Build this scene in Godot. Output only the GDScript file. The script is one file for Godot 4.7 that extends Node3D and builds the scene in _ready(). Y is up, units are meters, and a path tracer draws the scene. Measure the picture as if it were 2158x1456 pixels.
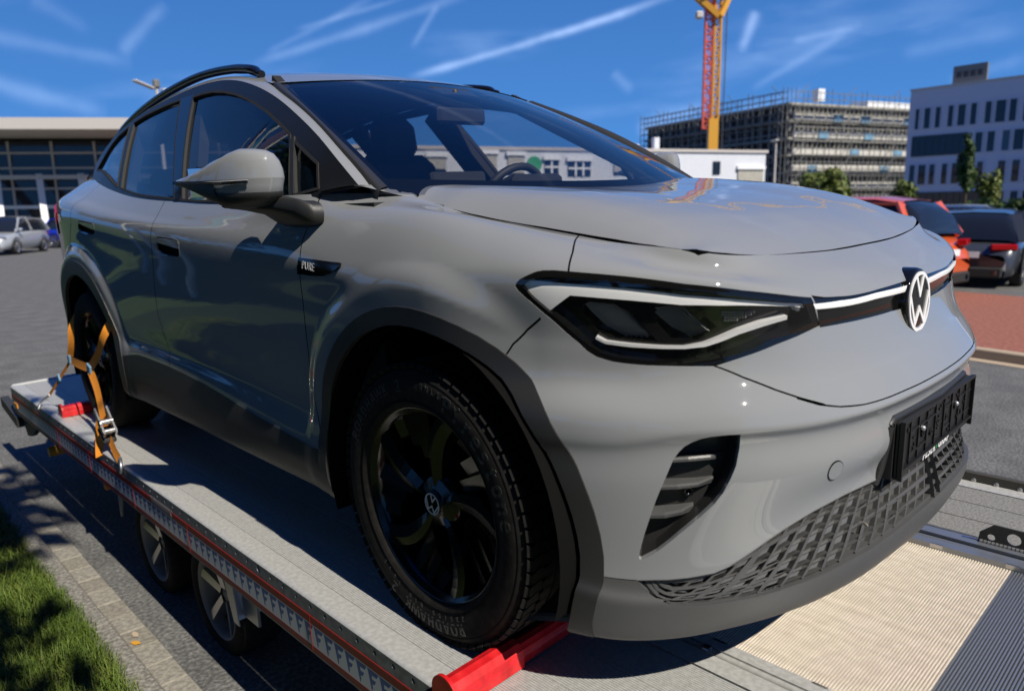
extends Node3D
# A grey electric SUV lashed on a car trailer at the kerb of a dealership forecourt.
# Lengths in metres. Vehicle and trailer are built in the trailer's own frame (x forward, y up from the deck, z to the right side),
# which leans about two degrees towards the kerb; RIG carries that frame into the world.

var RIG := Transform3D(Basis(Vector3(1.0, 0.006, 0.0), Vector3(-0.006, 0.9994, 0.0354), Vector3(0.0002, -0.0354, 0.9994)).orthonormalized(), Vector3(0, 0.652, 0))
var M := {}
var rng := RandomNumberGenerator.new()
var hud := 0

# ---------------------------------------------------------------- mesh builder
class MB:
	var v := PackedVector3Array()
	var n := PackedVector3Array()
	var t := PackedVector2Array()
	var c := PackedColorArray()
	var i := PackedInt32Array()
	var col := Color(1, 1, 1)
	var use_col := false
	func add(p: Vector3, nn: Vector3, uv := Vector2.ZERO) -> int:
		v.append(p); n.append(nn); t.append(uv)
		if use_col: c.append(col)
		return v.size() - 1
	func tri(a: int, b: int, d: int) -> void:
		i.append(a); i.append(b); i.append(d)
	func face(ps: Array, nn := Vector3.ZERO, uvs := []) -> void:
		var q := nn
		if q == Vector3.ZERO:
			q = (ps[1] - ps[0]).cross(ps[2] - ps[0]).normalized()
		var b := v.size()
		for k in ps.size(): add(ps[k], q, uvs[k] if uvs.size() else Vector2.ZERO)
		for k in range(1, ps.size() - 1): tri(b, b + k, b + k + 1)
	func box(at: Vector3, s: Vector3, b := Basis(), ch := 0.0) -> void:
		var h := s * 0.5
		if ch <= 0.0:
			for ax in 3:
				for sg in [-1.0, 1.0]:
					var nn := Vector3.ZERO; nn[ax] = sg
					var a := Vector3.ZERO; var d := Vector3.ZERO
					a[(ax + 1) % 3] = h[(ax + 1) % 3]; d[(ax + 2) % 3] = h[(ax + 2) % 3]
					var o: Vector3 = nn * h
					face([at + b * (o - a - d), at + b * (o + a - d), at + b * (o + a + d), at + b * (o - a + d)], (b * nn).normalized(), [Vector2(0, 0), Vector2(1, 0), Vector2(1, 1), Vector2(0, 1)])
			return
		var g := h - Vector3(ch, ch, ch)
		var pt := func(sx, sy, sz, ax): # corner point on the face across ax
			var e := Vector3(sx * g.x, sy * g.y, sz * g.z)
			e[ax] = [sx, sy, sz][ax] * h[ax]
			return at + b * e
		for ax in 3:
			for sg in [-1, 1]:
				var nn := Vector3.ZERO; nn[ax] = sg
				var q := []
				for w in [[-1, -1], [1, -1], [1, 1], [-1, 1]]:
					var s3 := [0, 0, 0]; s3[ax] = sg; s3[(ax + 1) % 3] = w[0]; s3[(ax + 2) % 3] = w[1]
					q.append(pt.call(s3[0], s3[1], s3[2], ax))
				face(q, (b * nn).normalized())
		for ax in 3: # edges along ax
			for w in [[-1, -1], [1, -1], [1, 1], [-1, 1]]:
				var a1 := (ax + 1) % 3; var a2 := (ax + 2) % 3
				var s1 := [0, 0, 0]; s1[a1] = w[0]; s1[a2] = w[1]; s1[ax] = -1
				var s2 := s1.duplicate(); s2[ax] = 1
				var nn := Vector3.ZERO; nn[a1] = w[0]; nn[a2] = w[1]
				face([pt.call(s1[0], s1[1], s1[2], a1), pt.call(s2[0], s2[1], s2[2], a1), pt.call(s2[0], s2[1], s2[2], a2), pt.call(s1[0], s1[1], s1[2], a2)], (b * nn).normalized())
		for sx in [-1, 1]:
			for sy in [-1, 1]:
				for sz in [-1, 1]:
					face([pt.call(sx, sy, sz, 0), pt.call(sx, sy, sz, 1), pt.call(sx, sy, sz, 2)], (b * Vector3(sx, sy, sz)).normalized())
	func bar(a: Vector3, d: Vector3, w: float, h: float, up := Vector3.UP) -> void:
		var z := (d - a)
		var l := z.length(); z /= l
		var x := up.cross(z)
		if x.length() < 0.01: x = Vector3.RIGHT.cross(z)
		x = x.normalized()
		box((a + d) * 0.5, Vector3(w, h, l), Basis(x, z.cross(x), z))
	func tube(ps: Array, r, sides := 8, capped := true, squash := 1.0, up := Vector3.UP) -> void:
		var rows := []
		for k in ps.size():
			var d: Vector3 = (ps[min(k + 1, ps.size() - 1)] - ps[max(k - 1, 0)]).normalized()
			var x := up.cross(d)
			if x.length() < 0.05: x = Vector3.RIGHT.cross(d)
			x = x.normalized()
			var y := d.cross(x)
			var rr: float = r[k] if r is Array else r
			var row := []
			for s in sides:
				var a := TAU * s / sides
				var o := x * cos(a) + y * sin(a) * squash
				row.append(add(ps[k] + o * rr, (x * cos(a) * squash + y * sin(a)).normalized()))
			rows.append(row)
			if capped and (k == 0 or k == ps.size() - 1):
				var q := []
				for s in sides: q.append(v[row[s]])
				face(q, d * (1.0 if k else -1.0))
		for k in rows.size() - 1:
			for s in sides:
				var e := (s + 1) % sides
				tri(rows[k][s], rows[k][e], rows[k + 1][e]); tri(rows[k][s], rows[k + 1][e], rows[k + 1][s])
	func lathe(prof: Array, xf: Transform3D, seg := 48, a0 := 0.0, a1 := TAU) -> void: # profile of (radius, along z); sharp when a point repeats
		var np := prof.size()
		var nn := []
		for k in np:
			var p0: Vector2 = prof[max(k - 1, 0)]; var p1: Vector2 = prof[min(k + 1, np - 1)]
			if k > 0 and prof[k] == prof[k - 1]: p0 = prof[k]
			if k < np - 1 and prof[k] == prof[k + 1]: p1 = prof[k]
			var d := (p1 - p0).normalized()
			nn.append(Vector2(-d.y, d.x))
		var base := v.size()
		for s in seg + 1:
			var a := a0 + (a1 - a0) * s / seg
			for k in np:
				var e := Vector3(cos(a), sin(a), 0)
				add(xf * (e * prof[k].x + Vector3(0, 0, prof[k].y)), (xf.basis * (e * nn[k].x + Vector3(0, 0, nn[k].y))).normalized(), Vector2(float(s) / seg, float(k) / np))
		for s in seg:
			for k in np - 1:
				if prof[k] == prof[k + 1]: continue
				var a := base + s * np + k
				tri(a, a + 1, a + np + 1); tri(a, a + np + 1, a + np)
	func sheet(g: Array, loop := false, loop2 := false) -> void: # grid of points with smooth normals
		var nu := g.size(); var nv: int = g[0].size()
		var b := v.size()
		for a in nu:
			for k in nv:
				var a0 := (a - 1 + nu) % nu if loop else maxi(a - 1, 0)
				var a1 := (a + 1) % nu if loop else mini(a + 1, nu - 1)
				var k0 := (k - 1 + nv) % nv if loop2 else maxi(k - 1, 0)
				var k1 := (k + 1) % nv if loop2 else mini(k + 1, nv - 1)
				var q: Vector3 = (g[a1][k] - g[a0][k]).cross(g[a][k1] - g[a][k0])
				add(g[a][k], q.normalized() if q.length() > 1e-12 else Vector3.UP, Vector2(float(a) / (nu - 1), float(k) / (nv - 1)))
		for a in (nu if loop else nu - 1):
			for k in (nv if loop2 else nv - 1):
				var p := b + a * nv + k; var q2 := b + ((a + 1) % nu) * nv + k
				var p1 := b + a * nv + (k + 1) % nv; var q3 := b + ((a + 1) % nu) * nv + (k + 1) % nv
				tri(p, q2, q3); tri(p, q3, p1)
	func prism(poly: PackedVector2Array, xf: Transform3D, d: float) -> void: # polygon in xf's xy plane, raised by d along z
		var ix := Geometry2D.triangulate_polygon(poly)
		var b := v.size()
		var nz := xf.basis.z.normalized()
		for p in poly: add(xf * Vector3(p.x, p.y, d), nz, p)
		for k in range(0, ix.size(), 3): tri(b + ix[k], b + ix[k + 1], b + ix[k + 2])
		if d == 0.0: return
		var cw := -1.0 if Geometry2D.is_polygon_clockwise(poly) else 1.0
		for k in poly.size():
			var p := poly[k]; var q := poly[(k + 1) % poly.size()]
			var e := (q - p)
			face([xf * Vector3(p.x, p.y, 0), xf * Vector3(q.x, q.y, 0), xf * Vector3(q.x, q.y, d), xf * Vector3(p.x, p.y, d)], (xf.basis * Vector3(e.y * cw, -e.x * cw, 0)).normalized())
	func merge(o: MB, xf := Transform3D()) -> void:
		var b := v.size()
		for k in o.v.size(): add(xf * o.v[k], (xf.basis * o.n[k]).normalized(), o.t[k])
		for k in o.i: i.append(b + k)
	func mirrored() -> MB: # the same piece on the other side of the car
		var o := MB.new()
		for k in v.size():
			o.add(Vector3(v[k].x, v[k].y, -v[k].z), Vector3(n[k].x, n[k].y, -n[k].z), t[k])
		o.i = i.duplicate()
		return o
	func mesh() -> ArrayMesh:
		for k in range(0, i.size(), 3): # front faces run clockwise seen from the side that the normals point to
			var g := (v[i[k + 1]] - v[i[k]]).cross(v[i[k + 2]] - v[i[k]])
			if g.dot(n[i[k]] + n[i[k + 1]] + n[i[k + 2]]) > 0.0:
				var s := i[k + 1]; i[k + 1] = i[k + 2]; i[k + 2] = s
		var a := []
		a.resize(Mesh.ARRAY_MAX)
		a[Mesh.ARRAY_VERTEX] = v; a[Mesh.ARRAY_NORMAL] = n; a[Mesh.ARRAY_TEX_UV] = t; a[Mesh.ARRAY_INDEX] = i
		if use_col: a[Mesh.ARRAY_COLOR] = c
		var m := ArrayMesh.new()
		if v.size(): m.add_surface_from_arrays(Mesh.PRIMITIVE_TRIANGLES, a)
		return m

# ---------------------------------------------------------------- curved panel that is cut along lines drawn on it
class CutSheet:
	var us: PackedFloat32Array
	var vs: PackedFloat32Array
	var p := [] # [u][v]
	var q := [] # normals
	func _init(u_: PackedFloat32Array, v_: PackedFloat32Array, pts: Array, flip := false) -> void:
		us = u_; vs = v_; p = pts
		var nu := us.size(); var nv := vs.size()
		for a in nu:
			var row := PackedVector3Array()
			for k in nv:
				var d: Vector3 = (p[mini(a + 1, nu - 1)][k] - p[maxi(a - 1, 0)][k]).cross(p[a][mini(k + 1, nv - 1)] - p[a][maxi(k - 1, 0)])
				row.append((-d if flip else d).normalized())
			q.append(row)
	func cell(x: float, arr: PackedFloat32Array) -> int:
		return clampi(arr.bsearch(x) - 1, 0, arr.size() - 2)
	func at(u: float, v: float, out := 0.0) -> Vector3:
		var a := cell(u, us); var k := cell(v, vs)
		var s := (u - us[a]) / (us[a + 1] - us[a]); var w := (v - vs[k]) / (vs[k + 1] - vs[k])
		var r: Vector3 = p[a][k].lerp(p[a + 1][k], s).lerp(p[a][k + 1].lerp(p[a + 1][k + 1], s), w)
		return r if out == 0.0 else r + normal(u, v) * out
	func normal(u: float, v: float) -> Vector3:
		var a := cell(u, us); var k := cell(v, vs)
		var s := clampf((u - us[a]) / (us[a + 1] - us[a]), 0, 1); var w := clampf((v - vs[k]) / (vs[k + 1] - vs[k]), 0, 1)
		return q[a][k].lerp(q[a + 1][k], s).lerp(q[a][k + 1].lerp(q[a + 1][k + 1], s), w).normalized()
	static func bound(poly: PackedVector2Array) -> Rect2:
		var r := Rect2(poly[0], Vector2.ZERO)
		for e in poly: r = r.expand(e)
		return r
	func mark(poly: PackedVector2Array, m: Dictionary, id: int) -> void:
		for k in poly.size():
			var a := poly[k]; var b := poly[(k + 1) % poly.size()]
			var n := maxi(1, int((b - a).length() / 0.004))
			for s in n + 1:
				var e := a.lerp(b, float(s) / n)
				if e.x < us[0] - 0.01 or e.x > us[-1] + 0.01 or e.y < vs[0] - 0.01 or e.y > vs[-1] + 0.01: continue
				var ca := cell(e.x, us); var ck := cell(e.y, vs)
				for da in [-1, 0, 1]:
					for dk in [-1, 0, 1]:
						var key: int = (ca + da) * 4096 + ck + dk
						if not m.has(key): m[key] = {}
						m[key][id] = true
	# piece of the panel inside `outer` and outside all `holes`, moved out along the normal
	func cut(outer: PackedVector2Array, holes: Array, out := 0.0) -> MB:
		var mb := MB.new()
		var m := {}
		mark(outer, m, -1)
		var hb := []
		for k in holes.size():
			mark(holes[k], m, k); hb.append(bound(holes[k]))
		var ob := bound(outer)
		var ids := {}
		for a in us.size() - 1:
			if us[a + 1] < ob.position.x or us[a] > ob.end.x: continue
			for k in vs.size() - 1:
				if vs[k + 1] < ob.position.y or vs[k] > ob.end.y: continue
				var key := a * 4096 + k
				var mid := Vector2((us[a] + us[a + 1]) * 0.5, (vs[k] + vs[k + 1]) * 0.5)
				var near: Dictionary = m.get(key, {})
				if not near.has(-1) and not Geometry2D.is_point_in_polygon(mid, outer): continue
				var gone := false
				for h in holes.size():
					if not near.has(h) and hb[h].has_point(mid) and Geometry2D.is_point_in_polygon(mid, holes[h]):
						gone = true
						break
				if gone: continue
				if near.is_empty():
					var w := []
					for e in [[a, k], [a + 1, k], [a + 1, k + 1], [a, k + 1]]:
						var id: int = e[0] * 4096 + e[1]
						if not ids.has(id): ids[id] = mb.add(p[e[0]][e[1]] + q[e[0]][e[1]] * out, q[e[0]][e[1]], Vector2(us[e[0]], vs[e[1]]))
						w.append(ids[id])
					mb.tri(w[0], w[1], w[2]); mb.tri(w[0], w[2], w[3])
					continue
				var ps := [PackedVector2Array([Vector2(us[a], vs[k]), Vector2(us[a + 1], vs[k]), Vector2(us[a + 1], vs[k + 1]), Vector2(us[a], vs[k + 1])])]
				for h in near:
					var nx := []
					for e in ps:
						nx.append_array(Geometry2D.intersect_polygons(e, outer) if h == -1 else Geometry2D.clip_polygons(e, holes[h]))
					ps = nx
				for e in ps:
					var ix := Geometry2D.triangulate_polygon(e)
					var b := mb.v.size()
					for w in e: mb.add(at(w.x, w.y, out), normal(w.x, w.y), w)
					for w in range(0, ix.size(), 3): mb.tri(b + ix[w], b + ix[w + 1], b + ix[w + 2])
		return mb
	# wall from the surface down to `deep` along a line drawn on the panel
	func wall(line: PackedVector2Array, closed: bool, top: float, deep: float, mb: MB) -> void:
		var ring := []
		for k in (line.size() if closed else line.size() - 1):
			var a := line[k]; var b := line[(k + 1) % line.size()]
			var n := maxi(1, int((b - a).length() / 0.02))
			for s in n: ring.append(a.lerp(b, float(s) / n))
		ring.append(line[0] if closed else line[line.size() - 1])
		for k in ring.size() - 1:
			var a: Vector2 = ring[k]; var b: Vector2 = ring[k + 1]
			mb.face([at(a.x, a.y, top), at(b.x, b.y, top), at(b.x, b.y, deep), at(a.x, a.y, deep)])
	# ribbon of width w standing on a line of the panel, from depth d0 to d1: a fin or a seam
	func fin(line: PackedVector2Array, w: float, d0: float, d1: float, mb: MB) -> void:
		for part in Geometry2D.offset_polyline(line, w * 0.5, Geometry2D.JOIN_ROUND, Geometry2D.END_ROUND):
			var ix := Geometry2D.triangulate_polygon(part)
			var b := mb.v.size()
			for e in part: mb.add(at(e.x, e.y, d1), normal(e.x, e.y))
			for k in range(0, ix.size(), 3): mb.tri(b + ix[k], b + ix[k + 1], b + ix[k + 2])
			wall(part, true, d1, d0, mb)

# ---------------------------------------------------------------- helpers
func crom(t: PackedFloat32Array, pts: Array, x: float, mirror := false) -> Vector3: # cubic through the points, uneven knots
	var n := t.size()
	var k := clampi(t.bsearch(x) - 1, 0, n - 2)
	var m := []
	for j in [k, k + 1]:
		if j == 0: m.append(Vector3(0, 0, (pts[1].z - pts[0].z) / (t[1] - t[0])) if mirror else (pts[1] - pts[0]) / (t[1] - t[0]))
		elif j == n - 1: m.append((pts[j] - pts[j - 1]) / (t[j] - t[j - 1]))
		else:
			var h0 := t[j] - t[j - 1]; var h1 := t[j + 1] - t[j]
			m.append(((pts[j] - pts[j - 1]) / h0 * h1 + (pts[j + 1] - pts[j]) / h1 * h0) / (h0 + h1))
	var h := t[k + 1] - t[k]; var s := (x - t[k]) / h
	return pts[k] * (2 * s * s * s - 3 * s * s + 1) + m[0] * h * (s * s * s - 2 * s * s + s) + pts[k + 1] * (3 * s * s - 2 * s * s * s) + m[1] * h * (s * s * s - s * s)

func spline(pts: Array, n: int) -> Array: # smooth line through points, n steps a span
	var t := PackedFloat32Array([0.0])
	for k in range(1, pts.size()): t.append(t[k - 1] + maxf(0.0001, pts[k].distance_to(pts[k - 1])))
	var o := []
	for k in pts.size() - 1:
		for s in n: o.append(crom(t, pts, lerpf(t[k], t[k + 1], float(s) / n)))
	o.append(pts[-1])
	return o

func v2(a: Array) -> PackedVector2Array:
	var o := PackedVector2Array()
	for k in range(0, a.size(), 2): o.append(Vector2(a[k], a[k + 1]))
	return o

func v3(a: Array) -> Array:
	var o := []
	for k in range(0, a.size(), 3): o.append(Vector3(a[k], a[k + 1], a[k + 2]))
	return o

func circle(r: float, n := 24, at := Vector2.ZERO) -> PackedVector2Array:
	var o := PackedVector2Array()
	for k in n: o.append(at + Vector2(cos(TAU * k / n), sin(TAU * k / n)) * r)
	return o

func seam(line: PackedVector2Array, w := 0.0034) -> Array:
	return Geometry2D.offset_polyline(line, w * 0.5, Geometry2D.JOIN_MITER, Geometry2D.END_SQUARE)

func tagged(o: Node3D, label: String, category: String, group := "", kind := "") -> Node3D:
	if label: o.set_meta("label", label)
	if category: o.set_meta("category", category)
	if group: o.set_meta("group", group)
	if kind: o.set_meta("kind", kind)
	return o

func thing(called: String, label: String, category: String, xf := Transform3D(), group := "") -> Node3D:
	var o := Node3D.new()
	o.name = called
	o.transform = xf
	add_child(o, true)
	tagged(o, label, category, group)
	return o

func part(called: String, mesh: Mesh, m: Material, parent: Node3D, xf := Transform3D(), kind := "") -> MeshInstance3D:
	var o := MeshInstance3D.new()
	o.name = called
	o.mesh = mesh
	o.material_override = m
	o.transform = xf
	parent.add_child(o, true)
	if kind: o.set_meta("kind", kind)
	return o

func both(called: String, mb: MB, m: Material, parent: Node3D) -> MeshInstance3D: # right piece and its mirror twin on the left; returns the right one
	var l := mb.mirrored()
	var o := part(called, mb.mesh(), m, parent)
	part(called, l.mesh(), m, parent)
	return o

func copy(o: Node3D, xf: Transform3D, label := "") -> Node3D:
	var c := o.duplicate()
	c.name = String(o.name).rstrip("0123456789")
	add_child(c, true)
	c.transform = xf
	if label: c.set_meta("label", label)
	return c

func mat(color: Color, rough := 0.6, metal := 0.0, spec := 0.5) -> StandardMaterial3D: # colour given as linear reflectance
	var m := StandardMaterial3D.new()
	m.albedo_color = color.linear_to_srgb()
	m.roughness = rough
	m.metallic = metal
	m.metallic_specular = spec
	return m

func noise_tex(freq: float, ramp: Array, size := 512, octaves := 4, type := FastNoiseLite.TYPE_SIMPLEX_SMOOTH, sd := 1) -> NoiseTexture2D:
	var nz := FastNoiseLite.new()
	nz.seed = sd; nz.frequency = freq; nz.fractal_octaves = octaves; nz.noise_type = type
	var tx := NoiseTexture2D.new()
	tx.width = size; tx.height = size; tx.seamless = true; tx.noise = nz
	if ramp.size():
		var g := Gradient.new()
		var off := PackedFloat32Array(); var cols := PackedColorArray()
		for k in ramp.size():
			off.append(ramp[k][0]); cols.append((ramp[k][1] as Color).linear_to_srgb())
		g.offsets = off; g.colors = cols
		tx.color_ramp = g
	return tx

func grainy(m: StandardMaterial3D, scale: float, freq: float, ramp: Array, relief := 0.0, octaves := 4, sd := 1, type := FastNoiseLite.TYPE_SIMPLEX_SMOOTH) -> StandardMaterial3D: # world-size speckle, colour and relief
	m.uv1_triplanar = true
	m.uv1_world_triplanar = true
	m.uv1_scale = Vector3.ONE / scale
	m.albedo_texture = noise_tex(freq, ramp, 512, octaves, type, sd)
	m.albedo_color = Color.WHITE
	if relief > 0.0:
		m.heightmap_enabled = true
		m.heightmap_scale = relief
		m.heightmap_texture = noise_tex(freq, [], 512, octaves, type, sd)
	return m

func lettering(text: String, h: float, depth: float, bold := false, font := "Droid Sans") -> TextMesh:
	var f := SystemFont.new()
	f.font_names = PackedStringArray([font])
	f.font_weight = 700 if bold else 400
	var t := TextMesh.new()
	t.text = text; t.font = f; t.font_size = 64
	t.pixel_size = h / 46.0
	t.depth = depth
	t.curve_step = 2.0
	return t

func gray(g: float) -> Color: return Color(g, g, g)

# ---------------------------------------------------------------- body lines: 22 stations from nose to tail, 11 levels from bonnet line to underside
const TU := [0, 0.196, 0.386, 0.553, 0.689, 0.808, 0.926, 1.06, 1.259, 1.469, 1.719, 2.019, 2.47, 2.97, 3.47, 3.871, 4.243, 4.573, 4.828, 5.078, 5.343, 5.819]
const TV := [0, 0.077, 0.161, 0.281, 0.368, 0.467, 0.49, 0.518, 0.579, 0.709, 0.808, 0.895, 0.975]
const NET := [
	0.69, 0.944, 0, 0.757, 0.905, 0, 0.805, 0.866, 0, 0.805, 0.802, 0, 0.828, 0.725, 0, 0.88, 0.645, 0, 0.887, 0.634, 0, 0.873, 0.612, 0, 0.877, 0.545, 0, 0.858, 0.455, 0, 0.886, 0.322, 0, 0.852, 0.235, 0, 0.75, 0.205, 0,
	0.686, 0.944, 0.158, 0.751, 0.906, 0.173, 0.798, 0.865, 0.184, 0.798, 0.802, 0.184, 0.822, 0.725, 0.19, 0.872, 0.646, 0.201, 0.879, 0.634, 0.203, 0.865, 0.612, 0.2, 0.869, 0.545, 0.201, 0.85, 0.455, 0.196, 0.878, 0.318, 0.203, 0.844, 0.235, 0.195, 0.744, 0.205, 0.172,
	0.674, 0.949, 0.314, 0.735, 0.91, 0.343, 0.778, 0.866, 0.363, 0.778, 0.806, 0.363, 0.8, 0.725, 0.373, 0.846, 0.647, 0.394, 0.852, 0.634, 0.397, 0.839, 0.612, 0.391, 0.843, 0.545, 0.393, 0.826, 0.443, 0.385, 0.851, 0.302, 0.397, 0.82, 0.23, 0.382, 0.725, 0.201, 0.338,
	0.653, 0.957, 0.457, 0.7, 0.921, 0.49, 0.743, 0.887, 0.52, 0.743, 0.807, 0.52, 0.756, 0.735, 0.529, 0.792, 0.655, 0.555, 0.797, 0.636, 0.558, 0.787, 0.615, 0.551, 0.79, 0.545, 0.553, 0.776, 0.412, 0.543, 0.797, 0.286, 0.558, 0.771, 0.22, 0.54, 0.691, 0.194, 0.484,
	0.622, 0.968, 0.58, 0.636, 0.936, 0.593, 0.676, 0.916, 0.63, 0.676, 0.8, 0.63, 0.684, 0.74, 0.638, 0.721, 0.66, 0.672, 0.725, 0.64, 0.676, 0.716, 0.618, 0.668, 0.719, 0.545, 0.67, 0.707, 0.357, 0.66, 0.724, 0.274, 0.675, 0.704, 0.208, 0.656, 0.64, 0.185, 0.597,
	0.544, 0.985, 0.648, 0.557, 0.954, 0.664, 0.596, 0.934, 0.711, 0.596, 0.8, 0.711, 0.602, 0.735, 0.717, 0.634, 0.655, 0.755, 0.636, 0.636, 0.758, 0.631, 0.612, 0.752, 0.633, 0.535, 0.754, 0.625, 0.318, 0.745, 0.636, 0.266, 0.758, 0.623, 0.19, 0.742, 0.577, 0.172, 0.688,
	0.433, 0.995, 0.667, 0.465, 0.977, 0.716, 0.505, 0.946, 0.777, 0.505, 0.8, 0.777, 0.507, 0.73, 0.78, 0.534, 0.65, 0.823, 0.536, 0.622, 0.825, 0.533, 0.596, 0.82, 0.534, 0.525, 0.822, 0.528, 0.312, 0.813, 0.536, 0.262, 0.825, 0.526, 0.178, 0.81, 0.495, 0.16, 0.762,
	0.316, 1.012, 0.678, 0.353, 1.004, 0.757, 0.389, 0.954, 0.834, 0.389, 0.804, 0.834, 0.391, 0.73, 0.839, 0.408, 0.646, 0.876, 0.409, 0.618, 0.877, 0.407, 0.591, 0.873, 0.408, 0.521, 0.875, 0.405, 0.331, 0.869, 0.409, 0.277, 0.877, 0.404, 0.183, 0.867, 0.388, 0.164, 0.831,
	0.16, 1.036, 0.692, 0.183, 1.036, 0.794, 0.202, 0.957, 0.875, 0.202, 0.81, 0.875, 0.204, 0.73, 0.883, 0.21, 0.64, 0.909, 0.21, 0.612, 0.91, 0.21, 0.584, 0.908, 0.21, 0.515, 0.908, 0.209, 0.36, 0.906, 0.21, 0.3, 0.91, 0.209, 0.19, 0.905, 0.206, 0.17, 0.893,
	0, 1.06, 0.7, 0, 1.066, 0.818, 0, 0.955, 0.898, 0, 0.82, 0.903, 0, 0.72, 0.905, 0, 0.62, 0.908, 0, 0.592, 0.908, 0, 0.564, 0.909, 0, 0.52, 0.91, 0, 0.44, 0.91, 0, 0.33, 0.908, 0, 0.235, 0.885, 0, 0.21, 0.8,
	-0.25, 1.115, 0.72, -0.25, 1.075, 0.838, -0.25, 0.952, 0.906, -0.25, 0.825, 0.904, -0.25, 0.72, 0.902, -0.25, 0.615, 0.899, -0.25, 0.587, 0.898, -0.25, 0.558, 0.896, -0.25, 0.511, 0.895, -0.25, 0.413, 0.902, -0.25, 0.325, 0.904, -0.25, 0.237, 0.878, -0.25, 0.212, 0.8,
	-0.55, 1.13, 0.83, -0.55, 1.06, 0.868, -0.55, 0.971, 0.908, -0.55, 0.83, 0.905, -0.55, 0.72, 0.899, -0.55, 0.61, 0.889, -0.55, 0.582, 0.886, -0.55, 0.55, 0.882, -0.55, 0.5, 0.878, -0.55, 0.4, 0.895, -0.55, 0.32, 0.9, -0.55, 0.24, 0.872, -0.55, 0.215, 0.8,
	-1, 1.122, 0.845, -1, 1.062, 0.879, -1, 0.994, 0.908, -1, 0.844, 0.907, -1, 0.732, 0.901, -1, 0.62, 0.887, -1, 0.593, 0.884, -1, 0.561, 0.879, -1, 0.514, 0.875, -1, 0.433, 0.893, -1, 0.325, 0.898, -1, 0.242, 0.873, -1, 0.217, 0.8,
	-1.5, 1.132, 0.85, -1.5, 1.078, 0.883, -1.5, 1.024, 0.91, -1.5, 0.86, 0.908, -1.5, 0.746, 0.903, -1.5, 0.631, 0.889, -1.5, 0.604, 0.886, -1.5, 0.574, 0.882, -1.5, 0.53, 0.878, -1.5, 0.473, 0.894, -1.5, 0.33, 0.898, -1.5, 0.245, 0.873, -1.5, 0.22, 0.8,
	-2, 1.16, 0.838, -2, 1.108, 0.878, -2, 1.059, 0.912, -2, 0.888, 0.91, -2, 0.759, 0.905, -2, 0.643, 0.895, -2, 0.616, 0.892, -2, 0.586, 0.888, -2, 0.542, 0.884, -2, 0.485, 0.898, -2, 0.336, 0.9, -2, 0.248, 0.874, -2, 0.223, 0.8,
	-2.4, 1.2, 0.802, -2.4, 1.146, 0.862, -2.4, 1.092, 0.91, -2.4, 0.91, 0.906, -2.4, 0.77, 0.907, -2.4, 0.652, 0.903, -2.4, 0.625, 0.901, -2.4, 0.596, 0.899, -2.4, 0.551, 0.897, -2.4, 0.449, 0.905, -2.4, 0.34, 0.903, -2.4, 0.25, 0.877, -2.4, 0.225, 0.793,
	-2.771, 1.246, 0.752, -2.771, 1.188, 0.832, -2.771, 1.136, 0.9, -2.771, 0.93, 0.903, -2.771, 0.78, 0.908, -2.771, 0.66, 0.91, -2.771, 0.634, 0.91, -2.771, 0.605, 0.91, -2.771, 0.56, 0.91, -2.771, 0.44, 0.91, -2.771, 0.336, 0.905, -2.771, 0.25, 0.88, -2.771, 0.231, 0.786,
	-3.1, 1.282, 0.682, -3.1, 1.218, 0.785, -3.1, 1.154, 0.872, -3.1, 0.941, 0.88, -3.1, 0.791, 0.885, -3.1, 0.671, 0.888, -3.1, 0.644, 0.888, -3.1, 0.614, 0.888, -3.1, 0.566, 0.888, -3.1, 0.44, 0.888, -3.1, 0.333, 0.88, -3.1, 0.25, 0.85, -3.1, 0.236, 0.78,
	-3.35, 1.3, 0.622, -3.35, 1.232, 0.728, -3.35, 1.16, 0.815, -3.35, 0.95, 0.83, -3.35, 0.8, 0.835, -3.35, 0.68, 0.838, -3.35, 0.652, 0.838, -3.35, 0.62, 0.838, -3.35, 0.57, 0.838, -3.35, 0.44, 0.838, -3.35, 0.33, 0.83, -3.35, 0.25, 0.8, -3.35, 0.24, 0.72,
	-3.5, 1.29, 0.53, -3.53, 1.22, 0.64, -3.56, 1.13, 0.7, -3.57, 0.94, 0.71, -3.57, 0.8, 0.71, -3.58, 0.68, 0.72, -3.58, 0.652, 0.72, -3.58, 0.62, 0.72, -3.58, 0.57, 0.72, -3.56, 0.44, 0.71, -3.54, 0.33, 0.7, -3.5, 0.25, 0.66, -3.4, 0.24, 0.6,
	-3.58, 1.28, 0.35, -3.63, 1.21, 0.42, -3.67, 1.11, 0.46, -3.68, 0.93, 0.47, -3.67, 0.8, 0.47, -3.69, 0.68, 0.48, -3.69, 0.652, 0.48, -3.695, 0.62, 0.48, -3.7, 0.57, 0.48, -3.68, 0.44, 0.47, -3.65, 0.33, 0.46, -3.58, 0.25, 0.44, -3.45, 0.24, 0.4,
	-3.62, 1.28, 0, -3.68, 1.21, 0, -3.73, 1.11, 0, -3.74, 0.93, 0, -3.72, 0.8, 0, -3.75, 0.68, 0, -3.75, 0.652, 0, -3.755, 0.62, 0, -3.76, 0.57, 0, -3.74, 0.44, 0, -3.7, 0.33, 0, -3.62, 0.25, 0, -3.5, 0.24, 0]
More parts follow.
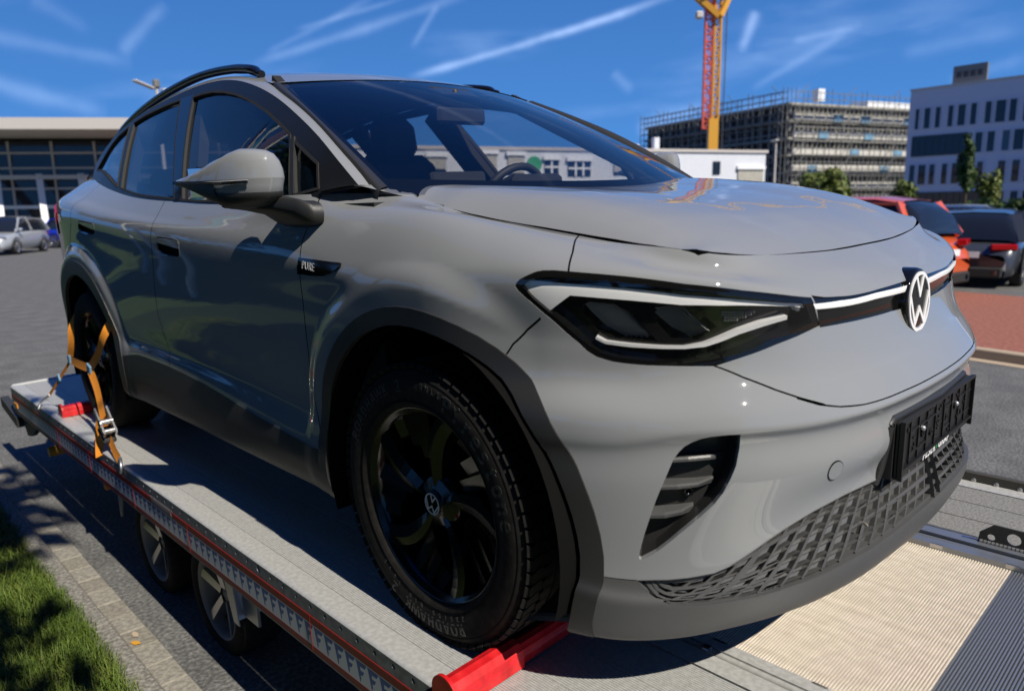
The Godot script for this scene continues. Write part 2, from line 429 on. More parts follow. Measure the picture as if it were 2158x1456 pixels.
# outlines drawn on the body, as (distance round, distance down)
const LINES := {
	"HL": [1.1446, 0.1933, 1.1412, 0.1879, 1.1324, 0.1814, 1.1187, 0.1757, 1.1054, 0.1706, 1.0924, 0.1661, 1.0795, 0.1633, 1.0537, 0.1618, 1.0249, 0.1626, 0.8972, 0.1667, 0.7839, 0.1734, 0.668, 0.1735, 0.574, 0.1648, 0.496, 0.1645, 0.4816, 0.2199, 0.46, 0.2719, 0.5311, 0.2889, 0.5908, 0.3015, 0.6648, 0.3226, 0.7239, 0.3422, 0.8002, 0.3348, 0.8664, 0.3287, 0.9065, 0.3232, 0.9336, 0.3182, 0.9675, 0.3068, 0.9878, 0.2932, 1.0015, 0.2801, 1.053, 0.2468, 1.1064, 0.2174, 1.1368, 0.2009],
	"HLIN": [1.1294, 0.1908, 1.1182, 0.1838, 1.0929, 0.1784, 1.0667, 0.1756, 1.0238, 0.1763, 0.8972, 0.1809, 0.7842, 0.1875, 0.6686, 0.1885, 0.5164, 0.1823, 0.5045, 0.2182, 0.4855, 0.2611, 0.5397, 0.2769, 0.5944, 0.2896, 0.6681, 0.3088, 0.727, 0.3272, 0.7999, 0.3218, 0.8662, 0.3161, 0.9266, 0.307, 0.9604, 0.2955, 0.9841, 0.2807, 1.0451, 0.2421, 1.0999, 0.2123],
	"DRL": [1.1294, 0.1895, 1.1103, 0.1814, 1.0664, 0.1838, 1.0236, 0.1861, 0.8973, 0.1905, 0.7842, 0.1971, 0.6685, 0.1972, 0.5142, 0.1893, 0.5057, 0.2091, 0.5182, 0.2077, 0.5374, 0.2028, 0.5955, 0.205, 0.7024, 0.2112, 0.7905, 0.2143, 0.8976, 0.2097, 1.0206, 0.2056, 1.0697, 0.2313, 1.1056, 0.2107],
	"HLSTRIP": [0.97, 0.2686, 0.9498, 0.2759, 0.8991, 0.2803, 0.8326, 0.2847, 0.7829, 0.2862, 0.74, 0.2794, 0.6649, 0.2582, 0.6109, 0.2475, 0.5472, 0.2365, 0.5468, 0.2471, 0.6102, 0.2572, 0.6645, 0.2669, 0.74, 0.2888, 0.783, 0.2925, 0.8326, 0.2907, 0.8992, 0.2859, 0.9499, 0.2807, 0.9719, 0.2722],
	"BOWL1": [1.0043, 0.2178, 0.9308, 0.2205, 0.8915, 0.2339, 0.8391, 0.2768, 0.9328, 0.2738, 0.9697, 0.2621, 0.9992, 0.2415],
	"BOWL2": [0.8456, 0.2236, 0.8001, 0.2189, 0.7579, 0.224, 0.7069, 0.2542, 0.7532, 0.2771, 0.8059, 0.2742, 0.8374, 0.2483],
	"BOWL3": [0.707, 0.2211, 0.617, 0.221, 0.6306, 0.2352, 0.6865, 0.2488],
	"BARTOP": [0.4933, 0.1567, 0.4493, 0.1619, 0.4023, 0.1611, 0.2507, 0.1641, 0.0689, 0.161],
	"BARBOT": [0.46, 0.2781, 0.3971, 0.2795, 0.3249, 0.28, 0.1455, 0.2787, 0.0582, 0.2827],
	"STRTOP": [0.4927, 0.1902, 0.3945, 0.1784, 0.2428, 0.1764, 0.0896, 0.1828],
	"STRBOT": [0.4841, 0.2106, 0.3935, 0.2087, 0.2425, 0.2047, 0.0825, 0.2122],
	"VCR": [0.7239, 0.3422, 0.6682, 0.3764, 0.6037, 0.4072, 0.5522, 0.4278, 0.4958, 0.447, 0.5571, 0.4284, 0.5085, 0.4463, 0.4533, 0.4576, 0.384, 0.464, 0.2841, 0.4666, 0.1568, 0.4669, 0.0618, 0.466],
	"VENT": [0.6883, 0.4981, 0.7141, 0.4973, 0.743, 0.4996, 0.7632, 0.5047, 0.7792, 0.5126, 0.7936, 0.5215, 0.8041, 0.5311, 0.8148, 0.5433, 0.8213, 0.5548, 0.8342, 0.5771, 0.8469, 0.5981, 0.8598, 0.6206, 0.8707, 0.6399, 0.8798, 0.66, 0.8821, 0.67, 0.8777, 0.6714, 0.847, 0.6614, 0.8209, 0.6504, 0.8036, 0.6429, 0.761, 0.6258, 0.7359, 0.6136, 0.7193, 0.6006, 0.7048, 0.5808, 0.6935, 0.5612, 0.6859, 0.5333],
	"FIN1": [0.8186, 0.5441, 0.7831, 0.545, 0.7364, 0.5466, 0.7026, 0.5461],
	"FIN2": [0.8427, 0.5845, 0.8047, 0.5859, 0.7625, 0.5884, 0.7233, 0.5891],
	"FIN3": [0.8615, 0.6198, 0.8299, 0.6207, 0.7955, 0.6214, 0.7663, 0.6224],
	"SENS": [0.7781, 0.6047],
	"GRTOP": [0.8861, 0.7037, 0.8471, 0.7021, 0.8026, 0.7046, 0.7623, 0.7098, 0.7308, 0.7156, 0.6987, 0.7153, 0.6655, 0.7103, 0.6167, 0.7054, 0.5648, 0.7029, 0.5075, 0.7004, 0.4065, 0.7014, 0.258, 0.712],
	"GRBOT": [0.8861, 0.7037, 0.8738, 0.7185, 0.8607, 0.741, 0.8434, 0.7702, 0.8219, 0.7891, 0.783, 0.7945, 0.7398, 0.7964, 0.6957, 0.7951, 0.6496, 0.7966, 0.5491, 0.7967, 0.3915, 0.7974, 0.2127, 0.8013, 0.0941, 0.7999],
	"LOWB": [1.0141, 0.7079, 0.9832, 0.7068, 0.9553, 0.7052, 0.9231, 0.7041, 0.8861, 0.7037],
	"CLADTOP": [3.7505, 0.7178, 3.5507, 0.7095, 3.3441, 0.716, 3.024, 0.7148, 2.7111, 0.7194, 2.3773, 0.7253, 2.0933, 0.7243, 1.9466, 0.721],
	"GAPF": [1.9809, 0.0167, 1.9606, 0.0705, 1.967, 0.1324, 1.9614, 0.1767, 1.9771, 0.2461, 1.9881, 0.3363, 2.0014, 0.4379, 1.9882, 0.5755, 1.9503, 0.722],
	"GAPM": [3.1019, 0.0141, 3.1071, 0.1511, 3.1347, 0.2307, 3.1698, 0.3078, 3.2143, 0.4272, 3.1763, 0.6876, 3.1462, 0.7592, 3.0833, 0.8332],
	"GAPR": [4.2072, 0.0142, 4.1906, 0.0715, 4.1899, 0.1479, 4.2361, 0.2118, 4.3544, 0.2648, 4.3348, 0.3032],
	"GAPB1": [1.0484, 0, 1.0235, 0.112, 1.0216, 0.1617],
	"GAPB2": [1.0882, 0.2415, 1.1203, 0.2607, 1.1565, 0.292, 1.1872, 0.3391],
	"HANDF": [3.0553, 0.1822, 2.9694, 0.1794, 2.8905, 0.1789, 2.8529, 0.182, 2.8383, 0.1892, 2.8474, 0.2116, 2.8571, 0.2245, 2.8776, 0.2297, 2.9177, 0.2311, 2.9819, 0.2315, 3.0379, 0.2297, 3.0705, 0.2221, 3.0727, 0.203],
	"HANDR": [4.0857, 0.1957, 3.9633, 0.1896, 3.8613, 0.1875, 3.8325, 0.1931, 3.8365, 0.2058, 3.8542, 0.2185, 3.9015, 0.2257, 3.9823, 0.2295, 4.0858, 0.2287, 4.1159, 0.2213],
	"BADGE": [1.9597, 0.1691, 1.8815, 0.1658, 1.7513, 0.1631, 1.7517, 0.171, 1.7719, 0.1806, 1.8303, 0.1986, 1.892, 0.2048, 1.9713, 0.209],
	"TOW": [0.458, 0.6056],
	"ARCHF": [0.9789, 0.9337, 0.9787, 0.8575, 0.9689, 0.811, 0.9541, 0.7102, 0.9529, 0.6724, 0.9585, 0.644, 0.9695, 0.6167, 0.9851, 0.5864, 1.0033, 0.5479, 1.0284, 0.5038, 1.0563, 0.4655, 1.0821, 0.4224, 1.1113, 0.3755, 1.1504, 0.3369, 1.1938, 0.3044, 1.2399, 0.2808, 1.289, 0.2649, 1.3397, 0.2542, 1.3913, 0.2476, 1.4432, 0.2448, 1.4947, 0.246, 1.5454, 0.2515, 1.5949, 0.2617, 1.6429, 0.2762, 1.6892, 0.2939, 1.7335, 0.3144, 1.7753, 0.3376, 1.8139, 0.3645, 1.8491, 0.3972, 1.8804, 0.4347, 1.9077, 0.4719, 1.9305, 0.5099, 1.9487, 0.5643, 1.9621, 0.6265, 1.9705, 0.6914, 1.9739, 0.7556, 1.9722, 0.8161, 1.9655, 0.8659, 1.9538, 0.974, 1.9372, 0.974],
	"ARCHFI": [1.0362, 0.8937, 1.0249, 0.8504, 1.0153, 0.8082, 1.0033, 0.7142, 1.0019, 0.6763, 1.0065, 0.6488, 1.016, 0.623, 1.0297, 0.5957, 1.0467, 0.5624, 1.0675, 0.5256, 1.0949, 0.486, 1.1222, 0.4547, 1.1498, 0.4171, 1.1815, 0.3796, 1.2195, 0.3494, 1.2613, 0.324, 1.3054, 0.3056, 1.3513, 0.2939, 1.3981, 0.2874, 1.4454, 0.2851, 1.4924, 0.2865, 1.5386, 0.2914, 1.5838, 0.2999, 1.6275, 0.3117, 1.6697, 0.3268, 1.71, 0.3452, 1.748, 0.3673, 1.7832, 0.3945, 1.8152, 0.4261, 1.8438, 0.459, 1.8686, 0.4908, 1.8894, 0.5297, 1.9059, 0.5844, 1.9181, 0.641, 1.9258, 0.6995, 1.9289, 0.7576, 1.9274, 0.8127, 1.9212, 0.8575, 1.9106, 0.9244, 1.8955, 0.974],
	"ARCHR": [3.7596, 0.974, 3.7424, 0.974, 3.7303, 0.8809, 3.7234, 0.8317, 3.7217, 0.7877, 3.7252, 0.7482, 3.7339, 0.7023, 3.7477, 0.6281, 3.7665, 0.5533, 3.7901, 0.4997, 3.8182, 0.4622, 3.8506, 0.4266, 3.8869, 0.3951, 3.9268, 0.3701, 3.9699, 0.3512, 4.0157, 0.3368, 4.0638, 0.3259, 4.1137, 0.3182, 4.1649, 0.3135, 4.2169, 0.3118, 4.2691, 0.3128, 4.321, 0.3167, 4.3721, 0.3233, 4.4218, 0.3329, 4.4699, 0.3457, 4.5159, 0.3621, 4.5592, 0.3836, 4.5994, 0.4118, 4.636, 0.4462, 4.6686, 0.4822, 4.697, 0.5229, 4.7208, 0.5819, 4.7395, 0.634, 4.7529, 0.6832, 4.7612, 0.7311, 4.7642, 0.7769, 4.7613, 0.826, 4.7524, 0.8792, 4.7132, 0.974, 4.6809, 0.974],
	"ARCHRI": [3.8246, 0.974, 3.8098, 0.9572, 3.7994, 0.8677, 3.7933, 0.8275, 3.7918, 0.7881, 3.7949, 0.7512, 3.8024, 0.711, 3.8144, 0.6576, 3.8306, 0.5962, 3.851, 0.5394, 3.8754, 0.4984, 3.9034, 0.4682, 3.9348, 0.4403, 3.9694, 0.4151, 4.0066, 0.3943, 4.0463, 0.3784, 4.0879, 0.3667, 4.1311, 0.3587, 4.1754, 0.3539, 4.2204, 0.3519, 4.2656, 0.3528, 4.3105, 0.3565, 4.3547, 0.3631, 4.3978, 0.3731, 4.4393, 0.3869, 4.479, 0.4052, 4.5164, 0.4284, 4.5511, 0.4554, 4.5828, 0.4839, 4.611, 0.5171, 4.6355, 0.5655, 4.6559, 0.6121, 4.672, 0.6553, 4.6835, 0.6974, 4.6906, 0.7387, 4.6932, 0.7787, 4.691, 0.8213, 4.6842, 0.8644, 4.6659, 0.974, 4.6444, 0.974],
}

# ---------------------------------------------------------------- the scene
func _ready() -> void:
	rng.seed = 7
	# camera
	var cam := Camera3D.new()
	cam.name = "camera"
	var ca := CameraAttributesPhysical.new()
	ca.frustum_focal_length = 25.65
	ca.frustum_focus_distance = 2.1
	ca.exposure_aperture = 3.0
	ca.frustum_near = 0.05
	ca.frustum_far = 900.0
	cam.attributes = ca
	cam.keep_aspect = Camera3D.KEEP_HEIGHT
	cam.fov = rad_to_deg(2.0 * atan(728.0 / 1556.19))
	cam.near = 0.05
	cam.far = 900.0
	cam.transform = Transform3D(Basis(Vector3(0.6977, -0.0148, -0.7163), Vector3(-0.1204, 0.9831, -0.1376), Vector3(0.7062, 0.1822, 0.6841)).orthonormalized(), Vector3(1.396, 1.70, 1.961))
	add_child(cam)
	# sky
	var we := WorldEnvironment.new()
	we.name = "environment"
	var env := Environment.new()
	var psm := ProceduralSkyMaterial.new()
	psm.sky_top_color = Color(0.002, 0.036, 0.235).linear_to_srgb()
	psm.sky_horizon_color = Color(0.085, 0.285, 0.70).linear_to_srgb()
	psm.sky_curve = 0.29
	psm.ground_bottom_color = Color(0.10, 0.10, 0.10).linear_to_srgb()
	psm.ground_horizon_color = Color(0.20, 0.22, 0.25).linear_to_srgb()
	psm.sun_angle_max = 12.0
	psm.sky_cover = sky_cover()
	var sky := Sky.new()
	sky.sky_material = psm
	env.background_mode = Environment.BG_SKY
	env.sky = sky
	env.tonemap_mode = Environment.TONE_MAPPER_LINEAR
	env.tonemap_exposure = 1.15
	env.sdfgi_enabled = true
	env.ssao_enabled = true
	env.ssil_enabled = true
	we.environment = env
	add_child(we)
	# sun: from the front of the car, a hair to the kerb side, 46 degrees up
	var sun := DirectionalLight3D.new()
	sun.name = "sun"
	sun.light_energy = 1.6
	sun.light_color = Color(1.0, 0.972, 0.92)
	sun.light_angular_distance = 0.5
	sun.shadow_enabled = true
	sun.look_at_from_position(Vector3.ZERO, -Vector3(0.696, 0.723, 0.052))
	add_child(sun)

	materials()
	ground()
	hall()
	scaffold_block()
	office_block()
	dealership()
	crane()
	lamps()
	car_trailer()
	suv()
	stops_and_straps()
	parked_cars()
	greenery()
	grass()

func dir_of(az: float, el: float) -> Vector2: # place of a direction in the sky picture
	return Vector2(fposmod(az, 360.0) / 360.0, (90.0 - el) / 180.0)

func sky_cover() -> ImageTexture:
	var w := 3072; var h := 1536
	var im := Image.create(w, h, false, Image.FORMAT_RGBA8)
	im.fill(Color(1, 1, 1, 0))
	var nz := FastNoiseLite.new()
	nz.seed = 11; nz.frequency = 0.02; nz.fractal_octaves = 4
	var big := FastNoiseLite.new()
	big.seed = 5; big.frequency = 0.011; big.fractal_octaves = 3
	# thin cirrus over the upper half, stretched sideways
	var veil := {}
	for y in range(int(h * 0.28), int(h * 0.5)):
		var fade := smoothstep(0.28, 0.36, float(y) / h)
		for x in w:
			var a := big.get_noise_2d(x * 0.35 + y * 0.5, y * 1.6)
			if a < 0.05: continue
			var k := (a - 0.05) * (0.55 + nz.get_noise_2d(x * 0.8, y * 3.0)) * 0.20 * fade
			if k > 0.003: im.set_pixel(x, y, Color(0.86, 0.92, 1.0, minf(k, 0.13)))
	var trails := [-52.9, 9.65, -34.62, 14.33, 0.55, 0.30, -43.8, 12.01, -36.95, 13.62, 0.6, 0.12, -63.81, 10.33, -49.62, 14.83, 0.75, 0.16, -63.13, 10.97, -56.07, 14.49, 0.5, 0.1,
		-51.01, 14.34, -52.89, 11.65, 0.5, 0.14, -28.38, 13.11, -29.22, 10.63, 0.75, 0.26, -28.38, 8.1, -22.02, 11.5, 0.7, 0.12, -25.86, 10.98, -22.31, 11.45, 0.5, 0.12,
		-80.08, 8.24, -73.88, 6.64, 1.2, 0.14, -79.77, 10.8, -72.16, 9.95, 1.0, 0.1, -72.39, 10.37, -69.56, 13.42, 0.9, 0.12, -36.48, 5.52, -31.11, 7.29, 1.4, 0.13,
		-38.26, 9.69, -36.87, 8.34, 0.8, 0.09, -29.13, 6.71, -24.77, 7.71, 0.9, 0.1, -71.29, 7.35, -63.18, 10.29, 1.0, 0.07, -19.07, 9.63, -12.47, 10.25, 1.0, 0.07,
		-61.1, 12.51, -53.03, 14.86, 0.35, 0.1, -77.06, 13.2, -74.16, 11.63, 1.2, 0.08, -16.21, 7.63, -12.32, 8.62, 0.9, 0.08,
		20.0, 12.0, 60.0, 30.0, 1.2, 0.14, 110.0, 20.0, 150.0, 42.0, 1.6, 0.14, 170.0, 15.0, 215.0, 30.0, 1.5, 0.14, -120.0, 25.0, -95.0, 40.0, 1.4, 0.12, -60.0, 30.0, -20.0, 48.0, 1.6, 0.14, -150.0, 14.0, -120.0, 22.0, 1.3, 0.12]
	for k in range(0, trails.size(), 6):
		var a := dir_of(trails[k], trails[k + 1]) * Vector2(w, h); var b := dir_of(trails[k + 2], trails[k + 3]) * Vector2(w, h)
		if absf(b.x - a.x) > w * 0.5: b.x += w if b.x < a.x else -w
		var r: float = trails[k + 4] / 360.0 * w * 0.42
		var lo := a.min(b) - Vector2(r, r) * 3.0; var hi := a.max(b) + Vector2(r, r) * 3.0
		var d := b - a; var ll := d.length_squared()
		for y in range(int(lo.y), int(hi.y) + 1):
			for x in range(int(lo.x), int(hi.x) + 1):
				var p := Vector2(x, y)
				var s := (p - a).dot(d) / ll
				if s < -0.05 or s > 1.05: continue
				var wob := nz.get_noise_2d(x * 1.2, y * 1.2)
				var e := absf((p - a).cross(d)) / sqrt(ll) / (r * (1.0 + wob * 0.35))
				if e > 2.6: continue
				var g: float = exp(-e * e) * trails[k + 5] * (0.9 + wob * 0.5) * smoothstep(-0.05, 0.12, s) * (1.0 - smoothstep(0.8, 1.05, s) * 0.7)
				var at := Vector2i(posmod(x, w), clampi(y, 0, h - 1))
				var was := im.get_pixelv(at)
				im.set_pixelv(at, Color(0.86, 0.92, 1.0, clampf(was.a + g, 0, 0.6)))
	return ImageTexture.create_from_image(im)

func materials() -> void:
	M.paint = mat(Color(0.228, 0.236, 0.243), 0.8, 0.0, 0.2)
	M.paint.clearcoat_enabled = true; M.paint.clearcoat = 1.0; M.paint.clearcoat_roughness = 0.02
	M.gloss = mat(gray(0.006), 0.06)
	M.rimblack = mat(gray(0.005), 0.20)
	M.plastic = mat(gray(0.022), 0.48)
	M.trim = mat(gray(0.010), 0.38)
	M.holder = mat(gray(0.010), 0.42)
	M.grillepad = mat(gray(0.11), 0.38)
	M.plastic.heightmap_enabled = true; M.plastic.heightmap_scale = 0.06; M.plastic.heightmap_texture = noise_tex(0.25, [], 256, 2); M.plastic.uv1_triplanar = true; M.plastic.uv1_scale = Vector3.ONE * 6.0
	M.bumperplastic = mat(gray(0.075), 0.42)
	M.bumperplastic.heightmap_enabled = true; M.bumperplastic.heightmap_scale = 0.05; M.bumperplastic.heightmap_texture = M.plastic.heightmap_texture; M.bumperplastic.uv1_triplanar = true; M.bumperplastic.uv1_scale = Vector3.ONE * 6.0
	M.rubber = mat(gray(0.016), 0.75)
	M.tyre = grainy(mat(gray(0.02), 0.85, 0.0, 0.3), 0.5, 0.03, [[0.2, Color(0.009, 0.0087, 0.0083)], [0.8, Color(0.02, 0.018, 0.016)]], 0.05)
	M.tyre.uv1_world_triplanar = false
	M.dark = mat(gray(0.004), 0.9, 0.0, 0.15)
	M.well = mat(gray(0.006), 0.95, 0.0, 0.12)
	M.white = mat(gray(0.80), 0.35)
	M.emblem = mat(gray(0.82), 0.25)
	M.drl = mat(gray(0.86), 0.25)
	M.strip = mat(gray(0.62), 0.35)
	M.chrome = mat(gray(0.75), 0.08, 1.0)
	M.satin = mat(gray(0.5), 0.3, 1.0)
	M.glass = mat(Color(0.004, 0.012, 0.02), 0.0)
	M.glass.transparency = BaseMaterial3D.TRANSPARENCY_ALPHA; M.glass.albedo_color.a = 0.28
	M.privacy = mat(Color(0.004, 0.008, 0.012), 0.0)
	M.privacy.transparency = BaseMaterial3D.TRANSPARENCY_ALPHA; M.privacy.albedo_color.a = 0.45
	M.lens = mat(gray(0.02), 0.0)
	M.lens.transparency = BaseMaterial3D.TRANSPARENCY_ALPHA; M.lens.albedo_color.a = 0.06
	M.cabin = mat(gray(0.012), 0.8)
	M.seat = mat(gray(0.010), 0.75)
	M.headliner = mat(gray(0.05), 0.9)
	M.dash = mat(Color(0.02, 0.022, 0.024), 0.6)
	M.red_lamp = mat(Color(0.35, 0.004, 0.006), 0.15)
	M.amber = mat(Color(0.7, 0.25, 0.02), 0.3)
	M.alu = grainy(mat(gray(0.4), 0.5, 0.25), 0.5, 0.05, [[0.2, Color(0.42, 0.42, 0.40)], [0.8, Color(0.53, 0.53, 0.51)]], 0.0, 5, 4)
	M.alu.uv1_world_triplanar = false
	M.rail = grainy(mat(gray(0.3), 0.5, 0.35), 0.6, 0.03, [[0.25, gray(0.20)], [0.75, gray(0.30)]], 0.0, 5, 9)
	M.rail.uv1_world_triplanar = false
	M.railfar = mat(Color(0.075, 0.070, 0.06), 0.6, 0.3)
	M.beige = grainy(mat(gray(0.4), 0.6, 0.0), 0.5, 0.02, [[0.2, Color(0.52, 0.455, 0.375)], [0.8, Color(0.66, 0.59, 0.50)]], 0.0, 5, 14)
	M.beige.uv1_world_triplanar = false
	M.corru = mat(Color(0.30, 0.32, 0.35), 0.4, 0.7)
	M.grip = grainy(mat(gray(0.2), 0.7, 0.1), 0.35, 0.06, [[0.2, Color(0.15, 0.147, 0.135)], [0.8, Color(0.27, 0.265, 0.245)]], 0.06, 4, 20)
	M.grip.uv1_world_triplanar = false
	M.redpaint = grainy(mat(Color(0.55, 0.01, 0.012), 0.38), 0.5, 0.02, [[0.15, Color(0.42, 0.008, 0.01)], [0.5, Color(0.58, 0.012, 0.016)], [0.9, Color(0.62, 0.03, 0.03)]], 0.0, 5, 3)
	M.redpaint.uv1_world_triplanar = false
	M.redtape = mat(Color(0.22, 0.010, 0.007), 0.5)
	M.redtape2 = mat(Color(0.20, 0.010, 0.014), 0.5)
	M.orange_web = mat(Color(0.80, 0.28, 0.02), 0.75)
	M.orange_web.backlight_enabled = true; M.orange_web.backlight = Color(0.3, 0.12, 0.02)
	M.zinc = mat(gray(0.55), 0.32, 0.9)
	M.steel = mat(gray(0.05), 0.6, 0.4)
	M.galv = mat(gray(0.42), 0.42, 0.8)
	M.blue = mat(Color(0.02, 0.08, 0.35), 0.5)
	M.asphalt = grainy(mat(gray(0.1), 0.9), 1.3, 0.10, [[0.15, Color(0.075, 0.075, 0.072)], [0.45, Color(0.125, 0.124, 0.118)], [0.7, Color(0.16, 0.158, 0.15)], [0.95, Color(0.27, 0.265, 0.25)]], 0.5, 3, 2)
	M.asphalt.detail_enabled = true
	M.asphalt.detail_blend_mode = BaseMaterial3D.BLEND_MODE_MUL
	M.asphalt.detail_albedo = noise_tex(0.006, [[0.2, gray(0.75)], [0.8, gray(1.0)]], 512, 5, FastNoiseLite.TYPE_SIMPLEX_SMOOTH, 31)
	M.paver = grainy(mat(gray(0.2), 0.9), 0.7, 0.05, [[0.2, Color(0.19, 0.175, 0.145)], [0.8, Color(0.30, 0.28, 0.235)]], 0.25, 5, 6)
	M.paver2 = grainy(mat(gray(0.2), 0.9), 0.7, 0.05, [[0.2, Color(0.165, 0.15, 0.12)], [0.8, Color(0.26, 0.24, 0.20)]], 0.25, 5, 16)
	M.kerb = grainy(mat(gray(0.2), 0.92), 0.8, 0.06, [[0.15, Color(0.10, 0.093, 0.08)], [0.5, Color(0.20, 0.188, 0.165)], [0.85, Color(0.31, 0.30, 0.27)]], 0.4, 5, 8)
	M.joint = mat(Color(0.05, 0.045, 0.035), 0.95)
	M.soil = grainy(mat(gray(0.1), 0.95), 0.6, 0.05, [[0.2, Color(0.018, 0.03, 0.006)], [0.6, Color(0.035, 0.06, 0.01)], [0.9, Color(0.06, 0.085, 0.02)]], 0.4, 4, 10)
	M.lawn = grainy(mat(gray(0.1), 0.95), 3.0, 0.05, [[0.2, Color(0.035, 0.065, 0.012)], [0.8, Color(0.08, 0.13, 0.025)]], 0.0, 4, 12)
	M.bricks = grainy(mat(gray(0.1), 0.9), 1.6, 0.05, [[0.15, Color(0.20, 0.065, 0.042)], [0.5, Color(0.28, 0.10, 0.065)], [0.85, Color(0.34, 0.15, 0.10)]], 0.2, 4, 13)
	M.sandstone = mat(Color(0.42, 0.33, 0.23), 0.9)
	M.wallwhite = grainy(mat(gray(0.6), 0.85), 6.0, 0.02, [[0.2, Color(0.60, 0.615, 0.65)], [0.8, Color(0.64, 0.655, 0.69)]])
	M.officewhite = mat(Color(0.50, 0.53, 0.62), 0.8)
	M.pane = mat(Color(0.012, 0.016, 0.024), 0.06)
	M.paneblue = mat(Color(0.04, 0.07, 0.10), 0.05)
	M.concrete = grainy(mat(gray(0.4), 0.9), 4.0, 0.03, [[0.2, Color(0.33, 0.31, 0.26)], [0.8, Color(0.46, 0.44, 0.38)]])
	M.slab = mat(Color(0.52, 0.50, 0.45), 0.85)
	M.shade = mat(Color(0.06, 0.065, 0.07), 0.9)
	M.scaff = mat(Color(0.20, 0.20, 0.19), 0.6, 0.3)
	M.tarp = mat(Color(0.16, 0.30, 0.42), 0.8)
	M.yellow = mat(Color(0.62, 0.30, 0.025), 0.5)
	M.cranered = mat(Color(0.62, 0.10, 0.06), 0.5)
	M.rooflight = mat(Color(0.50, 0.46, 0.42), 0.7)
	M.green = mat(Color(0.03, 0.28, 0.09), 0.5)
	M.leafdark = leafy(Color(0.022, 0.048, 0.010))
	M.leafmid = leafy(Color(0.045, 0.085, 0.016))
	M.leafyellow = leafy(Color(0.10, 0.13, 0.02))
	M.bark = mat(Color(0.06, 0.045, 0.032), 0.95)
	M.violet = mat(Color(0.22, 0.20, 0.46), 0.7)
	M.skyblue = mat(Color(0.08, 0.42, 0.70), 0.7)

func leafy(c: Color) -> StandardMaterial3D:
	var m := mat(c, 0.6)
	m.vertex_color_use_as_albedo = true
	m.albedo_color = Color.WHITE
	m.backlight_enabled = true
	m.backlight = Color(0.35, 0.45, 0.1)
	m.set_meta("base", c)
	return m

# ---------------------------------------------------------------- setting
func structure(called: String, mesh: Mesh, m: Material, xf := Transform3D()) -> MeshInstance3D:
	return part(called, mesh, m, self, xf, "structure")

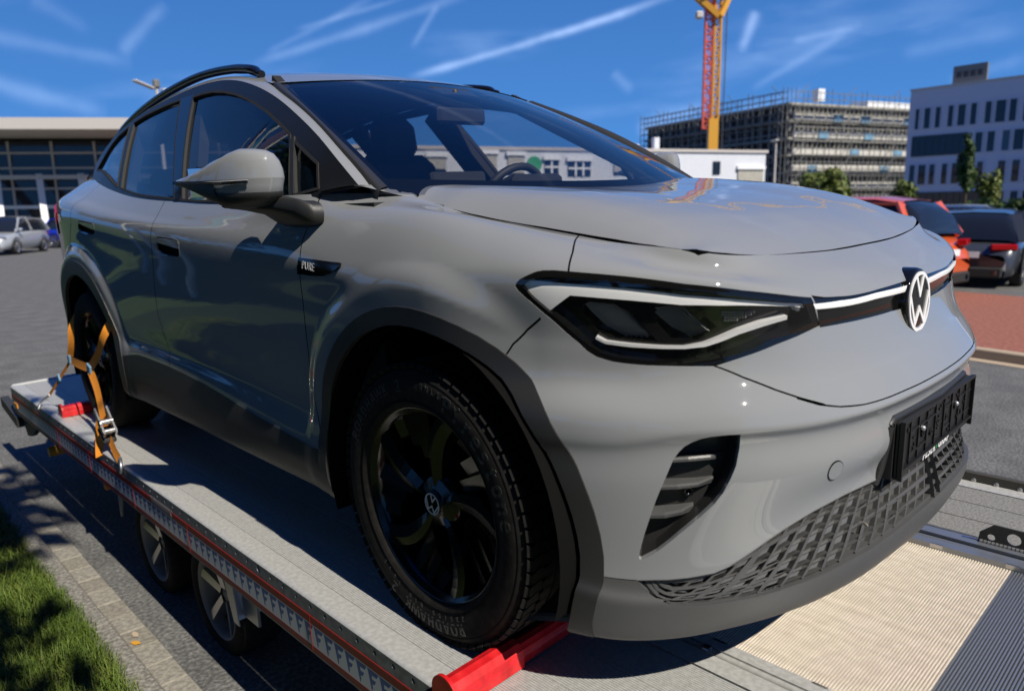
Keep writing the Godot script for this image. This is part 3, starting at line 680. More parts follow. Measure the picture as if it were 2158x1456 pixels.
func ground() -> void:
	var b := MB.new()
	b.face([Vector3(-400, 0, -400), Vector3(400, 0, -400), Vector3(400, 0, 1.212), Vector3(-400, 0, 1.212)], Vector3.UP)
	structure("asphalt_road", b.mesh(), M.asphalt)
	b = MB.new()
	b.face([Vector3(-400, -0.02, 1.2), Vector3(400, -0.02, 1.2), Vector3(400, -0.02, 400), Vector3(-400, -0.02, 400)], Vector3.UP)
	structure("lawn_ground", b.mesh(), M.lawn)
	b = MB.new() # soil bank right behind the kerb
	var g := []
	for x in 60:
		var row := []
		for z in 14: row.append(Vector3(-8.0 + x * 0.2, 0.012 + (0.02 * sin(x * 0.7 + z) + 0.012 * sin(x * 1.9 - z * 0.8)) * smoothstep(0, 3, z), 1.296 + z * 0.3))
		g.append(row)
	b.sheet(g)
	structure("lawn_bank", b.mesh(), M.soil)
	# gutter strip of pavers and the kerb behind it
	b = MB.new()
	b.box(Vector3(-2, -0.02, 1.16), Vector3(16, 0.036, 0.115))
	var gutter := structure("paver_gutter", b.mesh(), M.joint)
	var pm := [MB.new(), MB.new(), MB.new()]
	pm[0].box(Vector3.ZERO, Vector3(0.150, 0.05, 0.102), Basis(), 0.004)
	pm[1].box(Vector3.ZERO, Vector3(0.150, 0.05, 0.101), Basis(Vector3.UP, 0.008), 0.005)
	pm[2].box(Vector3.ZERO, Vector3(0.149, 0.05, 0.102), Basis(Vector3.UP, -0.01), 0.006)
	var pms := [pm[0].mesh(), pm[1].mesh(), pm[2].mesh()]
	var r := RandomNumberGenerator.new()
	r.seed = 3
	for k in 62:
		part("paver", pms[r.randi() % 3], M.paver if r.randf() < 0.65 else M.paver2, gutter, Transform3D(Basis(Vector3.RIGHT, r.randf_range(-0.012, 0.012)) * Basis(Vector3.BACK, r.randf_range(-0.01, 0.01)), Vector3(-7.2 + k * 0.1545, -0.0175 + r.randf_range(-0.002, 0.003), 1.158)))
	b = MB.new()
	b.box(Vector3(-2, -0.045, 1.256), Vector3(16, 0.07, 0.08))
	var kerb := structure("kerb", b.mesh(), M.joint)
	var ks := MB.new()
	ks.box(Vector3.ZERO, Vector3(0.985, 0.10, 0.088), Basis(), 0.006)
	var ksm := ks.mesh()
	for k in 9: part("kerb_stone", ksm, M.kerb, kerb, Transform3D(Basis(Vector3.BACK, r.randf_range(-0.004, 0.004)), Vector3(-6.3 + k * 0.995, -0.03 + r.randf_range(-0.003, 0.004), 1.2565)))
	# brick forecourt on the far side of the road, behind a low sandstone kerb
	b = MB.new()
	var e := Vector3(1, 0, 0.2).normalized(); var f := Vector3(0.2, 0, -1).normalized()
	var o := Vector3(-0.6, 0, -7.27)
	b.face([o - e * 60 + Vector3(0, .1, 0) + f * .1, o + e * 40 + Vector3(0, .1, 0) + f * .1, o + e * 40 + f * 5.4 + Vector3(0, .1, 0), o - e * 60 + f * 5.4 + Vector3(0, .1, 0)], Vector3.UP)
	structure("brick_forecourt", b.mesh(), M.bricks)
	b = MB.new()
	b.face([o - e * 60 + Vector3(0, .1, 0) + f * 5.4, o + e * 40 + Vector3(0, .1, 0) + f * 5.4, o + e * 40 + f * 90 + Vector3(0, .1, 0), o - e * 60 + f * 90 + Vector3(0, .1, 0)], Vector3.UP)
	structure("parking_area", b.mesh(), M.asphalt)
	b = MB.new()
	for k in 60: b.box(o + e * (-36.0 + k * 1.0) + f * 0.03 + Vector3(0, 0.045, 0), Vector3(0.985, 0.13, 0.14), Basis(e, Vector3.UP, e.cross(Vector3.UP)), 0.012)
	structure("forecourt_kerb", b.mesh(), M.sandstone)
	b = MB.new() # flat gutter course in front of the kerb
	for k in 60: b.box(o + e * (-36.0 + k * 1.0) - f * 0.13 + Vector3(0, -0.01, 0), Vector3(0.985, 0.03, 0.17), Basis(e, Vector3.UP, e.cross(Vector3.UP)))
	structure("forecourt_gutter", b.mesh(), M.sandstone)

# place a facade: corner a to corner c, local x along it, y up, z out of the wall
func facade(a: Vector3, c: Vector3) -> Transform3D:
	var x := (c - a); x.y = 0
	x = x.normalized()
	return Transform3D(Basis(x, Vector3.UP, x.cross(Vector3.UP)), a)

func hall() -> void: # long low white hall behind the car park
	var xf := facade(Vector3(-45.73, 0, -29.97), Vector3(-31.12, 0, -61.2))
	var o := thing("white_hall", "long low white industrial hall with roller blinds and a green disc sign", "building", xf)
	var L := 34.5
	var b := MB.new()
	b.box(Vector3(L / 2 - 1, 3.1, -9), Vector3(L + 2, 6.2, 18))
	part("wall", b.mesh(), M.wallwhite, o)
	b = MB.new()
	b.box(Vector3(L / 2 - 1, 6.32, -9), Vector3(L + 2.3, 0.24, 18.3))
	var roof := part("roof", b.mesh(), M.rooflight, o)
	for e in [[25.7, 7.0, -4.0, 0.5, 1.5], [23.9, 6.8, -5.0, 0.9, 0.8]]:
		b = MB.new()
		b.box(Vector3(e[0], e[1], e[2]), Vector3(e[3], e[4], e[3]))
		part("vent_stack", b.mesh(), M.wallwhite, roof)
	# x, y, width, height, blind share
	var wins := [[1.0, 5.1, 1.5, 1.1, 0.0], [4.6, 5.0, 1.4, 1.3, 0.7], [8.65, 5.1, 1.45, 1.6, 0.9], [10.95, 5.05, 1.35, 1.5, 0.9], [13.98, 4.9, 1.2, 1.15, 0.0], [16.4, 4.8, 2.0, 1.2, 0.0], [20.2, 4.9, 1.4, 1.2, 0.8], [24.0, 4.7, 1.6, 1.2, 0.8], [32.9, 4.2, 2.6, 1.2, 0.9]]
	for w in wins:
		b = MB.new()
		b.box(Vector3(w[0], w[1], 0.03), Vector3(w[2], w[3], 0.1))
		var f := part("window", b.mesh(), M.pane, o)
		b = MB.new()
		b.box(Vector3(w[0], w[1] + w[3] * 0.5 + 0.12, 0.12), Vector3(w[2] + 0.3, 0.28, 0.30))
		part("blind_box", b.mesh(), M.white, f)
		b = MB.new()
		if w[4] > 0.0: b.box(Vector3(w[0], w[1] + w[3] * (0.5 - w[4] * 0.5), 0.11), Vector3(w[2], w[3] * w[4], 0.04))
		else:
			b.box(Vector3(w[0], w[1] + 0.02, 0.11), Vector3(w[2], 0.14, 0.05))
			for k in range(1, int(w[2] / 0.55)): b.box(Vector3(w[0] - w[2] / 2 + k * w[2] / int(w[2] / 0.55), w[1], 0.112), Vector3(0.14, w[3], 0.05))
		part("blind" if w[4] > 0.0 else "frame", b.mesh(), M.concrete if w[4] > 0.0 else M.white, f)
	b = MB.new()
	b.lathe([Vector2(0, 0.16), Vector2(0.62, 0.16), Vector2(0.62, 0.16), Vector2(0.62, 0.0)], Transform3D(Basis(), Vector3(12.48, 5.12, 0.02)), 28)
	part("disc_sign", b.mesh(), M.green, o)
	b = MB.new()
	b.box(Vector3(29.4, 4.9, 0.05), Vector3(0.75, 1.1, 0.12), Basis(), 0.03)
	part("wall_box", b.mesh(), M.pane, o)

func scaffold_block() -> void: # concrete shell under construction, wrapped in scaffolding
	var A := Vector3(-53.9, 0, -112.3); var B := Vector3(-89.5, 0, -124.3); var C := Vector3(-43.8, 0, -139.5)
	var o := thing("scaffolded_building", "six storey concrete shell wrapped in scaffolding behind the white hall", "building", Transform3D(Basis(), A))
	var dl := (B - A); var dr := (C - A)
	var nf := 7; var hh := 2.62
	var core := MB.new()
	var inset := 1.6
	var ul := dl.normalized(); var ur := dr.normalized()
	var c0 := (ul + ur) * inset
	for q in [[c0, dl], [c0, dr]]: pass
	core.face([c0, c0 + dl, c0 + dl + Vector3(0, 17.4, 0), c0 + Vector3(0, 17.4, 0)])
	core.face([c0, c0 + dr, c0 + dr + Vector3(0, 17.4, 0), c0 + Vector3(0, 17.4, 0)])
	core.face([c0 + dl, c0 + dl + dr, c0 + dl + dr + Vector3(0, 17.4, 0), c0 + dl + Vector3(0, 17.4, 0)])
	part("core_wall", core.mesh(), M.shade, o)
	for f in nf: # floors
		var y := 1.1 + f * hh + 0.45
		var b := MB.new()
		b.face([Vector3(0, y, 0), dl + Vector3(0, y, 0), dl + dr + Vector3(0, y, 0), dr + Vector3(0, y, 0)], Vector3.UP)
		b.face([Vector3(0, y - 0.3, 0), dl + Vector3(0, y - 0.3, 0), dl + dr + Vector3(0, y - 0.3, 0), dr + Vector3(0, y - 0.3, 0)], Vector3.DOWN)
		b.bar(Vector3(0, y - .15, 0), dl + Vector3(0, y - .15, 0), 0.25, 0.3)
		b.bar(Vector3(0, y - .15, 0), dr + Vector3(0, y - .15, 0), 0.25, 0.3)
		part("floor_slab", b.mesh(), M.concrete, o)
		if f == nf - 1: continue
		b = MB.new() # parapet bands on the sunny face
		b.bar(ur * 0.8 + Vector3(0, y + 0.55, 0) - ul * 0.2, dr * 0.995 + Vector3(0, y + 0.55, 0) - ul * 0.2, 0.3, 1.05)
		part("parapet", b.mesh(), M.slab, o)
		b = MB.new()
		for k in 30:
			var p := ur * (0.9 + k * 0.97)
			b.box(p + ul * 0.6 + Vector3(0, y + 1.7, 0), Vector3(0.3, 1.4, 0.3), Basis(Vector3.UP, 0.3))
		for k in 20: b.box(ul * (1.0 + k * 1.85) + ur * 0.7 + Vector3(0, y + 1.25, 0), Vector3(0.3, 2.3, 0.3), Basis(Vector3.UP, 0.3))
		part("pillar_row", b.mesh(), M.concrete, o, Transform3D(), "stuff")
	for side in 2: # scaffold lattice
		var d := dl if side == 0 else dr
		var out := -(ur if side == 0 else ul) * 1.15
		var u := d.normalized(); var n := int(d.length() / 2.5)
		var b := MB.new()
		for k in n + 1:
			for w in [0.0, 0.75]:
				var p: Vector3 = u * (k * 2.5) + out * (0.35 + w)
				b.bar(p, p + Vector3(0, 18.9 + (0.5 if k % 3 == 0 else 0.0), 0), 0.11 if side == 0 else 0.07, 0.11 if side == 0 else 0.07, Vector3.RIGHT)
		for f in 9:
			var y := 1.0 + f * 2.1
			for w in [0.35, 1.1]:
				for h in [0.0, 1.0]: b.bar(out * w + Vector3(0, y + h, 0), d + out * w + Vector3(0, y + h, 0), 0.09 if side == 0 else 0.055, 0.09 if side == 0 else 0.055)
			for k in range(0, n, 4): b.bar(u * (k * 2.5) + out * 1.1 + Vector3(0, y, 0), u * ((k + 1) * 2.5) + out * 1.1 + Vector3(0, y + 2.1, 0), 0.08, 0.08)
		part("scaffold_pole", b.mesh(), M.scaff, o, Transform3D(), "stuff")
		b = MB.new()
		for f in 8:
			var y := 0.98 + f * 2.1
			for k in n: b.bar(u * (k * 2.5 + 0.1) + out * 0.75 + Vector3(0, y, 0), u * (k * 2.5 + 2.4) + out * 0.75 + Vector3(0, y, 0), 0.7 if side == 0 else 0.45, 0.07)
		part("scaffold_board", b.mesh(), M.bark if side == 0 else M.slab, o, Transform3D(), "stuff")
	for k in 14:
		var b2 := MB.new()
		b2.box(ur * (3.0 + (k * 7) % 26) - ul * 0.45 + Vector3(0, 2.0 + (k * 5 % 6) * hh, 0), Vector3(2.0, 1.0, 0.12), Basis(ur, Vector3.UP, ur.cross(Vector3.UP)))
		part("tarpaulin", b2.mesh(), M.tarp, o)
	for e in [[8.0, 2.0, 18.9, 1.4, 1.9, 1.4], [23.0, 3.0, 17.9, 10.0, 0.9, 4.0]]:
		var b2 := MB.new()
		b2.box(ur * e[0] + ul * e[1] + Vector3(0, e[2], 0), Vector3(e[3], e[4], e[5]), Basis(ur, Vector3.UP, ur.cross(Vector3.UP)))
		part("roof_box", b2.mesh(), M.white, o)

func office_block() -> void: # white cube with slot windows
	var a := Vector3(-31.6, 0, -97.8)
	var xf := facade(a, Vector3(-20.5, 0, -97.5))
	# the facade comes nearer towards the right
	xf = facade(a, a + Vector3(13.6, 0, 1.6))
	var o := thing("office_building", "white four storey office block with tall dark slot windows", "building", xf)
	var L := 34.0; var H := 14.9
	var b := MB.new()
	b.box(Vector3(L / 2, H / 2, -8.02), Vector3(L, H, 16))
	part("wall", b.mesh(), M.officewhite, o)
	b = MB.new()
	b.box(Vector3(L / 2, H + 0.1, -8.02), Vector3(L + 0.16, 0.24, 16.2))
	part("roof", b.mesh(), M.rooflight, o)
	var rows := [
		[11.55, 2.35, [[1.0, .35], [2.15, .55], [3.35, .45], [4.75, .45], [5.95, .65], [7.2, .5], [8.7, .5], [9.95, .8], [11.15, .55], [14.8, 5.0], [18.6, .6], [20.2, .6], [21.8, .6], [24, .6], [26, .6], [28, .6], [30, .6], [32, .6]]],
		[8.35, 2.2, [[3.7, 6.0], [8.0, .6], [9.25, .6], [10.75, .6], [12.0, .8], [13.2, .6], [14.7, .6], [16.2, .9], [18, .6], [20, .6], [22, 3.0], [25, .6], [27, .6], [29, .6], [31, .6]]],
		[5.0, 2.35, [[0.9, .5], [2.05, .7], [3.2, .5], [4.6, .5], [5.8, .65], [7.0, .5], [8.4, .5], [10.6, .6], [12.0, .6], [13.4, .8], [14.6, .6], [16.2, .6], [18, .8], [20, .6], [22, .6], [25, .6], [27, .6], [29, .6], [31, .6]]],
		[1.7, 2.2, [[4.9, 7.2], [10.6, .8], [12.1, .6], [13.3, .6], [14.8, .6], [16.0, .8], [18, .6], [20, .6], [22, .6], [25, .6], [27, .6], [29, .6], [31, .6]]],
	]
	var num := 0
	for r in rows:
		for w in r[2]:
			b = MB.new()
			w[1] *= 1.25 if w[1] < 1.5 else 1.0
			b.box(Vector3(w[0], r[0], -0.08), Vector3(w[1], r[1], 0.2))
			num += 1
			var f := part("window", b.mesh(), M.paneblue if (num * 7) % 11 == 0 else M.pane, o)
			b = MB.new() # reveal round the pane, standing proud of the wall
			for s in [-1, 1]: b.box(Vector3(w[0] + s * (w[1] * 0.5 + 0.05), r[0], 0.04), Vector3(0.1, r[1] + 0.2, 0.1))
			for s in [-1, 1]: b.box(Vector3(w[0], r[0] + s * (r[1] * 0.5 + 0.05), 0.04), Vector3(w[1], 0.1, 0.1))
			if w[1] > 2.0:
				for k in range(1, int(w[1] / 0.75)): b.box(Vector3(w[0] - w[1] / 2 + k * 0.75, r[0], 0.035), Vector3(0.07, r[1], 0.07))
			part("frame", b.mesh(), M.shade if w[1] > 2.0 else M.officewhite, f)
	b = MB.new()
	b.box(Vector3(6.1, H + 1.25, -0.9), Vector3(3.6, 2.0, 0.35))
	b.bar(Vector3(4.6, H, -1.3), Vector3(4.6, H + 1, -1.1), 0.15, 0.15, Vector3.RIGHT); b.bar(Vector3(7.6, H, -1.3), Vector3(7.6, H + 1, -1.1), 0.15, 0.15, Vector3.RIGHT)
	var sg := part("roof_sign", b.mesh(), M.scaff, o)
	b = MB.new()
	for k in 4: # dark letter blocks, too blurred in the photograph to read
		b.box(Vector3(4.95 + k * 0.75, H + 1.25, -0.7), Vector3(0.5, 0.62, 0.06)); b.box(Vector3(4.95 + k * 0.75, H + 1.25, -0.66), Vector3(0.2, 0.2, 0.04))
	part("sign_letter", b.mesh(), M.shade, sg, Transform3D(), "stuff")

func dealership() -> void: # glazed showroom with leaning white columns
	var xf := facade(Vector3(-68.5, 0, -2.0), Vector3(-54.5, 0, -21.5))
	var o := thing("glass_showroom", "glazed showroom with leaning white columns under a flat projecting roof", "building", xf)
	var b := MB.new()
	b.box(Vector3(8, 3.6, -7), Vector3(44, 7.2, 9))
	part("wall", b.mesh(), M.pane, o)
	b = MB.new()
	b.box(Vector3(8, 7.75, -4.5), Vector3(47, 0.75, 17))
	part("roof", b.mesh(), M.rooflight, o)
	b = MB.new()
	b.box(Vector3(9.5, 8.35, -6), Vector3(38, 0.45, 12))
	part("roof_step", b.mesh(), M.concrete, o)
	for k in 14:
		b = MB.new()
		b.box(Vector3(-12 + k * 3.0, 3.6, -2.42), Vector3(0.14, 7.1, 0.16))
		part("mullion", b.mesh(), M.rooflight, o)
	for y in [1.0, 2.35, 3.7, 5.2, 6.3]:
		b = MB.new()
		b.box(Vector3(8, y, -2.40), Vector3(44, 0.24 if y < 3 else 0.14, 0.2))
		part("transom", b.mesh(), M.white if y < 3 else M.rooflight, o)
	for k in 9:
		b = MB.new()
		b.bar(Vector3(-7.6 + k * 2.9, 0, 1.6), Vector3(-9.2 + k * 2.9, 4.6, -1.9), 0.42, 0.5)
		part("column", b.mesh(), M.white, o)
	b = MB.new()
	b.box(Vector3(8, 4.5, -1.6), Vector3(44, 0.3, 0.4))
	part("beam", b.mesh(), M.rooflight, o)

func crane() -> void:
	var o := thing("tower_crane", "orange and red lattice tower crane behind the white hall", "crane", Transform3D(Basis(Vector3.UP, 0.75), Vector3(-46.2, 0, -76.9)))
	var h := 0.85
	var lat := func(y0: float, y1: float, st: float, x0: float, x1: float, z0: float, z1: float) -> MB:
		var b := MB.new()
		for x in [x0, x1]:
			for z in [z0, z1]: b.bar(Vector3(x, y0, z), Vector3(x, y1, z), 0.17, 0.17, Vector3.RIGHT)
		var n := int((y1 - y0) / st)
		for k in n:
			var ya := y0 + k * st; var yb := ya + st
			var e := k % 2 == 0
			for z in [z0, z1]: b.bar(Vector3(x0 if e else x1, ya, z), Vector3(x1 if e else x0, yb, z), 0.10, 0.10); b.bar(Vector3(x0, ya, z), Vector3(x1, ya, z), 0.1, 0.1)
			for x in [x0, x1]: b.bar(Vector3(x, ya, z0 if e else z1), Vector3(x, yb, z1 if e else z0), 0.10, 0.10); b.bar(Vector3(x, ya, z0), Vector3(x, ya, z1), 0.1, 0.1)
		return b
	part("mast", lat.call(11.5, 25.0, 1.0, 0.05, 0.75, -0.38, 0.38).mesh(), M.yellow, o)
	part("ladder_mast", lat.call(10.5, 25.0, 0.8, -0.95, -0.12, -0.3, 0.3).mesh(), M.cranered, o)
	var b := MB.new()
	b.box(Vector3(0.25, 5.8, 0), Vector3(1.1, 11.6, 1.0))
	part("mast_base", b.mesh(), M.yellow, o)
	b = MB.new()
	b.bar(Vector3(-2.6, 25.6, 0), Vector3(0.4, 22.6, 0.9), 0.55, 0.6); b.bar(Vector3(2.4, 26.6, 0), Vector3(0.5, 22.6, 0.9), 0.5, 0.55)
	b.bar(Vector3(-2.6, 25.6, -0.8), Vector3(0.4, 22.9, -0.8), 0.4, 0.5); b.box(Vector3(0, 25.4, 0), Vector3(2.4, 0.8, 2.4))
	part("slewing_head", b.mesh(), M.yellow, o)
	b = MB.new()
	b.box(Vector3(-1.9, 22.7, 1.1), Vector3(0.8, 0.8, 0.8), Basis(), 0.15)
	part("counter_winch", b.mesh(), M.rooflight, o)
	b = MB.new()
	b.box(Vector3(0, 27.5, 0), Vector3(1.7, 3, 1.7)); b.bar(Vector3(-2, 28, 0.5), Vector3(34, 30, 0.5), 0.2, 0.2); b.bar(Vector3(-2, 28, -0.5), Vector3(34, 30, -0.5), 0.2, 0.2); b.bar(Vector3(-2, 29.2, 0), Vector3(34, 31, 0), 0.2, 0.2); b.bar(Vector3(2, 28, 0), Vector3(-12, 27, 0), 0.4, 0.4)
	for k in 20: b.bar(Vector3(-2 + k * 1.8, 28 + k * 0.1, 0.5), Vector3(-1.1 + k * 1.8, 29.25 + k * 0.1, 0), 0.1, 0.1); b.bar(Vector3(-1.1 + k * 1.8, 29.25 + k * 0.1, 0), Vector3(-0.2 + k * 1.8, 28.1 + k * 0.1, -0.5), 0.1, 0.1)
	part("jib", b.mesh(), M.yellow, o)
	b = MB.new()
	b.bar(Vector3(1.3, 8, 0.3), Vector3(1.35, 24, 0.3), 0.1, 0.1, Vector3.RIGHT)
	part("hoist_cable", b.mesh(), M.steel, o)

func lamps() -> void:
	var o := thing("street_lamp", "slim grey lamp post standing before the scaffolded building", "street lamp", Transform3D(Basis(Vector3.UP, -0.8), Vector3(-23.1, 0, -47.0)))
	var b := MB.new()
	b.tube([Vector3(0, 0, 0), Vector3(0, 5.95, 0)], [0.10, 0.06], 10)
	part("pole", b.mesh(), M.rooflight, o)
	b = MB.new()
	b.box(Vector3(-0.25, 5.98, 0), Vector3(1.0, 0.12, 0.3), Basis(), 0.04)
	part("lamp_head", b.mesh(), M.rooflight, o)
	o = thing("street_lamp", "twin headed lamp post rising behind the car's roof rail", "street lamp", Transform3D(Basis(Vector3.UP, 0.35), Vector3(-26.8, 0, -8.1)))
	b = MB.new()
	b.tube([Vector3(0, 0, 0), Vector3(0, 6.15, 0)], [0.08, 0.05], 10)
	part("pole", b.mesh(), M.rooflight, o)
	b = MB.new()
	b.box(Vector3(0, 6.2, 0), Vector3(0.22, 0.3, 0.22), Basis(), 0.05)
	part("hub", b.mesh(), M.scaff, o)
	for s in [-1, 1]:
		b = MB.new()
		b.box(Vector3(0.05, 6.1, s * 0.55), Vector3(0.2, 0.08, 0.8), Basis(Vector3.RIGHT, s * -0.22), 0.03)
		part("lamp_head", b.mesh(), M.rooflight, o)
	# advertising flags on poles at the edge of the lawn, seen in the car's windows
	for k in 3:
		var f := thing("flag_pole", ["violet banner flag with a white ring nearest the trailer", "pale blue banner flag between the violet ones", "violet banner flag farthest from the trailer"][k], "flag", Transform3D(Basis(Vector3.UP, 0.4), Vector3(-9.5 - k * 2.4, 0, 3.9 + k * 0.5)), "banner flags on the lawn")
		b = MB.new()
		b.tube([Vector3(0, 0, 0), Vector3(0, 8.2, 0)], [0.06, 0.035], 10)
		part("pole", b.mesh(), M.white, f)
		var g := []
		for x in 9:
			var row := []
			for y in 14: row.append(Vector3(0.06 + x * 0.15, 7.9 - y * 0.3, 0.09 * sin(x * 0.9 + y * 0.35) * x / 8.0))
			g.append(row)
		b = MB.new()
		b.sheet(g)
		var cl := part("banner", b.mesh(), M.skyblue if k == 1 else M.violet, f)
		if k != 1:
			for sd in [-1.0, 1.0]: emblem("banner_emblem", cl, Transform3D(Basis(Vector3(sd, 0, 0), Vector3.UP, Vector3(0, 0, sd)), Vector3(0.66, 6.9, 0.16 * sd)), 0.42, 0.01, M.white)

# ---------------------------------------------------------------- the car
func flare(p: Vector3) -> float: # how far the lips round the wheel openings stand out
	var t := 0.0
	for cx in [0.0, -2.771]:
		var r := Vector2(p.x - cx, p.y - 0.355).length()
		if r > 0.62: continue
		var add := maxf(0.0, 0.925 - absf(p.z)) * (1.0 - smoothstep(0.545, 0.615, r)) * 0.80 * (0.35 + 0.65 * smoothstep(0.5, 0.85, p.y)) * smoothstep(0.2, 0.3, p.y)
		if cx == 0.0: add *= 1.0 - smoothstep(0.05, 0.36, p.x)
		t += add
	return t

func body_panel() -> CutSheet:
	var tu := PackedFloat32Array(TU); var tv := PackedFloat32Array(TV)
	var us := PackedFloat32Array(); var vs := PackedFloat32Array()
	var u := 0.0
	while u < tu[-1] - 0.004:
		us.append(u)
		u += 0.0075 if u < 2.1 else 0.0165
	us.append(tu[-1])
	var n := 116
	for k in n + 1: vs.append(tv[-1] * k / n)
	var net := []
	for s in tu.size():
		var col := []
		for k in tv.size(): col.append(Vector3(NET[(s * tv.size() + k) * 3], NET[(s * tv.size() + k) * 3 + 1], NET[(s * tv.size() + k) * 3 + 2]))
		net.append(col)
	var rows := []
	for v in vs:
		var row := []
		for s in tu.size(): row.append(crom(tv, net[s], v))
		rows.append(row)
	var pts := []
	for x in us:
		var line := PackedVector3Array()
		for k in vs.size(): line.append(crom(tu, rows[k], x, true))
		pts.append(line)
	var sheet := CutSheet.new(us, vs, pts)
	for a in us.size(): # raise the lips, with their slope worked out exactly so that highlights run clean
		for k in vs.size():
			var p: Vector3 = pts[a][k]
			if minf(Vector2(p.x, p.y - 0.355).length(), Vector2(p.x + 2.771, p.y - 0.355).length()) > 0.63: continue
			var nr: Vector3 = sheet.q[a][k]
			var e := 0.002
			var f := flare(p)
			var t1 := nr.cross(Vector3.UP if absf(nr.y) < 0.9 else Vector3.RIGHT).normalized(); var t2 := nr.cross(t1)
			var d1 := t1 + Vector3(0, 0, (flare(p + t1 * e) - flare(p - t1 * e)) / (2.0 * e)); var d2 := t2 + Vector3(0, 0, (flare(p + t2 * e) - flare(p - t2 * e)) / (2.0 * e))
			var m := d1.cross(d2).normalized()
			sheet.q[a][k] = m if m.dot(nr) > 0.0 else -m
			sheet.p[a][k] = p + Vector3(0, 0, f)
	return sheet

func line_of(key: String) -> PackedVector2Array: return v2(LINES[key])

func rev(a: PackedVector2Array) -> PackedVector2Array:
	var o := a.duplicate()
	o.reverse()
	return o

func emblem(called: String, parent: Node3D, xf: Transform3D, r: float, d: float, m: Material) -> void: # ring with a V over a W
	var b := MB.new()
	b.lathe([Vector2(r * 0.885, 0), Vector2(r * 0.885, d), Vector2(r * 0.885, d), Vector2(r, d), Vector2(r, d), Vector2(r, 0)], xf, 48)
	var disc := circle(r * 0.90, 48)
	var w := r * 0.068
	for l in [[-0.40, 0.98, 0.0, 0.215, 0.40, 0.98], [-0.98, 0.46, -0.415, -0.70, 0.0, -0.225, 0.415, -0.70, 0.98, 0.46]]:
		var pl := PackedVector2Array()
		for k in range(0, l.size(), 2): pl.append(Vector2(l[k], l[k + 1]) * r)
		for q in Geometry2D.offset_polyline(pl, w, Geometry2D.JOIN_MITER, Geometry2D.END_BUTT):
			for e in Geometry2D.intersect_polygons(q, disc): b.prism(e, xf, d)
	part(called, b.mesh(), m, parent)

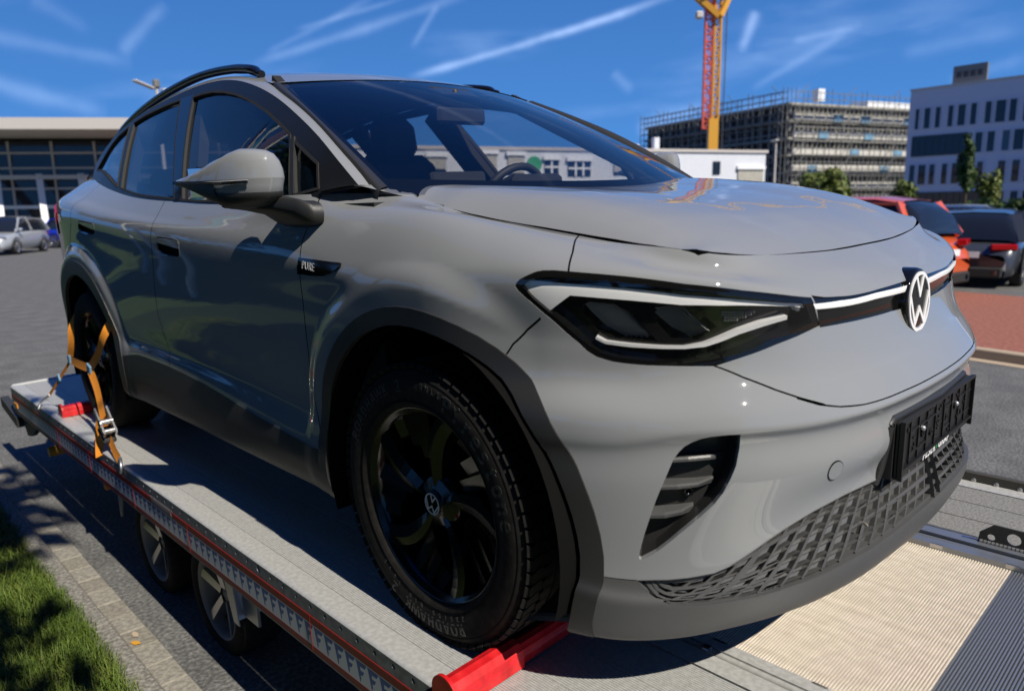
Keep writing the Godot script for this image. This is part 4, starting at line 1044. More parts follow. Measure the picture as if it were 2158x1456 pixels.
func suv() -> void:
	var car := thing("electric_suv", "grey electric SUV with black wheel arches strapped on the trailer", "car", RIG)
	var P := body_panel()
	var U: float = TU[-1]; var V: float = TV[-1]
	var hl := line_of("HL"); var hlin := line_of("HLIN"); var vent := line_of("VENT")
	var arch_f := line_of("ARCHF"); arch_f.append_array(v2([2.0, 1.05, 0.93, 1.05]))
	var arch_r := line_of("ARCHR"); arch_r.append_array(v2([4.67, 1.05, 3.76, 1.05]))
	var arch_fi := line_of("ARCHFI"); arch_fi.append_array(v2([1.92, 1.06, 1.0, 1.06]))
	var arch_ri := line_of("ARCHRI"); arch_ri.append_array(v2([4.64, 1.06, 3.80, 1.06]))
	var bar := v2([-0.02, 0.161]); bar.append_array(rev(line_of("BARTOP"))); bar.append_array(line_of("BARBOT")); bar.append_array(v2([-0.02, 0.283]))
	var gt := line_of("GRTOP"); var gb := line_of("GRBOT")
	var vt := gt[gt.size() - 1].y; var vb := gb[gb.size() - 1].y
	var lb := line_of("LOWB"); var ct := line_of("CLADTOP")
	var low_f := v2([-0.02, vt]); low_f.append_array(rev(gt)); low_f.append_array(rev(line_of("LOWB"))); low_f.append_array(v2([1.15, lb[0].y, 1.15, 1.02, -0.02, 1.02]))
	var grille := gt.duplicate(); grille.append_array(v2([-0.02, vt, -0.02, vb])); grille.append_array(rev(gb))
	grille.remove_at(grille.size() - 1)
	var side_low := v2([1.80, ct[ct.size() - 1].y]); side_low.append_array(rev(ct)); side_low.append_array(v2([3.80, ct[0].y, 3.80, 1.02, 1.80, 1.02]))
	var rear_low := v2([4.5, TV[9], U + 0.1, TV[9], U + 0.1, 1.02, 4.5, 1.02])
	var vcr := line_of("VCR"); vcr.append(Vector2(-0.02, vcr[vcr.size() - 1].y))
	var b1 := line_of("GAPB1"); b1[0].y = -0.02
	var b2 := line_of("GAPB2"); var gf := line_of("GAPF"); var gm := line_of("GAPM"); var gr := line_of("GAPR")
	gf[0].y = -0.02; gm[0].y = -0.02; gr[0].y = -0.02
	var seams := []
	for s in [vcr, b1, b2, gf, gm, gr]: seams.append_array(seam(s, 0.0042))
	var hand_f := line_of("HANDF"); var hand_r := line_of("HANDR")
	var holes := [hl, bar, vent, arch_f, arch_r, low_f, side_low, rear_low, hand_f, hand_r]
	holes.append_array(seams)
	# outer panels
	var bump := v2([-0.02, -0.02, b1[0].x, -0.02]); bump.append_array(b1.slice(1)); bump.append_array(b2); bump.append_array(v2([1.25, 0.40, 1.25, 1.02, -0.02, 1.02]))
	var fend := v2([1.25, 1.02, 1.25, 0.40]); fend.append_array(rev(b2)); fend.append_array(rev(b1)); fend.append_array(gf); fend.append_array(v2([1.90, 1.02]))
	var dfr := v2([1.90, 1.02]); dfr.append_array(rev(gf)); dfr.append_array(gm); dfr.append_array(v2([3.05, 1.02]))
	var drr := v2([3.05, 1.02]); drr.append_array(rev(gm)); drr.append_array(gr); drr.append_array(v2([4.30, 0.6, 4.2, 1.02]))
	var quarter := v2([4.2, 1.02, 4.30, 0.6]); quarter.append_array(rev(gr)); quarter.append_array(v2([U + 0.02, -0.02, U + 0.02, 1.02]))
	for e in [["bumper", bump], ["fender", fend], ["front_door", dfr], ["rear_door", drr], ["rear_quarter_panel", quarter]]:
		var mb := P.cut(e[1], holes)
		if e[0] == "bumper": P.wall(vent, true, 0.0, -0.012, mb); P.wall(hl, true, 0.0, -0.012, mb)
		both(e[0], mb, M.paint, car)
	var shell := P.cut(v2([-0.02, -0.02, U + 0.02, -0.02, U + 0.02, V * 0.92, -0.02, V * 0.92]), [hl, vent, grille, arch_f, arch_r], -0.012)
	both("inner_shell", shell, M.dark, car)
	# black trim round the wheels and along the sills
	for a in [[arch_f, arch_fi], [arch_r, arch_ri]]:
		var mb := P.cut(a[0], [a[1]], 0.005)
		P.wall(a[0], true, 0.005, -0.006, mb); P.wall(a[1], true, 0.005, -0.012, mb)
		var tr := both("wheel_arch_trim", mb, M.plastic, car)
		mb = MB.new()
		P.wall(a[1], true, -0.012, -0.14, mb)
		part("arch_lip", mb.mesh(), M.well, tr)
		part("arch_lip", mb.mirrored().mesh(), M.well, tr)
	var sill := P.cut(side_low, [arch_f, arch_r], 0.002)
	P.wall(line_of("CLADTOP"), false, 0.002, -0.01, sill)
	both("sill_trim", sill, M.plastic, car)
	both("rear_bumper_trim", P.cut(rear_low, [arch_r], 0.002), M.plastic, car)
	var lowm := P.cut(low_f, [grille, arch_f], 0.003)
	P.wall(grille, true, 0.003, -0.03, lowm)
	both("lower_bumper", lowm, M.bumperplastic, car)
	# dark underbody between the sills
	var ub := MB.new()
	ub.box(Vector3(-1.40, 0.235, 0), Vector3(4.1, 0.05, 1.30)); ub.box(Vector3(-1.39, 0.235, 0), Vector3(1.65, 0.06, 1.62)); ub.box(Vector3(0.55, 0.24, 0), Vector3(0.30, 0.04, 1.2))
	part("underbody", ub.mesh(), M.dark, car)
	headlights(P, car, hl, hlin)
	front_face(P, car, bar, hl, vent, grille, gt, gb)
	side_details(P, car, hand_f, hand_r)
	hood(car)
	greenhouse(car)
	mirrors(car)
	cabin(car)
	for w in [[0.0, 0.795, 1], [-2.771, 0.79, 1], [0.0, -0.795, -1], [-2.771, -0.79, -1]]: wheel(car, Vector3(w[0], 0.355, w[1]), w[2])

func headlights(P: CutSheet, car: Node3D, hl: PackedVector2Array, hlin: PackedVector2Array) -> void:
	var drl := line_of("DRL"); var hs := line_of("HLSTRIP")
	var frame := P.cut(hl, [hlin], -0.001)
	P.wall(hl, true, -0.001, -0.03, frame)
	var bez := P.cut(hlin, [drl, line_of("BOWL1"), line_of("BOWL2")], -0.034)
	P.wall(hlin, true, -0.001, -0.034, bez)
	var blade := P.cut(drl, [], -0.011); P.wall(drl, true, -0.011, -0.034, blade)
	var strip := P.cut(hs, [], -0.016); P.wall(hs, true, -0.016, -0.034, strip)
	var refl := MB.new(); var ribs := MB.new()
	for key in ["BOWL1", "BOWL2"]:
		var bw := line_of(key)
		refl.merge(P.cut(bw, [], -0.075)); P.wall(bw, true, -0.034, -0.075, refl)
		var r := CutSheet.bound(bw)
		for k in 8: # bright curved facets of the reflector
			var x := r.position.x + r.size.x * (0.20 + 0.075 * k)
			var ln := v2([x + 0.05, r.position.y + 0.004, x + 0.03, r.position.y + r.size.y * 0.35, x - 0.005, r.position.y + r.size.y * 0.7, x - 0.05, r.end.y - 0.003])
			for q in Geometry2D.intersect_polyline_with_polygon(ln, bw):
				for s in q.size() - 1:
					var a: Vector2 = q[s]; var c: Vector2 = q[s + 1]
					ribs.face([P.at(a.x, a.y, -0.038 - 0.003 * k), P.at(c.x, c.y, -0.038 - 0.003 * k), P.at(c.x - 0.008, c.y, -0.072), P.at(a.x - 0.008, a.y, -0.072)])
	var cells := MB.new() # small prism cells of the indicator
	var b3 := CutSheet.bound(line_of("BOWL3"))
	for x in 14:
		for y in 4:
			var u := b3.position.x + b3.size.x * (x + 0.5) / 14.0; var v := b3.position.y + 0.004 + (b3.size.y - 0.008) * (y + 0.5) / 4.0
			if Geometry2D.is_point_in_polygon(Vector2(u, v), line_of("BOWL3")): cells.box(P.at(u, v, -0.030), Vector3(0.0045, 0.0035, 0.0045))
	var edge := MB.new() # small bright corner at the inner end
	P.fin(v2([0.515, 0.213, 0.51, 0.226]), 0.010, -0.034, -0.02, edge)
	for side in 2:
		var mk := func(m: MB): return m.mirrored().mesh() if side else m.mesh()
		var root := part("headlight", mk.call(frame), M.gloss, car)
		part("bezel", mk.call(bez), M.gloss, root)
		part("light_blade", mk.call(blade), M.drl, root)
		part("chrome_strip", mk.call(strip), M.strip, root)
		part("reflector", mk.call(refl), M.gloss, root)
		part("reflector_facet", mk.call(ribs), M.strip, root)
		part("indicator_cell", mk.call(cells), M.satin, root)
		part("corner_marker", mk.call(edge), M.drl, root)
		part("lens", mk.call(P.cut(hlin, [], 0.0005)), M.lens, root)

func front_face(P: CutSheet, car: Node3D, bar: PackedVector2Array, hl: PackedVector2Array, vent: PackedVector2Array, grille: PackedVector2Array, gt: PackedVector2Array, gb: PackedVector2Array) -> void:
	# black band with a white light line between the headlights
	var mb := P.cut(bar, [hl], -0.004)
	P.wall(bar, true, 0.0, -0.03, mb)
	var bb := both("grille_bar", mb, M.gloss, car)
	var lt := v2([-0.02, 0.181]); lt.append_array(rev(line_of("STRTOP"))); lt.append_array(line_of("STRBOT")); lt.append_array(v2([-0.02, 0.211]))
	var ls := P.cut(lt, [], 0.001); P.wall(lt, true, 0.001, -0.004, ls)
	part("light_line", ls.mesh(), M.drl, bb)
	part("light_line", ls.mirrored().mesh(), M.drl, bb)
	# round emblem
	var bx := Basis(Vector3(0, 0, -1), Vector3(-0.03, 1, 0).normalized(), Vector3(1, 0.03, 0).normalized())
	var b := MB.new()
	b.lathe([Vector2(0, 0.017), Vector2(0.074, 0.017), Vector2(0.079, 0.014), Vector2(0.082, 0.006), Vector2(0.083, -0.03), Vector2(0.083, -0.03)], Transform3D(bx, Vector3(0.800, 0.809, 0)), 56)
	var base := part("emblem", b.mesh(), M.gloss, car)
	emblem("emblem_mark", base, Transform3D(bx, Vector3(0.8165, 0.8095, 0)), 0.0725, 0.0035, M.emblem)
	# corner air vents: deep pocket with three fins
	var floor := P.cut(vent, [], -0.05); P.wall(vent, true, -0.012, -0.05, floor)
	both("air_vent", floor, M.plastic, car)
	for key in ["FIN1", "FIN2", "FIN3"]:
		var fm := MB.new()
		var l := line_of(key)
		for k in l.size() - 1: # a blade that tapers to nothing at its inner end, with a bright rounded edge
			var f0 := 1.0 - pow(k / (l.size() - 1.0), 3.0); var f1 := 1.0 - pow((k + 1) / (l.size() - 1.0), 3.0)
			var a := l[k]; var c := l[k + 1]; var dn := Vector2(0, 0.011)
			var o0 := -0.048 + 0.030 * f0; var o1 := -0.048 + 0.030 * f1
			fm.face([P.at(a.x, a.y, -0.05), P.at(c.x, c.y, -0.05), P.at(c.x, c.y, o1), P.at(a.x, a.y, o0)])
			fm.face([P.at(a.x, a.y, o0), P.at(c.x, c.y, o1), P.at(c.x, c.y + 0.003, o1 + 0.002), P.at(a.x, a.y + 0.003, o0 + 0.002)])
			fm.face([P.at(a.x, a.y + 0.003, o0 + 0.002), P.at(c.x, c.y + 0.003, o1 + 0.002), P.at(c.x, c.y + 0.007, o1), P.at(a.x, a.y + 0.007, o0)])
			fm.face([P.at(a.x, a.y + 0.007, o0), P.at(c.x, c.y + 0.007, o1), P.at(c.x, c.y + 0.011, -0.05), P.at(a.x, a.y + 0.011, -0.05)])
		both("vent_fin", fm, M.bumperplastic, car)
	var sn := line_of("SENS")[0]
	var sm := MB.new()
	sm.lathe([Vector2(0.004, 0.0), Vector2(0.005, 0.006), Vector2(0.010, 0.006), Vector2(0.010, 0.006), Vector2(0.012, -0.01)], Transform3D(Basis(Quaternion(Vector3.BACK, P.normal(sn.x, sn.y))), P.at(sn.x, sn.y, -0.045)), 20)
	both("parking_sensor", sm, M.gloss, car)
	# painted tow-eye cap and its ring
	var tw := line_of("TOW")[0]
	var tm := MB.new()
	tm.lathe([Vector2(0, 0.0016), Vector2(0.0205, 0.0016), Vector2(0.0205, 0.0016), Vector2(0.0205, -0.004)], Transform3D(Basis(Quaternion(Vector3.BACK, P.normal(tw.x, tw.y))), P.at(tw.x, tw.y, 0.0)), 32)
	part("tow_cap", tm.mesh(), M.paint, car)
	tm = MB.new()
	tm.lathe([Vector2(0.0205, 0.0008), Vector2(0.0222, 0.0008), Vector2(0.0222, 0.0008), Vector2(0.0222, -0.004)], Transform3D(Basis(Quaternion(Vector3.BACK, P.normal(tw.x, tw.y))), P.at(tw.x, tw.y, 0.0)), 32)
	part("tow_cap_ring", tm.mesh(), M.dark, car)
	# lower grille: a lattice of slanted ribs and level bars over a dark void, closed towards the corners
	var back := P.cut(grille, [], -0.075); P.wall(grille, true, -0.02, -0.075, back)
	var gr := both("lower_grille", back, M.dark, car)
	var vt := gt[gt.size() - 1].y; var vb := gb[gb.size() - 1].y
	var lat := MB.new(); var pad := MB.new()
	var hole := grille
	for q in Geometry2D.offset_polygon(grille, -0.002): hole = q
	for q in Geometry2D.intersect_polygons(hole, v2([0.0, 0.4, 1.2, 0.4, 1.2, 1.1, 0.0, 1.1])): hole = q
	var dv := (vb - vt) / 4.6; var du := 0.052
	for r in range(-1, 8): # rows follow the lip; ribs lean
		var ln := PackedVector2Array()
		for k in 61:
			var u := k * 0.015 - 0.01
			ln.append(Vector2(u, on_line(gb, u, vb) - dv * (r + 0.12)))
		for q in Geometry2D.intersect_polyline_with_polygon(ln, hole): P.fin(q, 0.0062, -0.05, -0.006, lat)
	var spot := func(c: float, r: float) -> Vector2:
		var u := c * du * (1.0 - 0.10 * r * 0.2) - r * du * 0.30
		return Vector2(u, on_line(gb, clampf(u, -0.015, 0.88), vb) - dv * (r + 0.12))
	for c in range(0, 20):
		var ln := PackedVector2Array()
		for k in 29: ln.append(spot.call(c + 0.35, -1.0 + k * 0.25))
		for q in Geometry2D.intersect_polyline_with_polygon(ln, hole): P.fin(q, 0.0052, -0.05, -0.0075, lat)
		for r in range(-1, 7):
			var cell := PackedVector2Array([spot.call(c + 0.35, r), spot.call(c + 1.35, r), spot.call(c + 1.35, r + 1), spot.call(c + 0.35, r + 1)])
			var mid := (cell[0] + cell[1] + cell[2] + cell[3]) * 0.25
			var bits := Geometry2D.intersect_polygons(cell, hole)
			if bits.is_empty() or bits[0].size() < 3: continue
			var blind := mid.x > 0.36 + (mid.y - vt) * 0.8
			for w in bits:
				var ctr := Vector2.ZERO
				for e in w: ctr += e
				ctr /= w.size()
				if blind: # closed lozenge with a raised centre
					var inn := PackedVector2Array()
					for e in w: inn.append(ctr + (e - ctr) * 0.52 + Vector2(0.004, -0.003))
					for e in w.size():
						var f: int = (e + 1) % w.size()
						pad.face([P.at(w[e].x, w[e].y, -0.030), P.at(w[f].x, w[f].y, -0.030), P.at(inn[f].x, inn[f].y, -0.011), P.at(inn[e].x, inn[e].y, -0.011)])
					pad.face(Array(inn).map(func(e): return P.at(e.x, e.y, -0.011)))
				elif cell[0].x > 0.0 and cell[3].x > 0.0 and cell[3].x + du < 0.9: # open cell with one slanting flank
					pad.face([P.at(cell[0].x, cell[0].y, -0.012), P.at(cell[3].x, cell[3].y, -0.012), P.at(cell[3].x + du * 0.45, cell[3].y, -0.055), P.at(cell[0].x + du * 0.45, cell[0].y, -0.055)])
	both("grille_lattice", lat, M.bumperplastic, car)
	both("grille_pad", pad, M.grillepad, car)
	var lf := MB.new()
	lf.prism(v2([0, 0, 0.010, 0.005, 0.018, 0.001, 0.012, -0.005]), Transform3D(Basis(Vector3(0.5, -0.2, -0.8).normalized(), 0.3), P.at(0.36, (vt + vb) * 0.5, -0.004)), 0.0008)
	part("dry_leaf", lf.mesh(), M.beige, car)
	plate_holder(car)

func on_line(l: PackedVector2Array, u: float, rest: float) -> float:
	var best := rest
	for k in l.size() - 1:
		var a := l[k]; var b := l[k + 1]
		if (u - a.x) * (u - b.x) <= 0.0 and absf(a.x - b.x) > 1e-6: return lerpf(a.y, b.y, (u - a.x) / (b.x - a.x))
	var e := l[l.size() - 1]
	if u < e.x: best = lerpf(rest, e.y, clampf(u / maxf(e.x, 0.001), 0, 1))
	return best

func plate_holder(car: Node3D) -> void:
	# empty number-plate carrier: local x to the viewer's right, y up, z out of the face
	var xf := Transform3D(Basis(Vector3(0, 0, -1), Vector3(0, 1, 0), Vector3(1, 0, 0)).rotated(Vector3.BACK, -0.015), Vector3(0.884, 0.5145, 0))
	var b := MB.new()
	b.box(Vector3(0, 0.0, -0.012), Vector3(0.524, 0.134, 0.012), Basis(), 0.004)
	var base := part("plate_holder", b.mesh(), M.holder, car, xf)
	b = MB.new() # padded bracket between carrier and bumper
	for s in [-1.0, 1.0]:
		b.tube([Vector3(s * 0.268, 0.058, -0.03), Vector3(s * 0.272, 0.02, -0.034), Vector3(s * 0.276, -0.04, -0.042), Vector3(s * 0.278, -0.075, -0.05)], 0.013, 10)
	b.tube([Vector3(-0.268, 0.058, -0.03), Vector3(-0.255, 0.070, -0.028), Vector3(0, 0.073, -0.012), Vector3(0.255, 0.070, -0.028), Vector3(0.268, 0.058, -0.03)], 0.010, 10)
	b.box(Vector3(0, 0.0, -0.04), Vector3(0.535, 0.132, 0.045))
	part("bracket", b.mesh(), M.plastic, base)
	b = MB.new() # rim
	b.bar(Vector3(-0.262, 0.0665, -0.002), Vector3(0.262, 0.0665, -0.002), 0.010, 0.006); b.bar(Vector3(-0.262, -0.0435, -0.001), Vector3(0.262, -0.0435, -0.001), 0.007, 0.004)
	for s in [-1.0, 1.0]: b.bar(Vector3(s * 0.2605, -0.066, -0.002), Vector3(s * 0.2605, 0.066, -0.002), 0.010, 0.006, Vector3.RIGHT)
	part("rim", b.mesh(), M.holder, base)
	b = MB.new() # strengthening ribs and snap bosses of the moulded back
	var r := RandomNumberGenerator.new()
	r.seed = 21
	for x in [-0.205, -0.15, -0.092, -0.032, 0.032, 0.092, 0.15, 0.205]: b.bar(Vector3(x, -0.042, -0.004), Vector3(x, 0.062, -0.004), 0.004, 0.006, Vector3.RIGHT)
	for y in [-0.018, 0.034]:
		for k in 9:
			if r.randf() < 0.75: b.bar(Vector3(-0.255 + k * 0.0565, y, -0.0045), Vector3(-0.205 + k * 0.0565, y, -0.0045), 0.005, 0.0035)
	for k in 46:
		var x := r.randf_range(-0.25, 0.25); var y := r.randf_range(-0.036, 0.058)
		b.box(Vector3(x, y, -0.0052), Vector3(r.randf_range(0.004, 0.016), r.randf_range(0.003, 0.010), 0.004))
	for e in [[-0.12, 0.008], [-0.06, -0.004], [0.05, 0.006], [0.12, 0.018], [-0.018, 0.012]]:
		b.lathe([Vector2(0.005, -0.006), Vector2(0.005, -0.001), Vector2(0.005, -0.001), Vector2(0.009, -0.001), Vector2(0.009, -0.001), Vector2(0.009, -0.006)], Transform3D(Basis(), Vector3(e[0], e[1], 0)), 14)
	part("moulded_rib", b.mesh(), M.holder, base, Transform3D(), "stuff")
	for s in [-1.0, 1.0]:
		b = MB.new()
		b.lathe([Vector2(0, 0.004), Vector2(0.003, 0.0035), Vector2(0.006, 0.001), Vector2(0.0065, -0.004)], Transform3D(Basis(), Vector3(s * 0.125, 0.022, 0)), 14)
		part("screw", b.mesh(), M.galv, base)
	# dealer's name on the lower strip
	var sl := Basis(Vector3(1, 0, 0), Vector3(0.22, 1, 0), Vector3(0, 0, 1))
	part("lettering", lettering("FESER", 0.0235, 0.0006, true), M.emblem, base, Transform3D(sl, Vector3(-0.052, -0.055, -0.0050)))
	part("lettering", lettering("GRAF", 0.0235, 0.0006, true), M.emblem, base, Transform3D(sl, Vector3(0.056, -0.055, -0.0050)))
	b = MB.new()
	for k in 3: b.prism(v2([0, 0, 0.0025, 0, 0.006, 0.015 + 0.002 * k, 0.0035, 0.015 + 0.002 * k]), Transform3D(Basis(), Vector3(-0.004 + k * 0.005, -0.0625, -0.0056)), 0.0006)
	part("lettering_mark", b.mesh(), M.green, base)

func side_details(P: CutSheet, car: Node3D, hand_f: PackedVector2Array, hand_r: PackedVector2Array) -> void:
	for h in [hand_f, hand_r]:
		var r := CutSheet.bound(h)
		var pk := P.cut(h, [], -0.03); P.wall(h, true, 0.0, -0.03, pk)
		var root := both("door_handle", pk, M.dark, car)
		var up := PackedVector2Array()
		for e in Geometry2D.intersect_polygons(h, v2([r.position.x - 0.02, r.position.y - 0.02, r.end.x + 0.02, r.position.y - 0.02, r.end.x + 0.02, r.position.y + r.size.y * 0.48, r.position.x - 0.02, r.position.y + r.size.y * 0.60])): up = e
		for e in Geometry2D.offset_polygon(up, -0.004): up = e
		var g := P.cut(up, [], 0.001); P.wall(up, true, 0.001, -0.02, g)
		part("grip", g.mesh(), M.paint, root)
		part("grip", g.mirrored().mesh(), M.paint, root)
		var rim := MB.new() # turned edge of the pocket
		var ring: PackedVector2Array = h.duplicate(); ring.append(h[0])
		for k in ring.size() - 1:
			rim.face([P.at(ring[k].x, ring[k].y, 0.0008), P.at(ring[k + 1].x, ring[k + 1].y, 0.0008), P.at(ring[k + 1].x, ring[k + 1].y - 0.003, -0.006), P.at(ring[k].x, ring[k].y - 0.003, -0.006)])
		part("grip_rim", rim.mesh(), M.paint, root)
	var bd := line_of("BADGE")
	var bm := P.cut(bd, [], 0.007); P.wall(bd, true, 0.007, -0.002, bm)
	var badge := both("side_badge", bm, M.gloss, car)
	var u := 1.905; var v := 0.1835
	var y := (P.at(u, v - 0.01) - P.at(u, v + 0.01)).normalized(); var x := (P.at(u - 0.03, v) - P.at(u + 0.03, v)).normalized(); var z := x.cross(y).normalized()
	part("lettering", lettering("PURE", 0.021, 0.0008, false), M.strip, badge, Transform3D(Basis(x, z.cross(x), z), P.at(u, v, 0.0078)))
	# tail lamp wrapping round the rear corner
	var tl := v2([4.62, 0.19, 4.86, 0.155, U_END(), 0.14, U_END(), 0.255, 4.86, 0.265, 4.66, 0.25])
	var tm := P.cut(tl, [], 0.006); P.wall(tl, true, 0.006, -0.004, tm)
	both("tail_light", tm, M.red_lamp, car)

func U_END() -> float: return TU[-1] - 0.01

func hood_front(z: float) -> float: # plan line of the shut line ahead of a given half width
	var t := [[0.0, .690], [.1, .689], [.2, .684], [.3, .676], [.4, .664], [.5, .645], [.57, .626], [.62, .606], [.632, .6]]
	for k in t.size() - 1:
		if z <= t[k + 1][0]: return lerpf(t[k][1], t[k + 1][1], (z - t[k][0]) / (t[k + 1][0] - t[k][0]))
	return 0.6

func pick(t: Array, x: float) -> float: # straight lines through [x, y] pairs
	if x <= t[0][0]: return t[0][1]
	for k in t.size() - 1:
		if x <= t[k + 1][0]: return lerpf(t[k][1], t[k + 1][1], (x - t[k][0]) / (t[k + 1][0] - t[k][0]))
	return t[-1][1]

func soft(t: Array, x: float) -> float: # the same, rounded off
	return (pick(t, x - 0.02) + pick(t, x - 0.01) + pick(t, x) + pick(t, x + 0.01) + pick(t, x + 0.02)) / 5.0

func hood_height(x: float, z: float) -> float:
	var az := absf(z)
	var d := hood_front(minf(az, 0.62)) - x
	var rise := soft([[-0.1, -0.06], [0, 0.0], [.024, .015], [.06, .036], [.104, .058], [.184, .091], [.284, .119], [.384, .139], [.484, .154], [.69, .172], [.85, .180], [1.1, .184]], d)
	if d < 0.025: rise = lerpf(rise, d * 0.6, smoothstep(0.025, 0.0, d))
	var yf := soft([[-.02, .944], [0.0, .944], [.2, .944], [.4, .951], [.5, .958], [.6, .972], [.65, .982]], minf(az, 0.63))
	var yi := yf + rise
	var yb := soft([[-.42, 1.16], [-.31, 1.13], [-.25, 1.105], [-.2, 1.088], [-.1, 1.075], [0, 1.060], [.159, 1.034], [.327, 1.011], [.456, .993], [.6, .977], [.69, .962]], x)
	var zb := pick([[-.42, .70], [-.1, .708], [0, .70], [.2, .69], [.4, .67], [.5, .66], [.6, .632], [.7, .63]], x)
	var drop := maxf(0.0, yi - yb) * (1.0 - smoothstep(0.57, 0.62, x))
	return yi - drop * pow(minf(az / zb, 1.1), 8.0) - 0.006 * exp(-pow(z / 0.3, 2.0)) * smoothstep(0.1, 0.5, d)

func hood(car: Node3D) -> void:
	var us := PackedFloat32Array(); var vs := PackedFloat32Array()
	for k in 76: us.append(-0.36 + k * 0.0142)
	for k in 53: vs.append(k * 0.0142)
	var pts := []
	for x in us:
		var row := PackedVector3Array()
		for z in vs: row.append(Vector3(x, hood_height(x, z), z))
		pts.append(row)
	var H := CutSheet.new(us, vs, pts, true)
	for a in us.size(): H.q[a][0] = Vector3(H.q[a][0].x, H.q[a][0].y, 0).normalized()
	var out := PackedVector2Array()
	for e in [[-.02, .690], [.1, .689], [.2, .684], [.3, .676], [.4, .664], [.45, .656], [.5, .645], [.54, .635], [.57, .626], [.60, .614], [.622, .600], [.640, .570], [.651, .53], [.660, .49], [.667, .42], [.672, .38], [.680, .3], [.690, .2], [.698, .08], [.702, 0.0], [.706, -.1], [.709, -.16], [.706, -.20], [.695, -.24], [.675, -.275], [.65, -.30], [.62, -.315], [.5, -.295], [.3, -.265], [-.02, -.25]]:
		out.append(Vector2(e[1], e[0]))
	var inn := out
	for q in Geometry2D.offset_polygon(out, -0.0045): inn = q
	var mb := H.cut(inn, [])
	mb.merge(mb.mirrored())
	part("hood", mb.mesh(), M.paint, car)
	# black cowl between hood and windscreen, and dark gutter under the shut line
	var c := MB.new()
	var g := []
	for k in 25:
		var s := -1.0 + k / 12.0
		var zc := 0.70 * s
		g.append([Vector3(-0.245 - 0.075 * s * s, 1.085 + 0.03 * s * s, zc), Vector3(-0.36 - 0.03 * s * s, 1.125 + 0.02 * s * s, zc * 0.99), Vector3(-0.44 - 0.03 * s * s, 1.12 + 0.03 * s * s, zc * 0.97)])
	c.sheet(g)
	part("cowl", c.mesh(), M.plastic, car)
	var wide := out; var core := out
	for q in Geometry2D.offset_polygon(out, 0.002): wide = q
	for q in Geometry2D.offset_polygon(out, -0.03): core = q
	var gut := MB.new()
	H.wall(inn, false, -0.0012, -0.02, gut)
	both("hood_gutter", gut, M.dark, car)
	# painted corner of the wing between bonnet and windscreen pillar
	c = MB.new()
	g = []
	for k in 15:
		var f := k / 14.0
		var x := lerpf(-0.10, -0.50, f)
		var o := Vector3(x, pick([[-.55, 1.130], [-.45, 1.142], [-.36, 1.149], [-.33, 1.145], [-.25, 1.115], [-.1, 1.085], [0, 1.060]], x) - 0.001, pick([[-.55, .83], [-.4, .815], [-.33, .79], [-.25, .72], [-.2, .70], [0, .70]], x) + 0.004)
		var zi := pick([[-.50, .74], [-.40, .68], [-.30, .66], [-.27, .655], [-.24, .685], [-.2, .700], [-.1, .703]], x)
		var i := Vector3(x, hood_height(x, zi) + 0.001 if x > -0.25 else lerpf(hood_height(-0.25, 0.68), 1.145 if x > -0.42 else 1.136, smoothstep(-0.25, -0.33, x)), zi)
		g.append([o, o.lerp(i, 0.33) + Vector3(0, 0.004, 0), o.lerp(i, 0.66) + Vector3(0, 0.004, 0), i])
	c.sheet(g)
	both("wing_corner", c, M.paint, car)

func belt_z(x: float) -> float:
	return pick([[-3.5, .65], [-3.4, .685], [-3.1, .745], [-2.771, .795], [-2.4, .828], [-2.0, .845], [-1.5, .85], [-1.0, .845], [-.6, .832], [-.45, .82], [-.33, .80], [-.2, .775]], x)

func side_z(x: float, y: float) -> float:
	var h := y - 1.13
	return (belt_z(x - 0.06) + belt_z(x) + belt_z(x + 0.06)) / 3.0 - 0.36 * h - 0.25 * h * h

func screen_edge(t: float, s := 1.0) -> Vector3: return screen_at(s, t)

func screen_at(s: float, t: float) -> Vector3: # windscreen, s across, t from the cowl to the roof
	var lo := Vector3(-0.30 + 0.25 * (1.0 - s * s), 1.10 + 0.04 * s * s, 0.752 * s)
	var hi := Vector3(-0.98 - 0.085 * s * s, 1.5445 - 0.033 * s * s, 0.625 * s)
	return lo.lerp(hi, t) + Vector3(0.42, 0.86, 0) * 0.03 * 4.0 * t * (1.0 - t) * (1.0 - 0.55 * s * s) + Vector3(0, 0, 0.012 * s * 4.0 * t * (1 - t))

